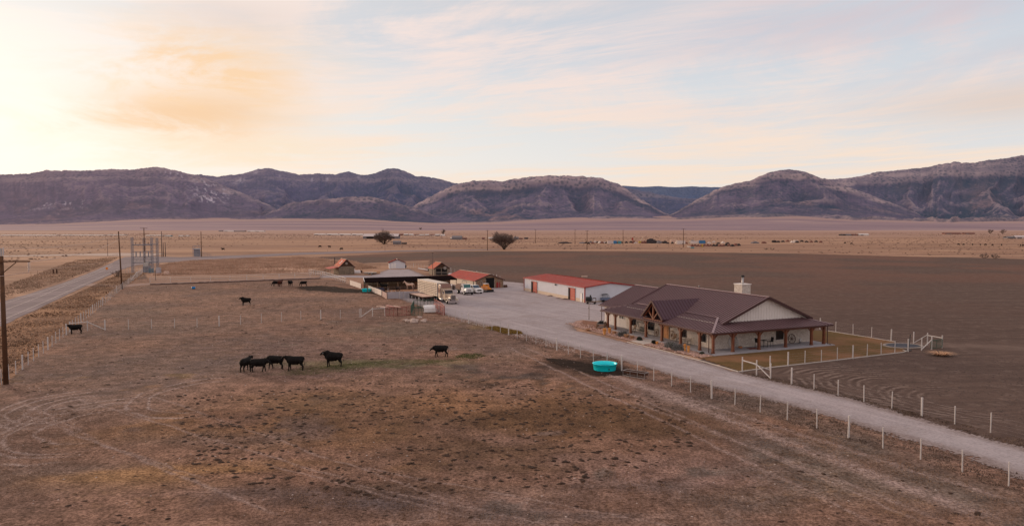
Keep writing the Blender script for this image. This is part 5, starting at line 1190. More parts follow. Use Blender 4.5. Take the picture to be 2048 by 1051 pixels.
mb = MB(); mb.box(-2.9, -2.7, -.7, -.55, 0, 1.15); mb.box(-2.9, -2.7, .55, .7, 0, 1.15); SB(mb, 'landing_leg', M_BLACK, tr)
# flatbed gooseneck trailer
fa, fb = Vector(P(824, 584.5, 1.05)), Vector(P(857, 592.5, 1.05)); fd = (fb-fa).normalized(); fang = math.atan2(fd.y, fd.x)
fl = thing('flatbed_trailer', 'flatbed trailer with pinkish wooden deck parked before the livestock trailer', 'flatbed trailer', (fb.x, fb.y, 0), fang)
mb = MB(); LB = (fb-fa).length
for k in range(9): mb.box(-LB, 0, -1.3+k*.29, -1.02+k*.29, .98, 1.06)
SB(mb, 'deck', M_PALEW, fl)
mb = MB(); mb.box(-LB, .02, -1.34, -1.28, .8, 1.04); mb.box(-LB, .02, 1.32, 1.38, .8, 1.04); mb.box(-LB-.02, -LB+.05, -1.3, 1.3, .5, 1.04)
for k in range(8): mb.box(-LB+.5+k*LB/8, -LB+.6+k*LB/8, -1.27, 1.27, .84, .97)
mb.box(-LB, 0, -.5, -.4, .6, .83); mb.box(-LB, 0, .4, .5, .6, .83); SB(mb, 'frame', M_RUST, fl)
mb = MB(); mb.box(-.1, .1, -1.1, -.95, 0, .8); mb.box(-.1, .1, .95, 1.1, 0, .8); mb.box(-.15, .15, -1.15, 1.15, .1, .22); SB(mb, 'jack_stand', M_BLACK, fl)
for x_ in (-LB+2.0, -LB+3.0):
    for s_ in (-1, 1): road_wheel(fl, x_, s_*1.1, .4, .3)
mb = MB(); mb.box(-LB-.05, -LB-.02, -1.0, -.4, .45, .95); SB(mb, 'licence_panel', M_WHITE, fl)
# white medium truck
q = P(939, 590); mt = thing('flatbed_truck', 'larger white conventional truck with green tinted windscreen beside the semi', 'truck', (q[0], q[1], 0), R(-66))
W1 = M_WHITE
mb = MB(); mb.prism_x([(-.95, .75), (.95, .75), (.95, 1.15), (.75, 1.55), (-.75, 1.55), (-.95, 1.15)], -1.5, -.1); SB(mb, 'hood', W1, mt)
mb = MB(); mb.prism_y([(-3.1, .7), (-3.1, 2.45), (-1.95, 2.5), (-1.5, 1.65), (-1.45, .7)], -1.0, 1.0); SB(mb, 'cab', W1, mt)
M_TINT = basic('green_tinted_glass', (.02, .12, .11), .1, spec=.6)
mb = MB(); mb.add([(-1.90, -.85, 2.42), (-1.90, .85, 2.42), (-1.50, .88, 1.68), (-1.50, -.88, 1.68)], [(0, 1, 2, 3)]); mb.v = [(a+.02, b, c+.02) for a, b, c in mb.v]; SB(mb, 'windshield', M_TINT, mt)
mb = MB()
for s_ in (-1, 1): mb.box(-2.8, -2.1, s_*1.01-.01, s_*1.01+.01, 1.65, 2.3)
SB(mb, 'side_window', M_GLASS, mt)
mb = MB(); mb.box(-.1, -.05, -.5, .5, .85, 1.4); SB(mb, 'grille', M_STEEL, mt)
mb = MB(); mb.box(-.15, .08, -1.1, 1.1, .45, .68); SB(mb, 'bumper', M_BLACK, mt)
for s_ in (-1, 1):
    mb = MB(); mb.cbox((-.07, s_*.72, 1.0), (.08, .24, .2)); SB(mb, 'headlight', M_LAMP, mt); road_wheel(mt, -.9, s_*.95, .48, .28, M_WHITE); road_wheel(mt, -5.2, s_*.9, .48, .5, M_WHITE)
mb = MB(); mb.box(-7.0, -3.2, -1.15, 1.15, .95, 1.1); SB(mb, 'bed', M_BLACK, mt)
mb = MB(); mb.box(-6.8, -3.6, -1.1, 1.1, 1.1, 2.05); mb.prism_y([(-6.8, 2.05), (-3.6, 2.05), (-4.0, 2.35), (-6.4, 2.35)], -.8, .8); SB(mb, 'tank_body', M_PENR, mt)
mb = MB(); mb.tube([(-3.6, .6, 2.0), (-3.6, .6, 3.1), (-3.6, -.3, 3.3)], .06, 6); mb.tube([(-3.6, -.3, 3.3), (-3.6, -.6, 2.8)], .05, 6); SB(mb, 'hoist', M_GREYWOOD, mt)
# white pickup
q = P(959, 587.3); pk = thing('pickup_truck', 'white crew cab pickup with dark grille parked right of the larger truck', 'pickup', (q[0], q[1], 0), R(-62))
mb = MB(); mb.prism_y([(-5.7, .55), (-5.7, 1.3), (-1.75, 1.32), (-.25, 1.18), (-.05, .95), (-.05, .5), (-5.4, .45)], -.98, .98); SB(mb, 'body', W1, pk)
mb = MB(); mb.prism_y([(-4.2, 1.3), (-3.95, 1.92), (-2.35, 1.95), (-1.65, 1.3)], -.86, .86); SB(mb, 'cab_roof', W1, pk)
mb = MB(); mb.add([(-2.33, -.78, 1.92), (-2.33, .78, 1.92), (-1.66, .84, 1.34), (-1.66, -.84, 1.34)], [(0, 1, 2, 3)]); mb.v = [(a+.03, b, c+.02) for a, b, c in mb.v]; SB(mb, 'windshield', basic('blue_glass', (.03, .06, .10), .1, spec=.6), pk)
mb = MB()
for s_ in (-1, 1): mb.prism_y([(-4.0, 1.36), (-3.85, 1.84), (-2.45, 1.86), (-1.95, 1.36)], s_*.87-.008, s_*.87+.008)
SB(mb, 'side_window', M_GLASS, pk)
mb = MB(); mb.box(-.05, -.01, -.55, .55, .72, 1.05); SB(mb, 'grille', M_BLACK, pk); mb = MB(); mb.box(-.1, .08, -.98, .98, .42, .62); SB(mb, 'bumper', W1, pk)
for s_ in (-1, 1):
    mb = MB(); mb.cbox((-.06, s_*.78, .93), (.1, .3, .2)); SB(mb, 'headlight', M_LAMP, pk)
    for x_ in (-1.0, -4.6): road_wheel(pk, x_, s_*.88, .39, .26)
mb = MB(); mb.box(-5.6, -4.3, -.85, .85, 1.302, 1.34); SB(mb, 'truck_bed', M_BLACK, pk)
# small utility trailer and orange loader
q = P(968, 584.5); ut = thing('utility_trailer', 'small low utility trailer with tube rails right of the white pickup', 'trailer', (q[0], q[1], 0), R(-60))
mb = MB(); mb.box(-3.0, 0, -.9, .9, .45, .53); SB(mb, 'deck', M_GREYWOOD, ut); mb = MB()
for s_ in (-1, 1):
    mb.tube([(-3, s_*.9, 1.0), (0, s_*.9, 1.0)], .03, 5)
    for k in range(6): mb.tube([(-3+k*.6, s_*.9, .5), (-3+k*.6, s_*.9, 1.0)], .025, 5)
mb.tube([(0, -.9, .5), (0, -.9, 1.3), (0, .9, 1.3), (0, .9, .5)], .03, 5)
for k in range(5): mb.tube([(0, -.6+k*.3, .5), (0, -.6+k*.3, 1.3)], .02, 4)
SB(mb, 'rails', M_STEEL, ut)
for s_ in (-1, 1): road_wheel(ut, -1.6, s_*1.0, .34, .2)
mb = MB(); mb.tube([(0, 0, .48), (1.3, 0, .42)], .05, 6); SB(mb, 'tongue', M_BLACK, ut)
q = P(980, 583.8); ld = thing('skid_loader', 'orange skid loader with white cab roof and black bucket by the barn', 'loader', (q[0], q[1], 0), R(-52))
M_ORANGE = basic('orange_machine_paint', (.62, .22, .03), .5, var=.15)
mb = MB(); mb.prism_y([(-2.8, .4), (-2.8, 1.25), (-1.9, 1.35), (-.6, .9), (-.5, .4)], -.75, .75); SB(mb, 'body', M_ORANGE, ld)
mb = MB(); mb.prism_y([(-2.3, 1.3), (-2.25, 1.95), (-1.3, 1.95), (-1.0, 1.05)], -.55, .55); SB(mb, 'cab', M_ORANGE, ld); mb = MB(); mb.box(-2.35, -1.25, -.6, .6, 1.96, 2.04); SB(mb, 'cab_roof', M_WHITE, ld)
mb = MB(); mb.box(-1.24, -1.22, -.45, .45, 1.2, 1.85); SB(mb, 'cab_window', M_GLASS, ld)
for s_ in (-1, 1):
    mb = MB(); mb.bar((-2.5, s_*.85, 1.3), (-.2, s_*.85, .5), .14, .18); SB(mb, 'lift_arm', M_ORANGE, ld)
    for x_ in (-2.2, -1.0): road_wheel(ld, x_, s_*.9, .36, .28, M_ORANGE)
mb = MB(); mb.prism_y([(-.2, .08), (-.25, .62), (-.15, .62), (-.08, .16), (.55, .08), (.55, .04)], -1.25, 1.25); SB(mb, 'bucket', M_BLACK, ld)
# bits around the log cabin and lot
def small_box(name, label, cat, px, py, size, rz, mat, z0=0., group=None, bev=.0):
    q = P(px, py); b = bmesh.new(); bmesh.ops.create_cube(b, size=1)
    for v in b.verts: v.co.x *= size[0]; v.co.y *= size[1]; v.co.z = (v.co.z+.5)*size[2]
    for v in b.verts:
        if v.co.z > size[2]*.5: v.co.x *= .94; v.co.y *= .90
    bmesh.ops.bevel(b, geom=list(b.edges), offset=min(size)*.14, segments=2, affect='EDGES')
    me = bpy.data.meshes.new(name); b.to_mesh(me); b.free(); me.materials.append(mat); o = link(name, me); o.location = (q[0], q[1], z0); o.rotation_euler = (0, 0, R(rz)); tag(o, label, cat, group); return o
small_box('white_tarp_bundle', 'white tarp covered bundle just right of the log cabin', 'bundle', 714, 546, (2.4, 1.4, 1.0), 20, M_WHITE)
small_box('white_barrel', 'upright white barrel against the right side of the log cabin', 'barrel', 708.5, 545.3, (.6, .6, 1.2), 0, M_WHITE)
small_box('brown_hay_pile', 'small brown pile right of the white bundle', 'pile', 721.5, 544.8, (1.2, 1.0, .8), 10, M_LOGD)
q = P(741, 548.5); t = thing('flat_deck_trailer', 'low dark flat trailer with pale deck standing right of the log cabin', 'trailer', (q[0], q[1], 0), R(6))
mb = MB(); mb.box(-2.0, 2.0, -1.0, 1.0, .62, .74); mb.build('deck', M_ALUR, t); mb = MB(); mb.box(-2.0, 2.0, -1.05, -.95, .4, .6); mb.box(-2.0, 2.0, .95, 1.05, .4, .6); mb.box(-3.0, -2.0, -.1, .1, .45, .55); mb.build('frame', M_BLACK, t)
for s_ in (-1, 1):
    for x_ in (-.5, .5): road_wheel(t, x_, s_*.95, .32, .2)
small_box('round_hay_pile', 'tan loose hay heap left of the gravel lot', 'hay heap', 753, 547.5, (2.6, 1.6, 1.1), 8, M_TAN)
q = P(805, 535.8); t = thing('blue_tractor', 'small dark blue tractor parked at the right end of the white shed', 'tractor', (q[0], q[1], 0), R(160))
M_BLUE = basic('dark_blue_paint', (.02, .05, .24), .4, spec=.5)
mb = MB(); mb.box(.2, 1.7, -.35, .35, .7, 1.35); mb.build('hood', M_BLUE, t); mb = MB(); mb.box(-.9, .3, -.55, .55, .7, 2.3); mb.build('cab', M_BLUE, t); mb = MB(); mb.box(-1.0, .4, -.6, .6, 2.3, 2.4); mb.build('cab_roof', M_BLUE, t)
for s_ in (-1, 1): road_wheel(t, -.6, s_*.8, .65, .35, M_BLACK); road_wheel(t, 1.4, s_*.65, .4, .25, M_BLACK)
q = P(850, 541.5); t = thing('plank_stack', 'white boards leaning on a dark stand left of the open-front shed', 'boards', (q[0], q[1], 0), R(-18))
mb = MB(); mb.bar((-2.6, 0, .9), (2.2, 0, .25), 1.0, .14); mb.build('boards', M_WHITE, t); mb = MB(); mb.box(1.4, 2.4, -.6, .6, 0, .7); mb.build('stand', M_BLACK, t)
q = P(856, 545); small_box('dark_bale', 'dark round bale beside the open-front shed', 'bale', 861, 545, (1.3, 1.1, 1.5), 10, M_BLACK)
small_box('white_propane_tank', 'white propane tank just behind the left end of the barn roof', 'tank', 921, 552.5, (2.6, 1.2, 1.5), -20, M_WHITE)
small_box('white_crate', 'small white crate behind the black shelter roof by the open-front shed', 'crate', 901, 551.5, (1.4, 1, .9), 0, M_WHITE)
small_box('red_wheelbarrow', 'small rusty cart at the right corner of the barn front', 'cart', 1010, 574.5, (1.3, .6, .7), 20, M_RUST)
small_box('feed_sacks', 'heap of grey feed sacks by the barn front', 'sacks', 973, 577.5, (1.4, 1.1, 1.3), 10, M_PANELG)
small_box('blue_barrel_row', 'dark blue barrels lying left of the black horse', 'barrels', 757, 581.5, (3.0, .9, .8), 4, basic('dark_blue_plastic', (.035, .05, .10), .5))
small_box('round_bale', 'tan round hay bale behind the pale horse under the shelter', 'hay bale', 833, 575.5, (1.6, 1.3, 1.7), 4, basic('baled_hay', (.40, .20, .12), 1, var=.3, scale=3))
small_box('old_sign_board', 'small pale board standing on the plowed field behind the workshop', 'board', 1169, 553.5, (2.0, .3, .4), 10, M_PALEW)
# ------------------------------------------------------------------ animals
def body_mesh(name, mb, mat, voxel=.035, smooth_it=4):
    me = bpy.data.meshes.new(name+'_raw'); me.from_pydata(mb.v, [], mb.f); me.update()
    b = bmesh.new(); b.from_mesh(me); bmesh.ops.recalc_face_normals(b, faces=b.faces); b.to_mesh(me); b.free()
    o = bpy.data.objects.new(name+'_raw', me); COL.objects.link(o)
    r = o.modifiers.new('r', 'REMESH'); r.mode = 'VOXEL'; r.voxel_size = voxel
    s = o.modifiers.new('s', 'SMOOTH'); s.iterations = smooth_it; s.factor = .5
    dg = bpy.context.evaluated_depsgraph_get(); dg.update(); out = bpy.data.meshes.new_from_object(o.evaluated_get(dg))
    out.name = name; out.materials.clear(); out.materials.append(mat)
    out.polygons.foreach_set('use_smooth', [True]*len(out.polygons))
    bpy.data.objects.remove(o); bpy.data.meshes.remove(me); return out
def cow_mb(pose='stand', bull=False, step=0.):
    m = MB(); E_ = lambda p, a, b: None
    k = 1.12 if bull else 1.0
    m.tube([(-1.04, 0, 1.10), (-.99, 0, 1.10), (-.78, 0, 1.07), (-.3, 0, .99), (.2, 0, .97), (.55, 0, 1.0), (.78, 0, 1.05), (.92, 0, 1.10)],
           [(.10, .12), (.23, .25), (.30, .33), (.36, .41), (.37, .43*k), (.33, .42*k), (.25, .33*k), (.15, .2)], 14)
    if pose == 'graze': nk = [(.62, 0, 1.12), (.95, 0, .88), (1.15, 0, .58)]; hd = [(1.10, 0, .66), (1.24, 0, .42), (1.36, 0, .16), (1.38, 0, .07)]; ear = (1.12, .62); hr = [.10, .125, .085, .06]
    elif pose == 'low': nk = [(.62, 0, 1.14), (1.0, 0, 1.08), (1.2, 0, 1.0)]; hd = [(1.15, 0, 1.06), (1.33, 0, .95), (1.52, 0, .78), (1.58, 0, .72)]; ear = (1.2, 1.08); hr = [.10, .12, .085, .06]
    else: nk = [(.62, 0, 1.14), (.95, 0, 1.24), (1.16, 0, 1.32)]; hd = [(1.10, 0, 1.38), (1.28, 0, 1.33), (1.50, 0, 1.18), (1.57, 0, 1.12)]; ear = (1.16, 1.42); hr = [.10, .125, .09, .065]
    m.tube(nk, [(.22*k, .32*k), (.16*k, .24*k), (.12*k, .16*k)], 12); m.tube(hd, hr, 10)
    for s in (-1, 1):
        m.tube([(ear[0], s*.09, ear[1]), (ear[0]-.03, s*.22, ear[1]+.01), (ear[0]-.05, s*.33, ear[1]-.03)], [(.035, .05), (.045, .075), (.02, .03)], 6)
        f = step*s
        m.tube([(.58, s*.19, 1.0), (.60, s*.19, .72), (.62+f*.5, s*.18, .44), (.60+f, s*.18, .10), (.62+f, s*.18, 0)], [.19, .145, .088, .066, .088], 8)
        m.tube([(-.78, s*.18, 1.08), (-.72, s*.19, .82), (-.76-f*.3, s*.18, .58), (-.93-f*.8, s*.17, .42), (-.88-f, s*.17, .10), (-.86-f, s*.17, 0)], [.25, .22, .135, .088, .066, .088], 8)
    m.tube([(-1.0, 0, 1.32), (-1.12, 0, 1.2), (-1.15, 0, .85), (-1.14, 0, .52)], [.045, .034, .028, .055], 6)
    m.tube([(-.25, 0, .66), (-.35, 0, .56)], [.13, .07], 8)
    if bull: m.tube([(.35, 0, 1.25), (.7, 0, 1.36), (1.0, 0, 1.34)], [.2, .26, .18], 10); m.tube([(.75, 0, .78), (1.0, 0, .95)], [.10, .12], 8)
    return m
M_COW = basic('black_hide', (.011, .0085, .008), .7, var=.7, scale=1.5, spec=.12)
M_COWR = basic('red_brown_hide', (.07, .018, .010), .8, var=.4, scale=2)
me_stand = body_mesh('cow_body', cow_mb('stand', step=.07), M_COW); me_walk = body_mesh('cow_body', cow_mb('low', step=.16), M_COW)
me_graze = body_mesh('cow_body', cow_mb('graze', step=.08), M_COW); me_bull = body_mesh('bull_body', cow_mb('stand', True, .05), M_COW)
me_red = me_stand.copy(); me_red.materials.clear(); me_red.materials.append(M_COWR)
def cow(px, py, me, rz, label, k=1.0, name='cow', group='black cattle on the pasture', tagc=None):
    q = P(px, py); o = link(name, me); o.location = (q[0], q[1], .01); o.rotation_euler = (0, 0, R(rz)); o.scale = (k*.93, k*1.04, k*1.12); tag(o, label, 'cow', group)
    if tagc:
        m2 = MB(); m2.cbox((1.11, .31, 1.36), (.02, .07, .09)); e = m2.build('ear_tag', tagc, o)
    return o
cow(492.5, 741, me_stand, 78, 'black cow facing away at the far left, half behind its neighbour', .98)
cow(518, 743, me_graze if 0 else me_walk, 12, 'black cow in side view turned right in the left group of four', .98)
cow(551, 737, me_walk, 172, 'black cow behind the group of four with its head turned left', 1.0)
cow(590, 740, me_stand, 184, 'black cow at the right end of the group of four', 1.06)
cow(667, 732.5, me_bull, 178, 'largest black bull standing alone with a pale ear tag', 1.10, 'bull', tagc=M_WHITE)
cow(881, 713, me_walk, 183, 'black cow alone beside the green grass patch', .95)
cow(492, 610, me_bull, 186, 'dark bull standing alone beyond the cross fence', 1.0, 'bull')
cow(151, 667, me_stand, 215, 'black cow rubbing against the white corner brace at the road fence', .92)
cow(552, 572, me_graze, 190, 'black cow with lowered head left of the red cow', .95)
cow(560.5, 572, me_red, 80, 'reddish brown cow standing end on in the far pasture', 1.02)
cow(580.5, 572, me_stand, 262, 'black cow facing the camera between two others', 1.0)
cow(607, 572, me_graze, 200, 'black grazing cow nearest to the dark wet ground', .9)
for i, (x, y, a) in enumerate(((446, 500.5, 190), (640, 495, 200), (659, 495.5, 170), (683, 500, 180))):
    cow(x, y, me_graze if i % 2 else me_stand, a, ('dark cow beyond the side road near the small pump station', 'leftmost dark cow of three on the range left of the big bare tree', 'middle dark cow of three on the range left of the big bare tree', 'dark cow nearest below the big bare tree')[i], 1.0, group='cattle on the far range')
for i, (x, y) in enumerate(((1917, 490.3), (1927, 490.5), (1945, 490.5), (1961, 491), (1971, 490.8), (1985, 491.5), (2003, 491.5), (2041, 491.8), (2046, 492.5))):
    cow(x, y, me_graze if i % 3 else me_stand, 180+20*(i % 4), 'tiny dark cow in the row far off at the right edge', .9, group='row of distant cattle at the right edge')
for (x, y) in ((1690, 487), (1703, 488.5)): cow(x, y, me_graze, 190, 'tiny dark cow on the range right of the junkyard', .9, group='pair of distant cattle right of the junkyard')
# horses
def horse_mb():
    m = MB()
    m.tube([(-.85, 0, 1.22), (-.78, 0, 1.22), (-.55, 0, 1.20), (-.1, 0, 1.12), (.3, 0, 1.13), (.55, 0, 1.18), (.7, 0, 1.22)], [(.1, .12), (.22, .24), (.27, .28), (.25, .27), (.24, .29), (.2, .27), (.12, .18)], 12)
    m.tube([(.5, 0, 1.22), (.8, 0, 1.50), (1.02, 0, 1.78)], [(.15, .24), (.10, .18), (.08, .12)], 10)
    m.tube([(.95, 0, 1.84), (1.1, 0, 1.76), (1.32, 0, 1.52), (1.37, 0, 1.46)], [.09, .11, .07, .055], 8)
    for s in (-1, 1):
        m.tube([(.98, s*.06, 1.88), (.98, s*.07, 2.02)], [.035, .012], 5)
        m.tube([(.5, s*.14, 1.1), (.5, s*.14, .85), (.5, s*.13, .5), (.5, s*.13, .12), (.52, s*.13, 0)], [.14, .09, .055, .04, .06], 7)
        m.tube([(-.6, s*.14, 1.2), (-.58, s*.15, .95), (-.62, s*.14, .7), (-.74, s*.13, .5), (-.70, s*.13, .12), (-.68, s*.13, 0)], [.2, .16, .09, .055, .04, .06], 7)
    m.tube([(-.83, 0, 1.35), (-.98, 0, 1.15), (-1.0, 0, .6)], [.05, .07, .05], 6); return m
hm = body_mesh('horse_body', horse_mb(), M_COW, .035)
hm2 = hm.copy(); hm2.materials.clear(); hm2.materials.append(basic('pale_horse_coat', (.62, .44, .34), .8, var=.12))
for x, y, me_, a, lb, k in ((768, 581, hm, 176, 'dark horse with raised head in the left part of the shelter pen', 1.15), (819, 579.5, hm2, 180, 'pale cream horse standing under the shelter roof', 1.2)):
    q = P(x, y); o = link('horse', me_); o.location = (q[0], q[1], .05); o.rotation_euler = (0, 0, R(a)); o.scale = (k, k, k); tag(o, lb, 'horse', 'horses in the shelter pen')
cow(795, 583, me_stand, 250, 'small black calf seen end on between the two horses', .85, 'calf', 'calf in the pen')
# ------------------------------------------------------------------ wire fences
me_thin = None
def post_mesh(r, h, mat, n=6):
    m = MB(); m.tube([(0, 0, -.05), (0, 0, h)], r, n); o = m.build('post', mat); me = o.data; bpy.data.objects.remove(o); return me
PT, PK, PD = post_mesh(.046, 1.62, M_POSTW), post_mesh(.088, 1.75, M_POSTW, 8), post_mesh(.05, 1.35, M_OLDWOOD)
M_WIRE = basic('fence_wire', (.34, .29, .28), .8, .1)
def wire_fence(label, pts, sp, thick=5, first=0, wires=5, thin=None, hh=1.0, ksc=1.0, name='wire_fence', wr=.0045):
    pts = [Vector((*P(*p), 0)) for p in pts]; t = thing(name, label, 'fence', pts[0]); o0 = pts[0]; thin = thin or PT
    seg = [(b-a).length for a, b in zip(pts[:-1], pts[1:])]; tot = sum(seg); n = min(98, round(tot/sp)); proto = None
    rr = random.Random(len(label))
    for k in range(n+1):
        s = tot*k/n; i = 0
        while i < len(seg)-1 and s > seg[i]: s -= seg[i]; i += 1
        p = pts[i].lerp(pts[i+1], min(1, s/seg[i]))-o0
        big = thick and (k+first) % thick == 0
        o = bpy.data.objects.new('post', PK if big else thin); COL.objects.link(o); o.parent = t; o.location = p
        o.rotation_euler = (rr.uniform(-.02, .02), rr.uniform(-.02, .02), 0); o.scale = (ksc, ksc, hh*rr.uniform(.95, 1.04))
    for w_ in range(wires):
        z = .25+w_*1.15/max(1, wires-1); m = MB()
        m.tube([p-o0+Vector((0, 0, z*hh)) for p in pts], wr, 3); m.build('wire', M_WIRE, t)
    return t
wire_fence('white post wire fence running along the county road at the left', [(3, 769), (46.5, 737.5), (97.5, 698), (137.5, 665.5), (177.5, 633.5), (238, 583), (285, 546.5)], 2.93, 5, 2)
wire_fence('white post wire fence crossing the pasture from the road to the red panels', [(210, 660), (421, 653.5), (603, 640), (719, 634.5)], 3.3, 5, 0)
wire_fence('wire fence on the near side of the drive from sheds to lower right corner', [(2120, 1003), (2006, 968), (1665, 865.5), (1401, 790), (1098, 696), (1003, 665.5), (933, 645), (890, 632), (820, 603), (776, 590)], 3.02, 5, 0)
wire_fence('wire fence on the far side of the drive toward the right edge', [(1583, 768), (1852, 834), (2015, 873), (2140, 905)], 3.05, 5, 0)
wire_fence('wire fence along the front edge of the lawn', [(1576, 731.5), (1702, 717.5), (1816, 703)], 2.75, 4, 0)
wire_fence('wire fence along the back of the lawn toward the small gate', [(1640, 658), (1680, 665), (1786, 682), (1827, 687.5)], 3.6, 4, 0)
wire_fence('thin post fence behind the sheds along the edge of the plowed field', [(810, 540), (830, 534), (850, 537), (905, 545), (960, 552), (1000, 561)], 3.2, 6, 1, 3, hh=.95)
wire_fence('dark post fence along the far side of the county road', [(62, 551), (100, 546), (175, 528), (235, 512)], 4.2, 0, 0, 3, PD)
wire_fence('dark post fence along the far edge of the side road', [(600, 505), (760, 500.5), (900, 497.2)], 9, 0, 0, 2, PD, wr=.01)
# timber pair near the far road fence
for i, (x, y) in enumerate(((107, 547), (113.5, 546.5))):
    q = P(x, y); m = MB(); m.box(-.18, .18, -.18, .18, 0, 1.5); o = m.build('gate_post', M_LOGD); o.location = (q[0], q[1], 0); tag(o, ('left', 'right')[i]+' stout dark gate post on the far side of the county road', 'gate post', 'pair of dark gate posts')
def brace(name, label, posts, rails, h=1.65, mat=M_POSTW):
    Pw = [Vector((*P(*p), 0)) for p in posts]; t = thing(name, label, 'fence brace', Pw[0]); o0 = Pw[0]
    for p in Pw: m = MB(); m.tube([p-o0, p-o0+Vector((0, 0, h))], .075, 8); m.build('post', mat, t)
    for a, za, b, zb in rails: m = MB(); m.tube([Pw[a]-o0+Vector((0, 0, za)), Pw[b]-o0+Vector((0, 0, zb))], .06, 6); m.build('rail', mat, t)
brace('fence_brace', 'white H brace at the road corner with a long rail dropping to the right', [(140, 663), (175, 661.5), (210.5, 660)], [(0, 1.35, 1, 1.45), (1, 1.45, 2, .1)])
brace('fence_brace', 'white H brace left of the rust red panels with a rail dropping left', [(722, 634.3), (745, 632.5), (770, 631.5)], [(1, 1.45, 0, .1), (1, 1.4, 2, 1.45)])
brace('fence_brace', 'white double brace at the near corner of the lawn beside the drive', [(1484.5, 743.5), (1513, 750.5), (1541, 757.5), (1540, 741)], [(0, 1.35, 1, 1.3), (1, 1.25, 2, .1), (0, 1.4, 3, .1)], 1.75)
brace('fence_brace', 'white railed gate corner at the far end of the lawn', [(1827, 687.5), (1854.5, 690), (1884, 695.5), (1843, 700.5), (1863, 698.5)], [(1, 1.5, 0, .15), (1, 1.4, 2, 1.4), (3, .15, 4, 1.35)], 1.75)
brace('fence_brace', 'white brace where the road fence meets the lane', [(285, 546.5), (273, 553), (262, 561)], [(0, 1.4, 1, 1.4), (1, 1.4, 2, .1)])
q0 = P(1862, 698.5); q1 = P(1884, 696); t = thing('tube_gate', 'small green tube gate hanging in the white railed corner', 'gate', (q0[0], q0[1], 0)); cattle_panel(t, (0, 0, .05), (q1[0]-q0[0], q1[1]-q0[1], .05), 1.2, M_GREEN, 6, 1)
# in-ground round pit with stone ring
pc = Vector(P(1806, 692)); t = thing('sunken_trampoline', 'dark oval in-ground trampoline with pale ring at the tip of the lawn', 'trampoline', (pc.x, pc.y, 0))
t.rotation_euler = (0, 0, R(12))
m = MB(); m.lathe([(.001, .10), (3.1, .10)], 36); m.v = [(a*.78, b*.6, c) for a, b, c in m.v]; m.build('mat', basic('dark_mesh_fabric', (.045, .048, .065), .8), t)
m = MB(); m.lathe([(3.1, .08), (3.12, .16), (3.55, .16), (3.6, .05)], 36); m.v = [(a*.78, b*.6, c) for a, b, c in m.v]; m.build('ring', M_GREYWOOD, t)
q = P(1817, 701); t = thing('leaning_post', 'thin dark tool leaning upright beside the sunken trampoline', 'post', (q[0], q[1], 0)); m = MB(); m.tube([(0, 0, 0), (.35, .3, 2.2)], .05, 6); m.build('shaft', M_BLACK, t); m = MB(); m.cbox((0, 0, .06), (.7, .4, .12)); m.build('base', M_BLACK, t)
o = plant('dead_shrub', 'leafless reddish bush right of the sunken trampoline', 'bush', 1882, 711, 'tan', 1.6, .5, 31)
# ------------------------------------------------------------------ utility poles
M_POLE = basic('creosote_pole', (.10, .05, .028), .85, var=.35, scale=1.2); M_POLEG = basic('grey_pole', (.13, .09, .08), .9, var=.3); M_PORC = basic('porcelain', (.55, .50, .50), .3, spec=.6)
def pole(px, py, h, label, r=.16, arms=((-.6, 1.3),), mat=None, rz=0., lean=(0, 0), group=None, ins=True):
    q = P(px, py); t = thing('utility_pole', label, 'utility pole', (q[0], q[1], 0), rz, group); mat = mat or M_POLE
    m = MB(); m.tube([(0, 0, 0), (lean[0], lean[1], h)], [r, r*.72], 10); m.build('pole_shaft', mat, t, True)
    for dz, w_ in arms:
        m = MB(); z = h+dz; x0 = lean[0]*z/h; m.bar((x0-w_, lean[1]*z/h-.12, z), (x0+w_, lean[1]*z/h-.12, z), .10, .12); c = m.build('crossarm', mat, t)
        if ins:
            m = MB()
            for xx in (-w_*.95, w_*.95): m.bar((x0, -.1, z-1.0), (x0+xx*.55, -.1, z-.05), .04)
            m.build('arm_braces', mat, c)
            for xx in (-w_*.93, -w_*.4, w_*.93):
                m = MB(); m.lathe([(.001, 0), (.05, 0), (.09, .08), (.05, .11), (.09, .18), (.05, .22), (.03, .26), (.001, .27)], 8, (x0+xx, -.12, z+.06)); m.build('insulator', M_PORC, c)
    return t
pl = pole(12, 768, 13.6, 'thick brown utility pole with crossarm at the left edge', .27, arms=(), rz=0)
m = MB(); m.bar((-4.2, -.28, 13.05), (3.15, -.28, 13.05), .12, .14); ca = m.build('crossarm', M_POLE, pl)
m = MB(); m.bar((0, -.28, 11.6), (1.7, -.28, 12.95), .07); m.bar((0, -.28, 11.6), (-1.7, -.28, 12.95), .07); m.build('arm_braces', M_POLE, ca)
m = MB(); m.bar((0, 0, 13.5), (.0, 0, 14.4), .12); m.build('top_pin', M_STEEL, pl)
for x_ in (-.15, .22): m = MB(); m.tube([(x_, 0, 13.7), (x_, 0, 14.5)], .07, 8); m.build('insulator', M_PORC, pl)
m = MB()
for k in range(4): m.lathe([(.03, 0), (.17, .02), (.03, .08)], 10, (3.05, -.28, 12.85-k*.22))
m.tube([(3.05, -.28, 13.0), (3.0, -.28, 11.9)], .03, 5); m.build('insulator_string', M_PORC, ca)
pole(244, 578, 15.0, 'tall dark utility pole leaning slightly beside the road fence', .20, arms=(), lean=(-.5, 0))
def wire(label, a, b, sag, r=.028, name='power_line'):
    a, b = Vector(a), Vector(b); m = MB(); n = 24; m.tube([a.lerp(b, k/n)-Vector((0, 0, 4*sag*(k/n)*(1-k/n))) for k in range(n+1)], r, 4); o = m.build(name, M_WIREP); tag(o, label, 'power line'); return o
M_WIREP = basic('aluminium_conductor', (.52, .40, .35), .5, .2)
A1 = Vector((*P(12, 768), 0)); A2 = Vector((*P(244, 578), 0))
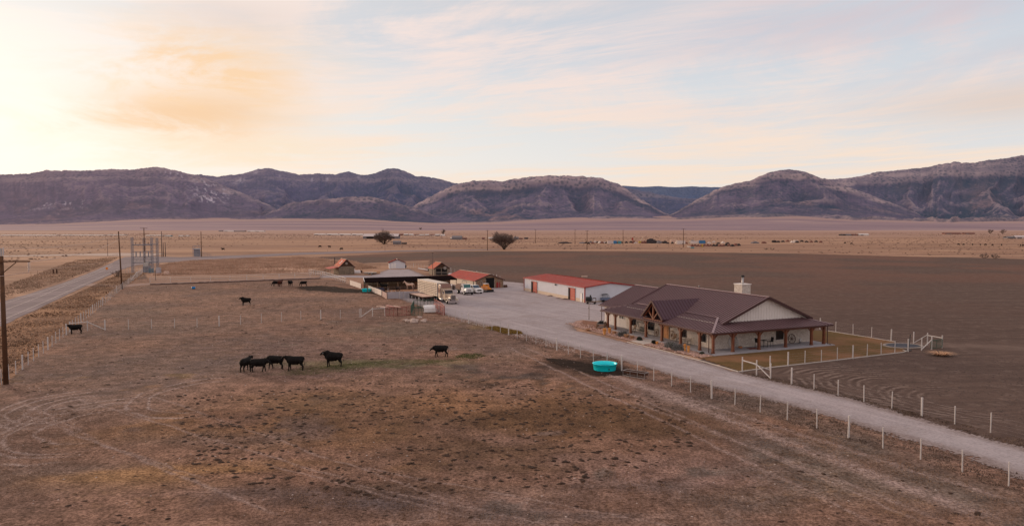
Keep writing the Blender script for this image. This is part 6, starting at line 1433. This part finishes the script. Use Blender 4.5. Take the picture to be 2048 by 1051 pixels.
wire('upper power line from the left edge pole to the leaning pole', A1+Vector((.2, 0, 14.4)), A2+Vector((-.5, 0, 14.4)), 1.0)
wire('lower power line from the crossarm end of the left edge pole to the leaning pole', A1+Vector((3.05, -.28, 13.0)), A2+Vector((-.4, 0, 12.9)), .8)
wire('power line dropping from the leaning pole over the road to the lower left', A2+Vector((-.2, 0, 7.6)), Vector((*P(-260, 560), 1.0)), 1.5, .03)
wire('power line from the left edge pole insulator string out of the frame', A1+Vector((3.0, -.28, 11.9)), A1+Vector((-16, -16, 11.2)), .6)
Gp = 'utility poles in a row beyond the plowed field'
pole(865.5, 550.5, 7.6, 'slim pole standing against the front of the open-front shed', .11, arms=((-.25, .35),), mat=M_POLEG, ins=False)
pole(975, 500.5, 13.0, 'dark utility pole left of the smaller bare tree', .22, arms=((-.4, 1.2),), group=Gp, ins=False)
pole(1174, 499.5, 12.6, 'dark utility pole left of the distant junkyard', .22, arms=((-.3, 1.2),), group=Gp, ins=False)
pole(1366.5, 494, 13.5, 'dark utility pole with two crossarms among the junkyard', .25, arms=((-.4, 1.6), (-4.0, 2.2)), group=Gp, ins=False)
pole(1246, 490, 12.0, 'thin far pole above the left part of the junkyard', .20, arms=((-.3, 1.2),), group=Gp, ins=False)
pole(1150, 488.5, 12.0, 'thin far pole just left of the pole before the junkyard', .18, arms=((-.3, 1.2),), group=Gp, ins=False)
pole(1071, 486, 12.0, 'thin far pole right of the smaller bare tree', .20, arms=((-.3, 1.2),), group=Gp, ins=False)
pole(770, 501.5, 4.5, 'dark pole in front of the big bare tree', .07, arms=(), group=Gp, ins=False)
pole(403, 513.5, 13.0, 'dark utility pole beside the small pump station', .20, arms=((-5.5, .8),), mat=M_POLE, ins=False)
pole(324, 514, 13.2, 'utility pole with stub poles right of the substation', .22, arms=((-2.4, 1.5),), mat=M_POLEG, ins=False)
for i, (x, y, hh) in enumerate(((327, 513, 7.2), (331, 513, 7.4))): pole(x, y, hh, ('left', 'right')[i]+' short stub pole beside the pole right of the substation', .2, arms=(), mat=M_POLEG, ins=False)
pole(215.5, 511.5, 9.0, 'thin faint pole beyond the road left of the substation', .12, arms=(), mat=M_POLEG, ins=False)
pole(290, 543, 15.5, 'brown pole with two crossarms inside the substation', .19, arms=((-.1, 1.3), (-2.0, 1.8)), ins=False)
pole(311.5, 560, 2.9, 'short leaning marker pole with white cap below the substation', .09, arms=(), lean=(-.2, 0), ins=False)
# ------------------------------------------------------------------ substation
M_GALV = basic('substation_steel', (.26, .26, .30), .6, .3, var=.15)
s0, s1 = Vector((*P(264, 545), 0)), Vector((*P(306, 545), 0)); t = thing('substation', 'grey steel lattice substation frame with switches beside the county road', 'substation', s0, math.atan2((s1-s0).y, (s1-s0).x)); SW = (s1-s0).length
HT = 12.3
def lattice(mb, x, y, h, w_=.55):
    for a in (-w_/2, w_/2):
        for b in (-w_/2, w_/2): mb.tube([(x+a*1.1, y+b, 0), (x+a, y+b, h)], .075, 5)
    z = .3; k = 0
    while z < h-.7:
        for a in (-1, 1): mb.tube([(x-w_/2, y+a*w_/2, z), (x+w_/2, y+a*w_/2, z+.6)] if k % 2 else [(x+w_/2, y+a*w_/2, z), (x-w_/2, y+a*w_/2, z+.6)], .03, 4)
        z += .6; k += 1
for i, (x, y) in enumerate(((.3, 0), (1.5, 6), (SW-1.2, 6), (SW-.2, 0))):
    m = MB(); lattice(m, x, y, HT-(.3 if y else 0), .55); m.build('tower', M_GALV, t)
for z, r in ((HT-2.6, .20), (HT-5.0, .09), (HT-6.8, .09), (HT-7.6, .07), (HT-8.8, .09), (3.4, .09)):
    m = MB(); m.tube([(.3, 0, z), (SW-.2, 0, z)], r, 6); m.tube([(1.2, 6, z), (SW-1.0, 6, z)], r*.8, 6)
    m.build('crossbeam', M_GALV, t)
for k in range(4):
    x = 1.6+k*(SW-3.0)/3
    m = MB(); m.lathe([(.001, 0), (.09, 0), (.16, .15), (.09, .25), (.16, .4), (.09, .5), (.16, .65), (.05, .8), (.001, .9)], 8, (x, 0, HT-2.5)); m.build('insulator', M_PENR, t)
    m = MB(); m.bar((x, 0, HT-5.0), (x, 0, HT-6.7), .34, .25); m.build('switch', M_GALV, t)
    m = MB(); m.bar((x, 0, HT-7.2), (x+.5, 0, HT-8.4), .12); m.bar((x+.5, 0, HT-7.4), (x-.3, 0, HT-8.6), .12); m.build('disconnect', M_STEEL, t)
m = MB(); m.box(SW*.45, SW*.7, 1, 3, .1, 2.4); m.build('transformer', M_GALV, t)
for k in range(3): m = MB(); x = SW*.48+k*.8; m.lathe([(.001, 2.4), (.18, 2.4), (.1, 2.6), (.18, 2.8), (.1, 3.0), (.05, 3.5)], 8, (x, 2, 0)); m.build('bushing', M_PENR, t)
m = MB(); m.box(SW*.62, SW*.85, -1, .3, 2.3, 3.6); m.build('panel_box', M_STEEL, t)
m = MB(); m.box(SW-.9, SW+.3, -1.2, 0, 0, 1.5); m.build('cabinet', basic('teal_grey_cabinet', (.12, .18, .22), .5), t)
f0 = -2.5
for k in range(12):
    m = MB(); x = -1+k*(SW+5)/11; m.tube([(x, f0, 0), (x, f0, 2.2)], .04, 5); m.build('fence_post', M_STEEL, t)
m = MB(); 
for z in (.3, 1.2, 2.2): m.tube([(-1, f0, z), (SW+4, f0, z)], .02, 4)
m.build('fence_rail', M_STEEL, t)
small_box('utility_cabinet', 'white topped grey cabinet right of the substation', 'cabinet', 317, 546, (1.6, 1.2, 1.9), 5, M_PANELG)
small_box('white_cabinet', 'pale low cabinet in the grass right of the substation', 'cabinet', 333, 549, (1.6, 1.0, 1.2), 5, M_PALEW)
s0 = Vector((*P(386, 512.5), 0)); t = thing('pump_station', 'small grey framed pump station across the side road', 'pump station', s0)
m = MB()
for x in (0, 3.2):
    for y in (0, 2.6): m.tube([(x, y, 0), (x, y, 5.4)], .1, 5)
for z in (2.2, 4.0, 5.4): m.tube([(0, 0, z), (3.2, 0, z), (3.2, 2.6, z), (0, 2.6, z), (0, 0, z)], .08, 5)
m.build('frame', M_GALV, t); m = MB(); m.box(.3, 2.9, .3, 2.3, 0, 3.7); m.build('hut', M_GALV, t)
m = MB(); m.slab([(-.2, -.3, 3.8), (3.5, -.3, 3.8), (3.5, 3, 4.1), (-.2, 3, 4.1)], .12); m.build('roof', M_PANELG, t)
m = MB()
for k in range(7): m.tube([(4+k*.9, 0, 0), (4+k*.9, 0, 2.6-k*.25)], .05, 5)
m.tube([(4, 0, 2.6), (9.4, 0, 1.1)], .05, 5); m.tube([(4, 0, 1.2), (9.4, 0, .6)], .05, 5); m.build('railing', M_GALV, t)
q = P(214, 546.5); t = thing('road_sign', 'small orange diamond road sign on the verge of the county road', 'road sign', (q[0], q[1], 0)); m = MB(); m.tube([(0, 0, 0), (0, 0, 1.8)], .04, 6); m.build('sign_post', M_STEEL, t)
m = MB(); m.prism_y([(0, 1.15), (.55, 1.7), (0, 2.25), (-.55, 1.7)], -.03, 0); m.build('sign_panel', basic('orange_sign', (.75, .22, .02), .5, var=.03), t)
# ------------------------------------------------------------------ bare trees
M_BARK = basic('dark_bark', (.10, .075, .062), .95); M_TWIGR = basic('reddish_twigs', (.17, .125, .11), .95)
def bare_tree(name, label, px, py, h, wdt, seed, stems=5, depth=5, group='bare trees on the range', rscale=1.0):
    q = P(px, py); t = thing(name, label, 'tree', (q[0], q[1], 0), 0, group); rr = random.Random(seed); trunk, crown = MB(), MB()
    def grow(p, d, L, r, lvl):
        e = p+d*L; (trunk if lvl < 2 else crown).tube([p, p.lerp(e, .5)+Vector((rr.uniform(-1, 1), rr.uniform(-1, 1), 0))*L*.05, e], [r, r*.85, r*.7], 5 if lvl < 2 else 3, cap=False)
        if lvl >= depth: return
        n = 3 if lvl < depth-1 else 4
        for i in range(n):
            dd = (d+Vector((rr.uniform(-1, 1), rr.uniform(-1, 1), rr.uniform(-.35, .65)))*.75).normalized()
            grow(p.lerp(e, .35+.65*rr.random()), dd, L*rr.uniform(.62, .86), max(r*.60, h*.0022*rscale), lvl+1)
    for s in range(stems):
        a = s/stems*6.283+rr.random(); sp = wdt/h*.75*(.25+1.15*((s*3) % stems)/stems); d = Vector((math.cos(a)*sp, math.sin(a)*sp, 1)).normalized()
        grow(Vector((math.cos(a)*.3, math.sin(a)*.3, 0)), d, h*.36*rr.uniform(.85, 1.1), h*.022*rscale, 0)
    trunk.build('trunk', M_BARK, t, recalc=False); crown.build('crown', M_TWIGR, t, recalc=False); return t
bare_tree('bare_tree', 'large wide bare tree standing before the long grey barn', 768, 488, 12.0, 20, 21, 14, 6)
bare_tree('bare_tree', 'rounded bare tree at the edge of the plowed field right of the pole', 1008, 499, 12.0, 12.5, 9, 11, 6)
bare_tree('bare_tree', 'small far bare tree above the row of white sheds', 886.5, 469, 10, 12, 14, 4, 4, rscale=2)
bare_tree('bare_tree', 'tiny bare bush on the pale slope above the white sheds', 841.5, 459.5, 9, 9, 15, 4, 4, rscale=2)
bare_tree('bare_tree', 'left bare tree of the pair near the right edge', 1981, 467, 9, 10, 16, 4, 4, 'pair of bare trees at the right edge', 2)
bare_tree('bare_tree', 'right leaning tree of the pair near the right edge', 2005, 467, 9.5, 13, 17, 4, 4, 'pair of bare trees at the right edge', 2)
bare_tree('bare_shrub', 'low bare shrubs at the far corner of the plowed field', 1968, 516, 3.4, 10, 18, 6, 4, rscale=1.4)
bare_tree('bare_shrub', 'low bare shrub right of the other on the far corner of the plowed field', 1990, 517, 3.2, 8, 19, 6, 4, rscale=1.4)
bare_tree('bare_shrub', 'small leafless shrub beside the county road below the leaning pole', 235, 553, 2.6, 5, 20, 6, 4, rscale=1.3)
for i, (x, y) in enumerate(((1532, 499), (1545, 499.5))): bare_tree('bare_shrub', ('left', 'right')[i]+' small dark shrub below the right end of the junkyard', x, y, 2.2, 6, 40+i, 5, 3, rscale=1.5)
# ------------------------------------------------------------------ far buildings and junkyard
M_FROOF = basic('far_pale_roof', (.62, .52, .50), .6, var=.1); M_FW = basic('far_white', (.70, .62, .58), .6, var=.05); M_FG = basic('far_grey', (.20, .18, .19), .9, var=.2); M_FR = basic('far_rust', (.22, .10, .08), .9, var=.3)
M_FB = basic('far_blue', (.06, .20, .40), .6); M_FT = basic('far_teal', (.10, .30, .34), .6); M_FY = basic('far_yellow', (.60, .42, .05), .6); M_FO = basic('far_dark', (.05, .04, .042), .9, var=.3); M_FRED = basic('far_red', (.42, .05, .04), .7)
def far_building(name, label, cat, x0, x1, yb, hpx, wm, rm, depth=10., group=None, rf=.4, open_front=False):
    a, b = Vector((*P(x0, yb), 0)), Vector((*P(x1, yb), 0)); D = a.y; mpp = D/F_PX; h = hpx*mpp; L = (b-a).length; t = thing(name, label, cat, a, math.atan2((b-a).y, (b-a).x), group)
    e = h*(1-rf); m = MB(); m.box(0, L, 0, depth, 0, e); m.build('wall', wm, t)
    m = MB(); m.slab([(-.3, -.3, e+.1), (L+.3, -.3, e+.1), (L+.3, depth/2, h+.1), (-.3, depth/2, h+.1)], .25); m.slab([(L+.3, depth+.3, e+.1), (-.3, depth+.3, e+.1), (-.3, depth/2, h+.1), (L+.3, depth/2, h+.1)], .25); m.build('roof', rm, t)
    m = MB(); m.box(L*.1, L*.42 if not open_front else L*.9, -.06, -.003, .1, e*.8); m.build('doorway', M_DARK if open_front else M_FG, t); return t
far_building('far_barn', 'long grey barn with pale roof behind the large bare tree', 'barn', 726, 796, 477, 9.5, M_FG, M_FROOF, 16, open_front=True, rf=.5)
for i in range(4): far_building('greenhouse', ('low white greenhouse at the left end of the thin far row', 'second low white greenhouse from the left in the thin far row', 'third low white greenhouse from the left in the thin far row', 'low white greenhouse next to the long grey barn')[i], 'greenhouse', 628+i*25, 650+i*25, 469.8+i*.35, 2.6+.3*i, M_FW, M_FW, 14, 'row of low white greenhouses left of the barn')
for i, (x0, x1, y) in enumerate(((0, 110, 471.3), (120, 205, 471.0), (212, 246, 470.6), (290, 322, 471.5))): far_building('greenhouse', ('long pale strip shed at the left edge of the far plain', 'pale strip shed second from the left edge of the far plain', 'short pale strip shed beyond the leaning pole', 'short pale strip shed beyond the substation')[i], 'shed', x0, x1, y, 1.6, M_FW, M_FW, 14)
for i, (x0, x1, y, hp, m1) in enumerate(((447, 466, 463, 2.4, M_FW), (468, 488, 463.2, 2.0, M_FG), (494, 510, 463.2, 2.4, M_FW), (511, 527, 463.2, 2.1, M_FW), (437, 443, 462.6, 1.8, M_FG))):
    far_building('far_shed', ('white shed leftmost in the cluster below the pale track', 'dark shed between two white ones below the pale track', 'white shed third in the cluster below the pale track', 'white shed at the right end of the cluster below the pale track', 'small dark shed left of the cluster below the pale track')[i], 'shed', x0, x1, y, hp, m1, m1, 14)
for i, (x0, x1, y) in enumerate(((330, 340, 472.5), (357, 364, 472.6), (371, 375, 472.4))): far_building('far_shed', ('teal and white shed right of the substation poles', 'small white shed in the middle of three beyond the substation', 'tiny white shed right of three beyond the substation')[i], 'shed', x0, x1, y, 2.2, (M_FT, M_FW, M_FW)[i], M_FW, 8)
far_building('farm_ruin', 'dark small farm ruin at the foot of the large bare tree', 'ruin', 786, 800, 488.5, 7, M_FG, M_FG, 6); far_building('far_shed', 'low dark shed just right of the farm ruin', 'shed', 803, 812, 488, 3, M_FO, M_FO, 5)
far_building('farmhouse', 'grey hipped farmhouse right of the row of small white sheds', 'house', 904, 923, 479, 7.5, M_FG, M_FG, 12, rf=.5); far_building('far_shed', 'white porch shed at the left side of the grey farmhouse', 'shed', 901, 905, 478.7, 4, M_FW, M_FW, 6); far_building('far_shed', 'rust coloured shed right of the grey farmhouse', 'shed', 925, 933, 478.5, 3.5, M_FR, M_FR, 6)
rr = random.Random(12)
for i in range(9):
    x = 797+i*10.5; mt_ = (M_FR, M_FG, M_FW, M_FW, M_FG, M_FR, M_FW, M_FG, M_FW)[i]
    far_building('far_shed', ('rust shed', 'dark grey shed', 'white shed', 'white shed', 'dark shed', 'rust red shed', 'white shed', 'grey shed', 'pale shed')[i]+', number '+('one', 'two', 'three', 'four', 'five', 'six', 'seven', 'eight', 'nine')[i]+' from the left in the row right of the barn', 'shed', x, x+8, 470.6+.15*i, 2.6+rr.random()*1.2, mt_, M_FW if i % 3 else M_FR, 8, 'row of small sheds right of the long barn')
for i, (x0, x1, y, hp, m1, lb) in enumerate(((964, 969, 478.5, 4, M_FR, 'small brown shed left of the utility pole'), (977, 990, 477.5, 3, M_FW, 'white low shed right of the utility pole'), (1028, 1037, 478.5, 5, M_FG, 'grey shed just right of the smaller bare tree'), (1038, 1045, 478.5, 3, M_FR, 'rust shed second right of the smaller bare tree'), (1049, 1056, 478, 3.2, M_FO, 'dark shed third right of the smaller bare tree'))): far_building('far_shed', lb, 'shed', x0, x1, y, hp, m1, m1, 6)
for i, (x0, x1, y, hp, m1, lb) in enumerate(((1683, 1690, 471, 3, M_FO, 'dark shed at the left end of the cluster by the white hall'), (1693, 1703, 471, 3.2, M_FG, 'grey shed in the cluster left of the white hall'), (1706, 1716, 471, 3, M_FR, 'rust shed touching the white hall'), (1719, 1738, 471, 4, M_FW, 'long white hall alone on the far right plain'), (1890, 1922, 468, 3, M_FR, 'long reddish barn on the far right plain'), (1930, 1950, 468, 3, M_FR, 'shorter reddish barn right of the long one'), (2016, 2030, 477, 4.5, M_FG, 'grey shed at the right edge'), (2032, 2060, 477, 6, M_FROOF, 'pale roofed house at the right edge'))): far_building('far_shed', lb, 'building', x0, x1, y, hp, m1, m1, 9)
# junkyard: individual hulks, boxes and heaps
def junk(kind, px, py, wpx, hpx, mat, label, cat, group):
    D = EYE*F_PX/(py-HOR); mpp = D/F_PX; w_, h = wpx*mpp, hpx*mpp*1.25; q = P(px, py); r2 = random.Random(int(px*7))
    o = None
    if kind == 'car':
        m = MB(); m.prism_y([(-w_/2, .25), (-w_/2, h*.55), (-w_*.28, h*.6), (-w_*.18, h), (w_*.18, h), (w_*.3, h*.6), (w_/2, h*.5), (w_/2, .25)], -1, 1)
        for s in (-1, 1):
            for x in (-w_*.3, w_*.3): m.tube([(x, s*.9, .3), (x, s*1.05, .3)], .33, 8)
        o = m.build('junked_car', mat)
    elif kind == 'box':
        m = MB(); m.box(-w_/2, w_/2, -1.3, 1.3, .15, h)
        for k in range(6): m.box(-w_/2+k*w_/6, -w_/2+k*w_/6+.1, -1.36, 1.36, .15, h-.05)
        m.box(-w_/2-.05, w_/2+.05, -1.4, 1.4, h, h+.12); o = m.build('storage_container', mat)
    else:
        b = bmesh.new(); bmesh.ops.create_icosphere(b, subdivisions=3, radius=1)
        for v in b.verts: v.co *= 1+.45*(r2.random()-.5); v.co.z = max(v.co.z, 0); v.co.x *= w_/2; v.co.y *= w_/3; v.co.z *= h
        me = bpy.data.meshes.new('scrap_heap'); b.to_mesh(me); b.free(); me.materials.append(mat); o = link('scrap_heap', me)
    o.location = (q[0], q[1], 0); o.rotation_euler = (0, 0, r2.uniform(-.3, .3)); tag(o, label, cat, group)
for px, w_, h, mt_, lb in ((1129, 28, 2.5, M_FO, 'long low dark heap at the left end of the junkyard'), (1303, 22, 7, M_FO, 'tallest dark scrap heap in the middle of the junkyard'), (1317, 14, 4.5, M_FG, 'grey scrap heap right of the tallest one'), (1288, 12, 4, M_FR, 'rusty heap just left of the tallest scrap heap'), (1330, 10, 4, M_FO, 'small dark heap left of the white container'), (1165, 14, 2.2, M_FG, 'low grey heap beside the utility pole'),
        (1510, 16, 3.2, M_FG, 'grey heap in the thin right part of the junkyard'), (1528, 10, 2.8, M_FR, 'rusty heap in the thin right part of the junkyard'), (1385, 12, 5, M_FG, 'grey heap behind the white container'), (1268, 8, 4.5, M_FR, 'rusty heap below the red box')): junk('heap', px, 486.5, w_, h, mt_, lb, 'scrap heap', 'scrap heaps in the junkyard')
for px, py, w_, h, mt_, lb in ((1219, 487.5, 9, 5, M_FROOF, 'pale green container at the left of the junkyard'), (1230, 487.5, 6, 5, M_FB, 'short blue container left of the teal one'), (1239, 487.5, 6, 4.5, M_FT, 'teal container next to the short blue one'), (1265, 480, 3, 3.5, M_FRED, 'small bright red box on the back row'), (1347, 485.5, 13, 4.5, M_PALEW, 'pinkish container left of the utility pole with two arms'), (1361, 488, 18, 5.5, M_FW, 'long white container behind the utility pole with two arms'), (1390, 487, 24, 4, M_FW, 'long low white trailer between pole and blue tarp'), (1404, 487, 12, 5, M_FB, 'bright blue box at the end of the white trailer'),
        (1404.5, 494, 2.2, 4.5, M_FY, 'small upright yellow tank before the rusty row'), (1591, 484, 7, 3, M_FW, 'small white trailer at the far right end of the junkyard'), (1548, 485, 7, 3.5, M_FO, 'dark box in the thin right part of the junkyard'), (1385, 496.5, 7, 1.8, M_FT, 'low turquoise trough before the junkyard'), (1378, 494.5, 5, 1.6, M_FW, 'low white box before the junkyard')): junk('box', px, py, w_, h, mt_, lb, 'container', 'containers and boxes in the junkyard')
names = ('white', 'dark', 'rusty', 'grey'); mts = (M_FW, M_FO, M_FR, M_FG)
for i in range(46):
    px = (1172+i*4.6) if i < 10 else (1225+(i-10)*9.2 if i < 36 else 1556+(i-36)*9.5); py = 486.8 if i < 36 else 484.8; py += rr.uniform(-1.8, 1.2); k = rr.choice((0, 0, 1, 1, 1, 2, 3))
    junk('car', px, py, rr.uniform(5.5, 7.5), rr.uniform(2.4, 3.4), mts[k], names[k]+' car hulk parked in the long distant junkyard row', 'car', names[k]+' car hulks in the junkyard')
for i in range(16):
    k = rr.choice((1, 2, 2)); junk('car', 1384+i*6.2, 493+rr.uniform(-1, .8)-.08*i, 7, rr.uniform(3.2, 4.2), mts[k], names[k]+' machine hulk in the rusty front row of the junkyard', 'machinery', names[k]+' machines in the front row of the junkyard')
# crane boom in the junkyard
q = P(1281, 486); t = thing('boom_loader', 'yellowish boom crane left of the tallest scrap heap', 'crane', (q[0], q[1], 0)); m = MB(); m.box(-1.5, 1.5, -1, 1, .3, 1.6); m.build('base', M_FY, t); m = MB(); m.bar((0, 0, 1.5), (2.0, 0, 5.5), .5); m.build('boom', M_WAIN, t)
# pale farm track up the fan
mb = MB(); A = [Vector((*P(508, 464), .2)), Vector(((484-1024)/F_PX*2500, 2500, 10.5)), Vector(((457-1024)/F_PX*3000, 3000, 16.5))]
# ------------------------------------------------------------------ ground cover
def scatter(name, label, pts, fn, mat, kind='stuff'):
    V = []; Fc = []; 
    for p in pts:
        v, f = fn(p); o = len(V); V += v; Fc += [[a+o for a in q] for q in f]
    o = np_mesh(name, np.array(V), np.array(Fc), mat, smooth=False); tag(o, label, None, None, kind); return o
rs = np.random.default_rng(5)
def blade_clump(h, w_, n=4):
    def fn(p):
        V = []; Fc = []
        for i in range(n):
            a = rs.random()*6.283; hh = h*(.5+.8*rs.random())*p[2]; ln = hh*.6*rs.random(); ww = w_*(.6+.8*rs.random())
            bx, by = p[0]+(rs.random()-.5)*.35*p[2], p[1]+(rs.random()-.5)*.35*p[2]; dx, dy = math.cos(a), math.sin(a)
            o = len(V); V += [(bx-dy*ww, by+dx*ww, 0), (bx+dy*ww, by-dx*ww, 0), (bx+dx*ln, by+dy*ln, hh)]; Fc.append([o, o+1, o+2])
        return V, Fc
    return fn
def pts_in(poly, n, cl=.2, thr=.45, seed=0):
    poly = PL(poly) if max(p[0] for p in poly) > 300 or True else poly
    xs = [p[0] for p in poly]; ys = [p[1] for p in poly]; X = rs.uniform(min(xs), max(xs), n*4); Y = rs.uniform(min(ys), max(ys), n*4)
    ins, _ = in_poly(X, Y, poly); f = fbm(X*cl, Y*cl, 3, seed); ok = ins & (f+rs.random(n*4)*.25 > thr+.1); X, Y, f = X[ok][:n], Y[ok][:n], f[ok][:n]
    return [(x, y, .7+1.1*max(0, q-thr)) for x, y, q in zip(X, Y, f)]
M_VGR = basic('roadside_straw', (.34, .215, .14), 1, var=.5, scale=.12, tint=(.60, .42, .30)); M_VGD = basic('roadside_dark_weed', (.12, .065, .035), 1, var=.4, scale=.2)
verge = [(-20, 775), (-5, 768), (128, 664), (175, 632), (240, 580), (290, 546), (240, 547), (160, 583), (97, 610), (0, 657), (-60, 690)]
scatter('roadside_grass', 'dry straw coloured grass between the county road and the fence', pts_in(verge, 26000, .10, .42, 3), blade_clump(.24, .05), M_VGR)
scatter('roadside_weeds', 'dark weeds in patches along the roadside ditch', pts_in(verge, 6000, .16, .50, 9), blade_clump(.26, .07), M_VGD)
scatter('meadow_grass', 'tall pale orange grass on the paddock behind the lane', pts_in([(305, 551), (640, 544), (755, 536), (700, 521), (600, 514), (480, 517), (380, 522), (318, 530)], 26000, .04, .34, 13), blade_clump(.55, .11), basic('meadow_straw', (.48, .30, .205), 1, var=.3, scale=.1, tint=(.64, .44, .33)))
scatter('far_verge_grass', 'dry grass along the far side of the county road', pts_in([(-100, 600), (0, 597), (60, 582), (129, 560), (185, 539), (225, 521), (238, 514), (150, 520), (0, 575), (-100, 590)], 9000, .1, .32, 23), blade_clump(.28, .08), M_VGR)
# clods, droppings and stubble on the pasture
def clod(p):
    r = p[2]*(.035+.13*rs.random()**3); h = r*(.3+.35*rs.random()); a0 = rs.random()*6; n = 5; st = 1+rs.random()
    V = [(p[0]+r*st*math.cos(a0+k*1.2566), p[1]+r*math.sin(a0+k*1.2566), .01) for k in range(n)]+[(p[0]+r*.2*(rs.random()-.5), p[1], .01+h)]
    return V, [[k, (k+1) % n, n] for k in range(n)]
pp = [(-60, 1051), (0, 780), (140, 668), (260, 575), (640, 562), (780, 600), (1000, 672), (1240, 745), (1660, 885), (2048, 1000), (2048, 1051)]
cp_ = pts_in(pp, 4500, .10, .50, 31)+pts_in(pp, 1000, .05, .3, 32)
def big_clod(p):
    r = .045+.17*rs.random()**2.2; h = r*(.3+.3*rs.random()); n = 7; a0 = rs.random()*6; st = 1.1+.9*rs.random(); ca, sa = math.cos(a0), math.sin(a0); V = []
    for k_, z_ in ((1, .01), (.6, h*.8)):
        for k in range(n): rr_ = r*k_*(.75+.5*rs.random()); x_, y_ = rr_*st*math.cos(k*6.283/n), rr_*math.sin(k*6.283/n); V.append((p[0]+x_*ca-y_*sa, p[1]+x_*sa+y_*ca, z_))
    V.append((p[0], p[1], h))
    return [(a, b, c) for a, b, c in V], [[k, (k+1) % n, n+(k+1) % n] for k in range(n)]+[[k, n+(k+1) % n, n+k] for k in range(n)]+[[n+k, n+(k+1) % n, 2*n] for k in range(n)]
gold = [(350, 790), (900, 755), (1300, 790), (1420, 870), (1250, 960), (700, 1000), (380, 960)]
scatter('manure_clumps', 'larger dark manure clumps lying among the dry grass', pts_in(pp, 700, .2, .35, 71)+pts_in(gold, 1900, .3, .40, 73), big_clod, basic('manure', (.045, .024, .015), 1, var=.5))
scatter('droppings', 'dark clods and droppings scattered over the pasture', cp_, clod, basic('dark_clod', (.062, .036, .026), 1, var=.5))
near = [(-60, 1100), (0, 820), (1500, 820), (2048, 1000), (2200, 1100)]
scatter('stubble', 'short dry grass stubble on the near pasture', pts_in(near, 60000, .22, .36, 37), blade_clump(.09, .014, 3), basic('stubble_straw', (.30, .185, .12), 1, var=.4, scale=.3))
def peb(p):
    r = .03+.06*rs.random(); n = 5; a0 = rs.random()*6; V = [(p[0]+r*math.cos(a0+k*1.2566), p[1]+r*math.sin(a0+k*1.2566), .012) for k in range(n)]+[(p[0], p[1], .012+r*.6)]
    return V, [[k, (k+1) % n, n] for k in range(n)]
scatter('pebbles', 'pale pebbles and chips strewn on the pasture', pts_in(pp, 1500, .3, .3, 41), peb, basic('pale_pebble', (.48, .38, .34), 1))
edge_p = pts_in([(885, 634), (1003, 662), (1098, 692), (1150, 706), (1150, 700), (1098, 684), (1003, 655), (940, 640)], 1800, .3, .3, 43)
scatter('verge_stones', 'pale stones strewn along the pasture side of the drive', edge_p, peb, basic('pale_stone', (.55, .46, .43), 1))
gr = pts_in([(905, 716), (925, 708), (960, 706), (972, 712), (950, 717)], 900, .3, .2, 47)
scatter('green_grass', 'small patch of fresh green grass right of the lone cow', gr[:260], blade_clump(.11, .03), basic('fresh_grass', (.085, .11, .035), 1, var=.3))
gr = pts_in([(520, 750), (600, 735), (760, 722), (900, 712), (940, 706), (960, 716), (800, 733), (620, 750)], 6000, .15, .42, 49)
scatter('green_grass', 'faint green grass strip along the feet of the cattle', gr, blade_clump(.07, .02), basic('olive_grass', (.12, .13, .045), 1, var=.3))
gr = pts_in([(972, 655), (990, 652), (1040, 663), (1046, 668), (1010, 667)], 1500, .3, .2, 51)
scatter('mustard_weeds', 'mustard coloured weeds beside the drive fence', gr, blade_clump(.16, .05), basic('mustard_weed', (.24, .145, .03), 1, var=.4))

ve = [(2060, 955), (1780, 868), (1500, 792), (1250, 724), (1100, 687), (1000, 660), (1003, 672), (1098, 700), (1240, 740), (1500, 822), (1780, 905), (2060, 995)]
M_WEED = basic('grey_brown_weed', (.105, .070, .055), 1, var=.5, scale=.4, tint=(.26, .18, .14))
scatter('verge_weeds', 'dead grey brown weeds between the drive and its near fence', pts_in(ve, 9000, .35, .40, 61), blade_clump(.13, .035), M_WEED)
ve2 = [(1477, 746), (1541, 761), (1700, 797), (1870, 847), (2060, 900), (2060, 880), (1852, 830), (1684, 788), (1560, 758), (1490, 744)]
scatter('verge_weeds', 'dead grey brown weeds along the far fence of the drive', pts_in(ve2, 3500, .35, .36, 63), blade_clump(.15, .035), M_WEED)
pf = [(1560, 760), (1700, 790), (2060, 880), (2060, 720), (1900, 700), (1820, 703), (1640, 728)]
scatter('soil_clods', 'broken clods of soil on the tilled field right of the lawn', pts_in(pf, 5000, .2, .35, 65), clod, basic('field_clod', (.11, .075, .062), 1, var=.5))

def brush(p):
    r = (.3+.7*rs.random()**2)*p[2]; h = r*.6; n = 6; a0 = rs.random()*6
    V = [(p[0]+r*math.cos(a0+k*1.047)*(.7+.5*rs.random()), p[1]+r*math.sin(a0+k*1.047)*(.7+.5*rs.random()), 0) for k in range(n)]+[(p[0]+r*.6*math.cos(a0+k*1.047), p[1]+r*.6*math.sin(a0+k*1.047), h*(.8+.3*rs.random())) for k in range(n)]
    return V, [[k, (k+1) % n, n+(k+1) % n, n+k] for k in range(n)]+[[n, n+1, n+2, n+3], [n+3, n+4, n+5, n]]
far1 = [(-60, 560), (0, 528), (240, 500), (600, 497), (900, 495), (1300, 500), (1700, 508), (2100, 515), (2100, 466), (-60, 466)]
scatter('sagebrush', 'scattered low brush on the dry range beyond the side road', pts_in(far1, 9000, .006, .46, 81), brush, basic('range_brush', (.20, .125, .092), 1, var=.4, scale=.05))
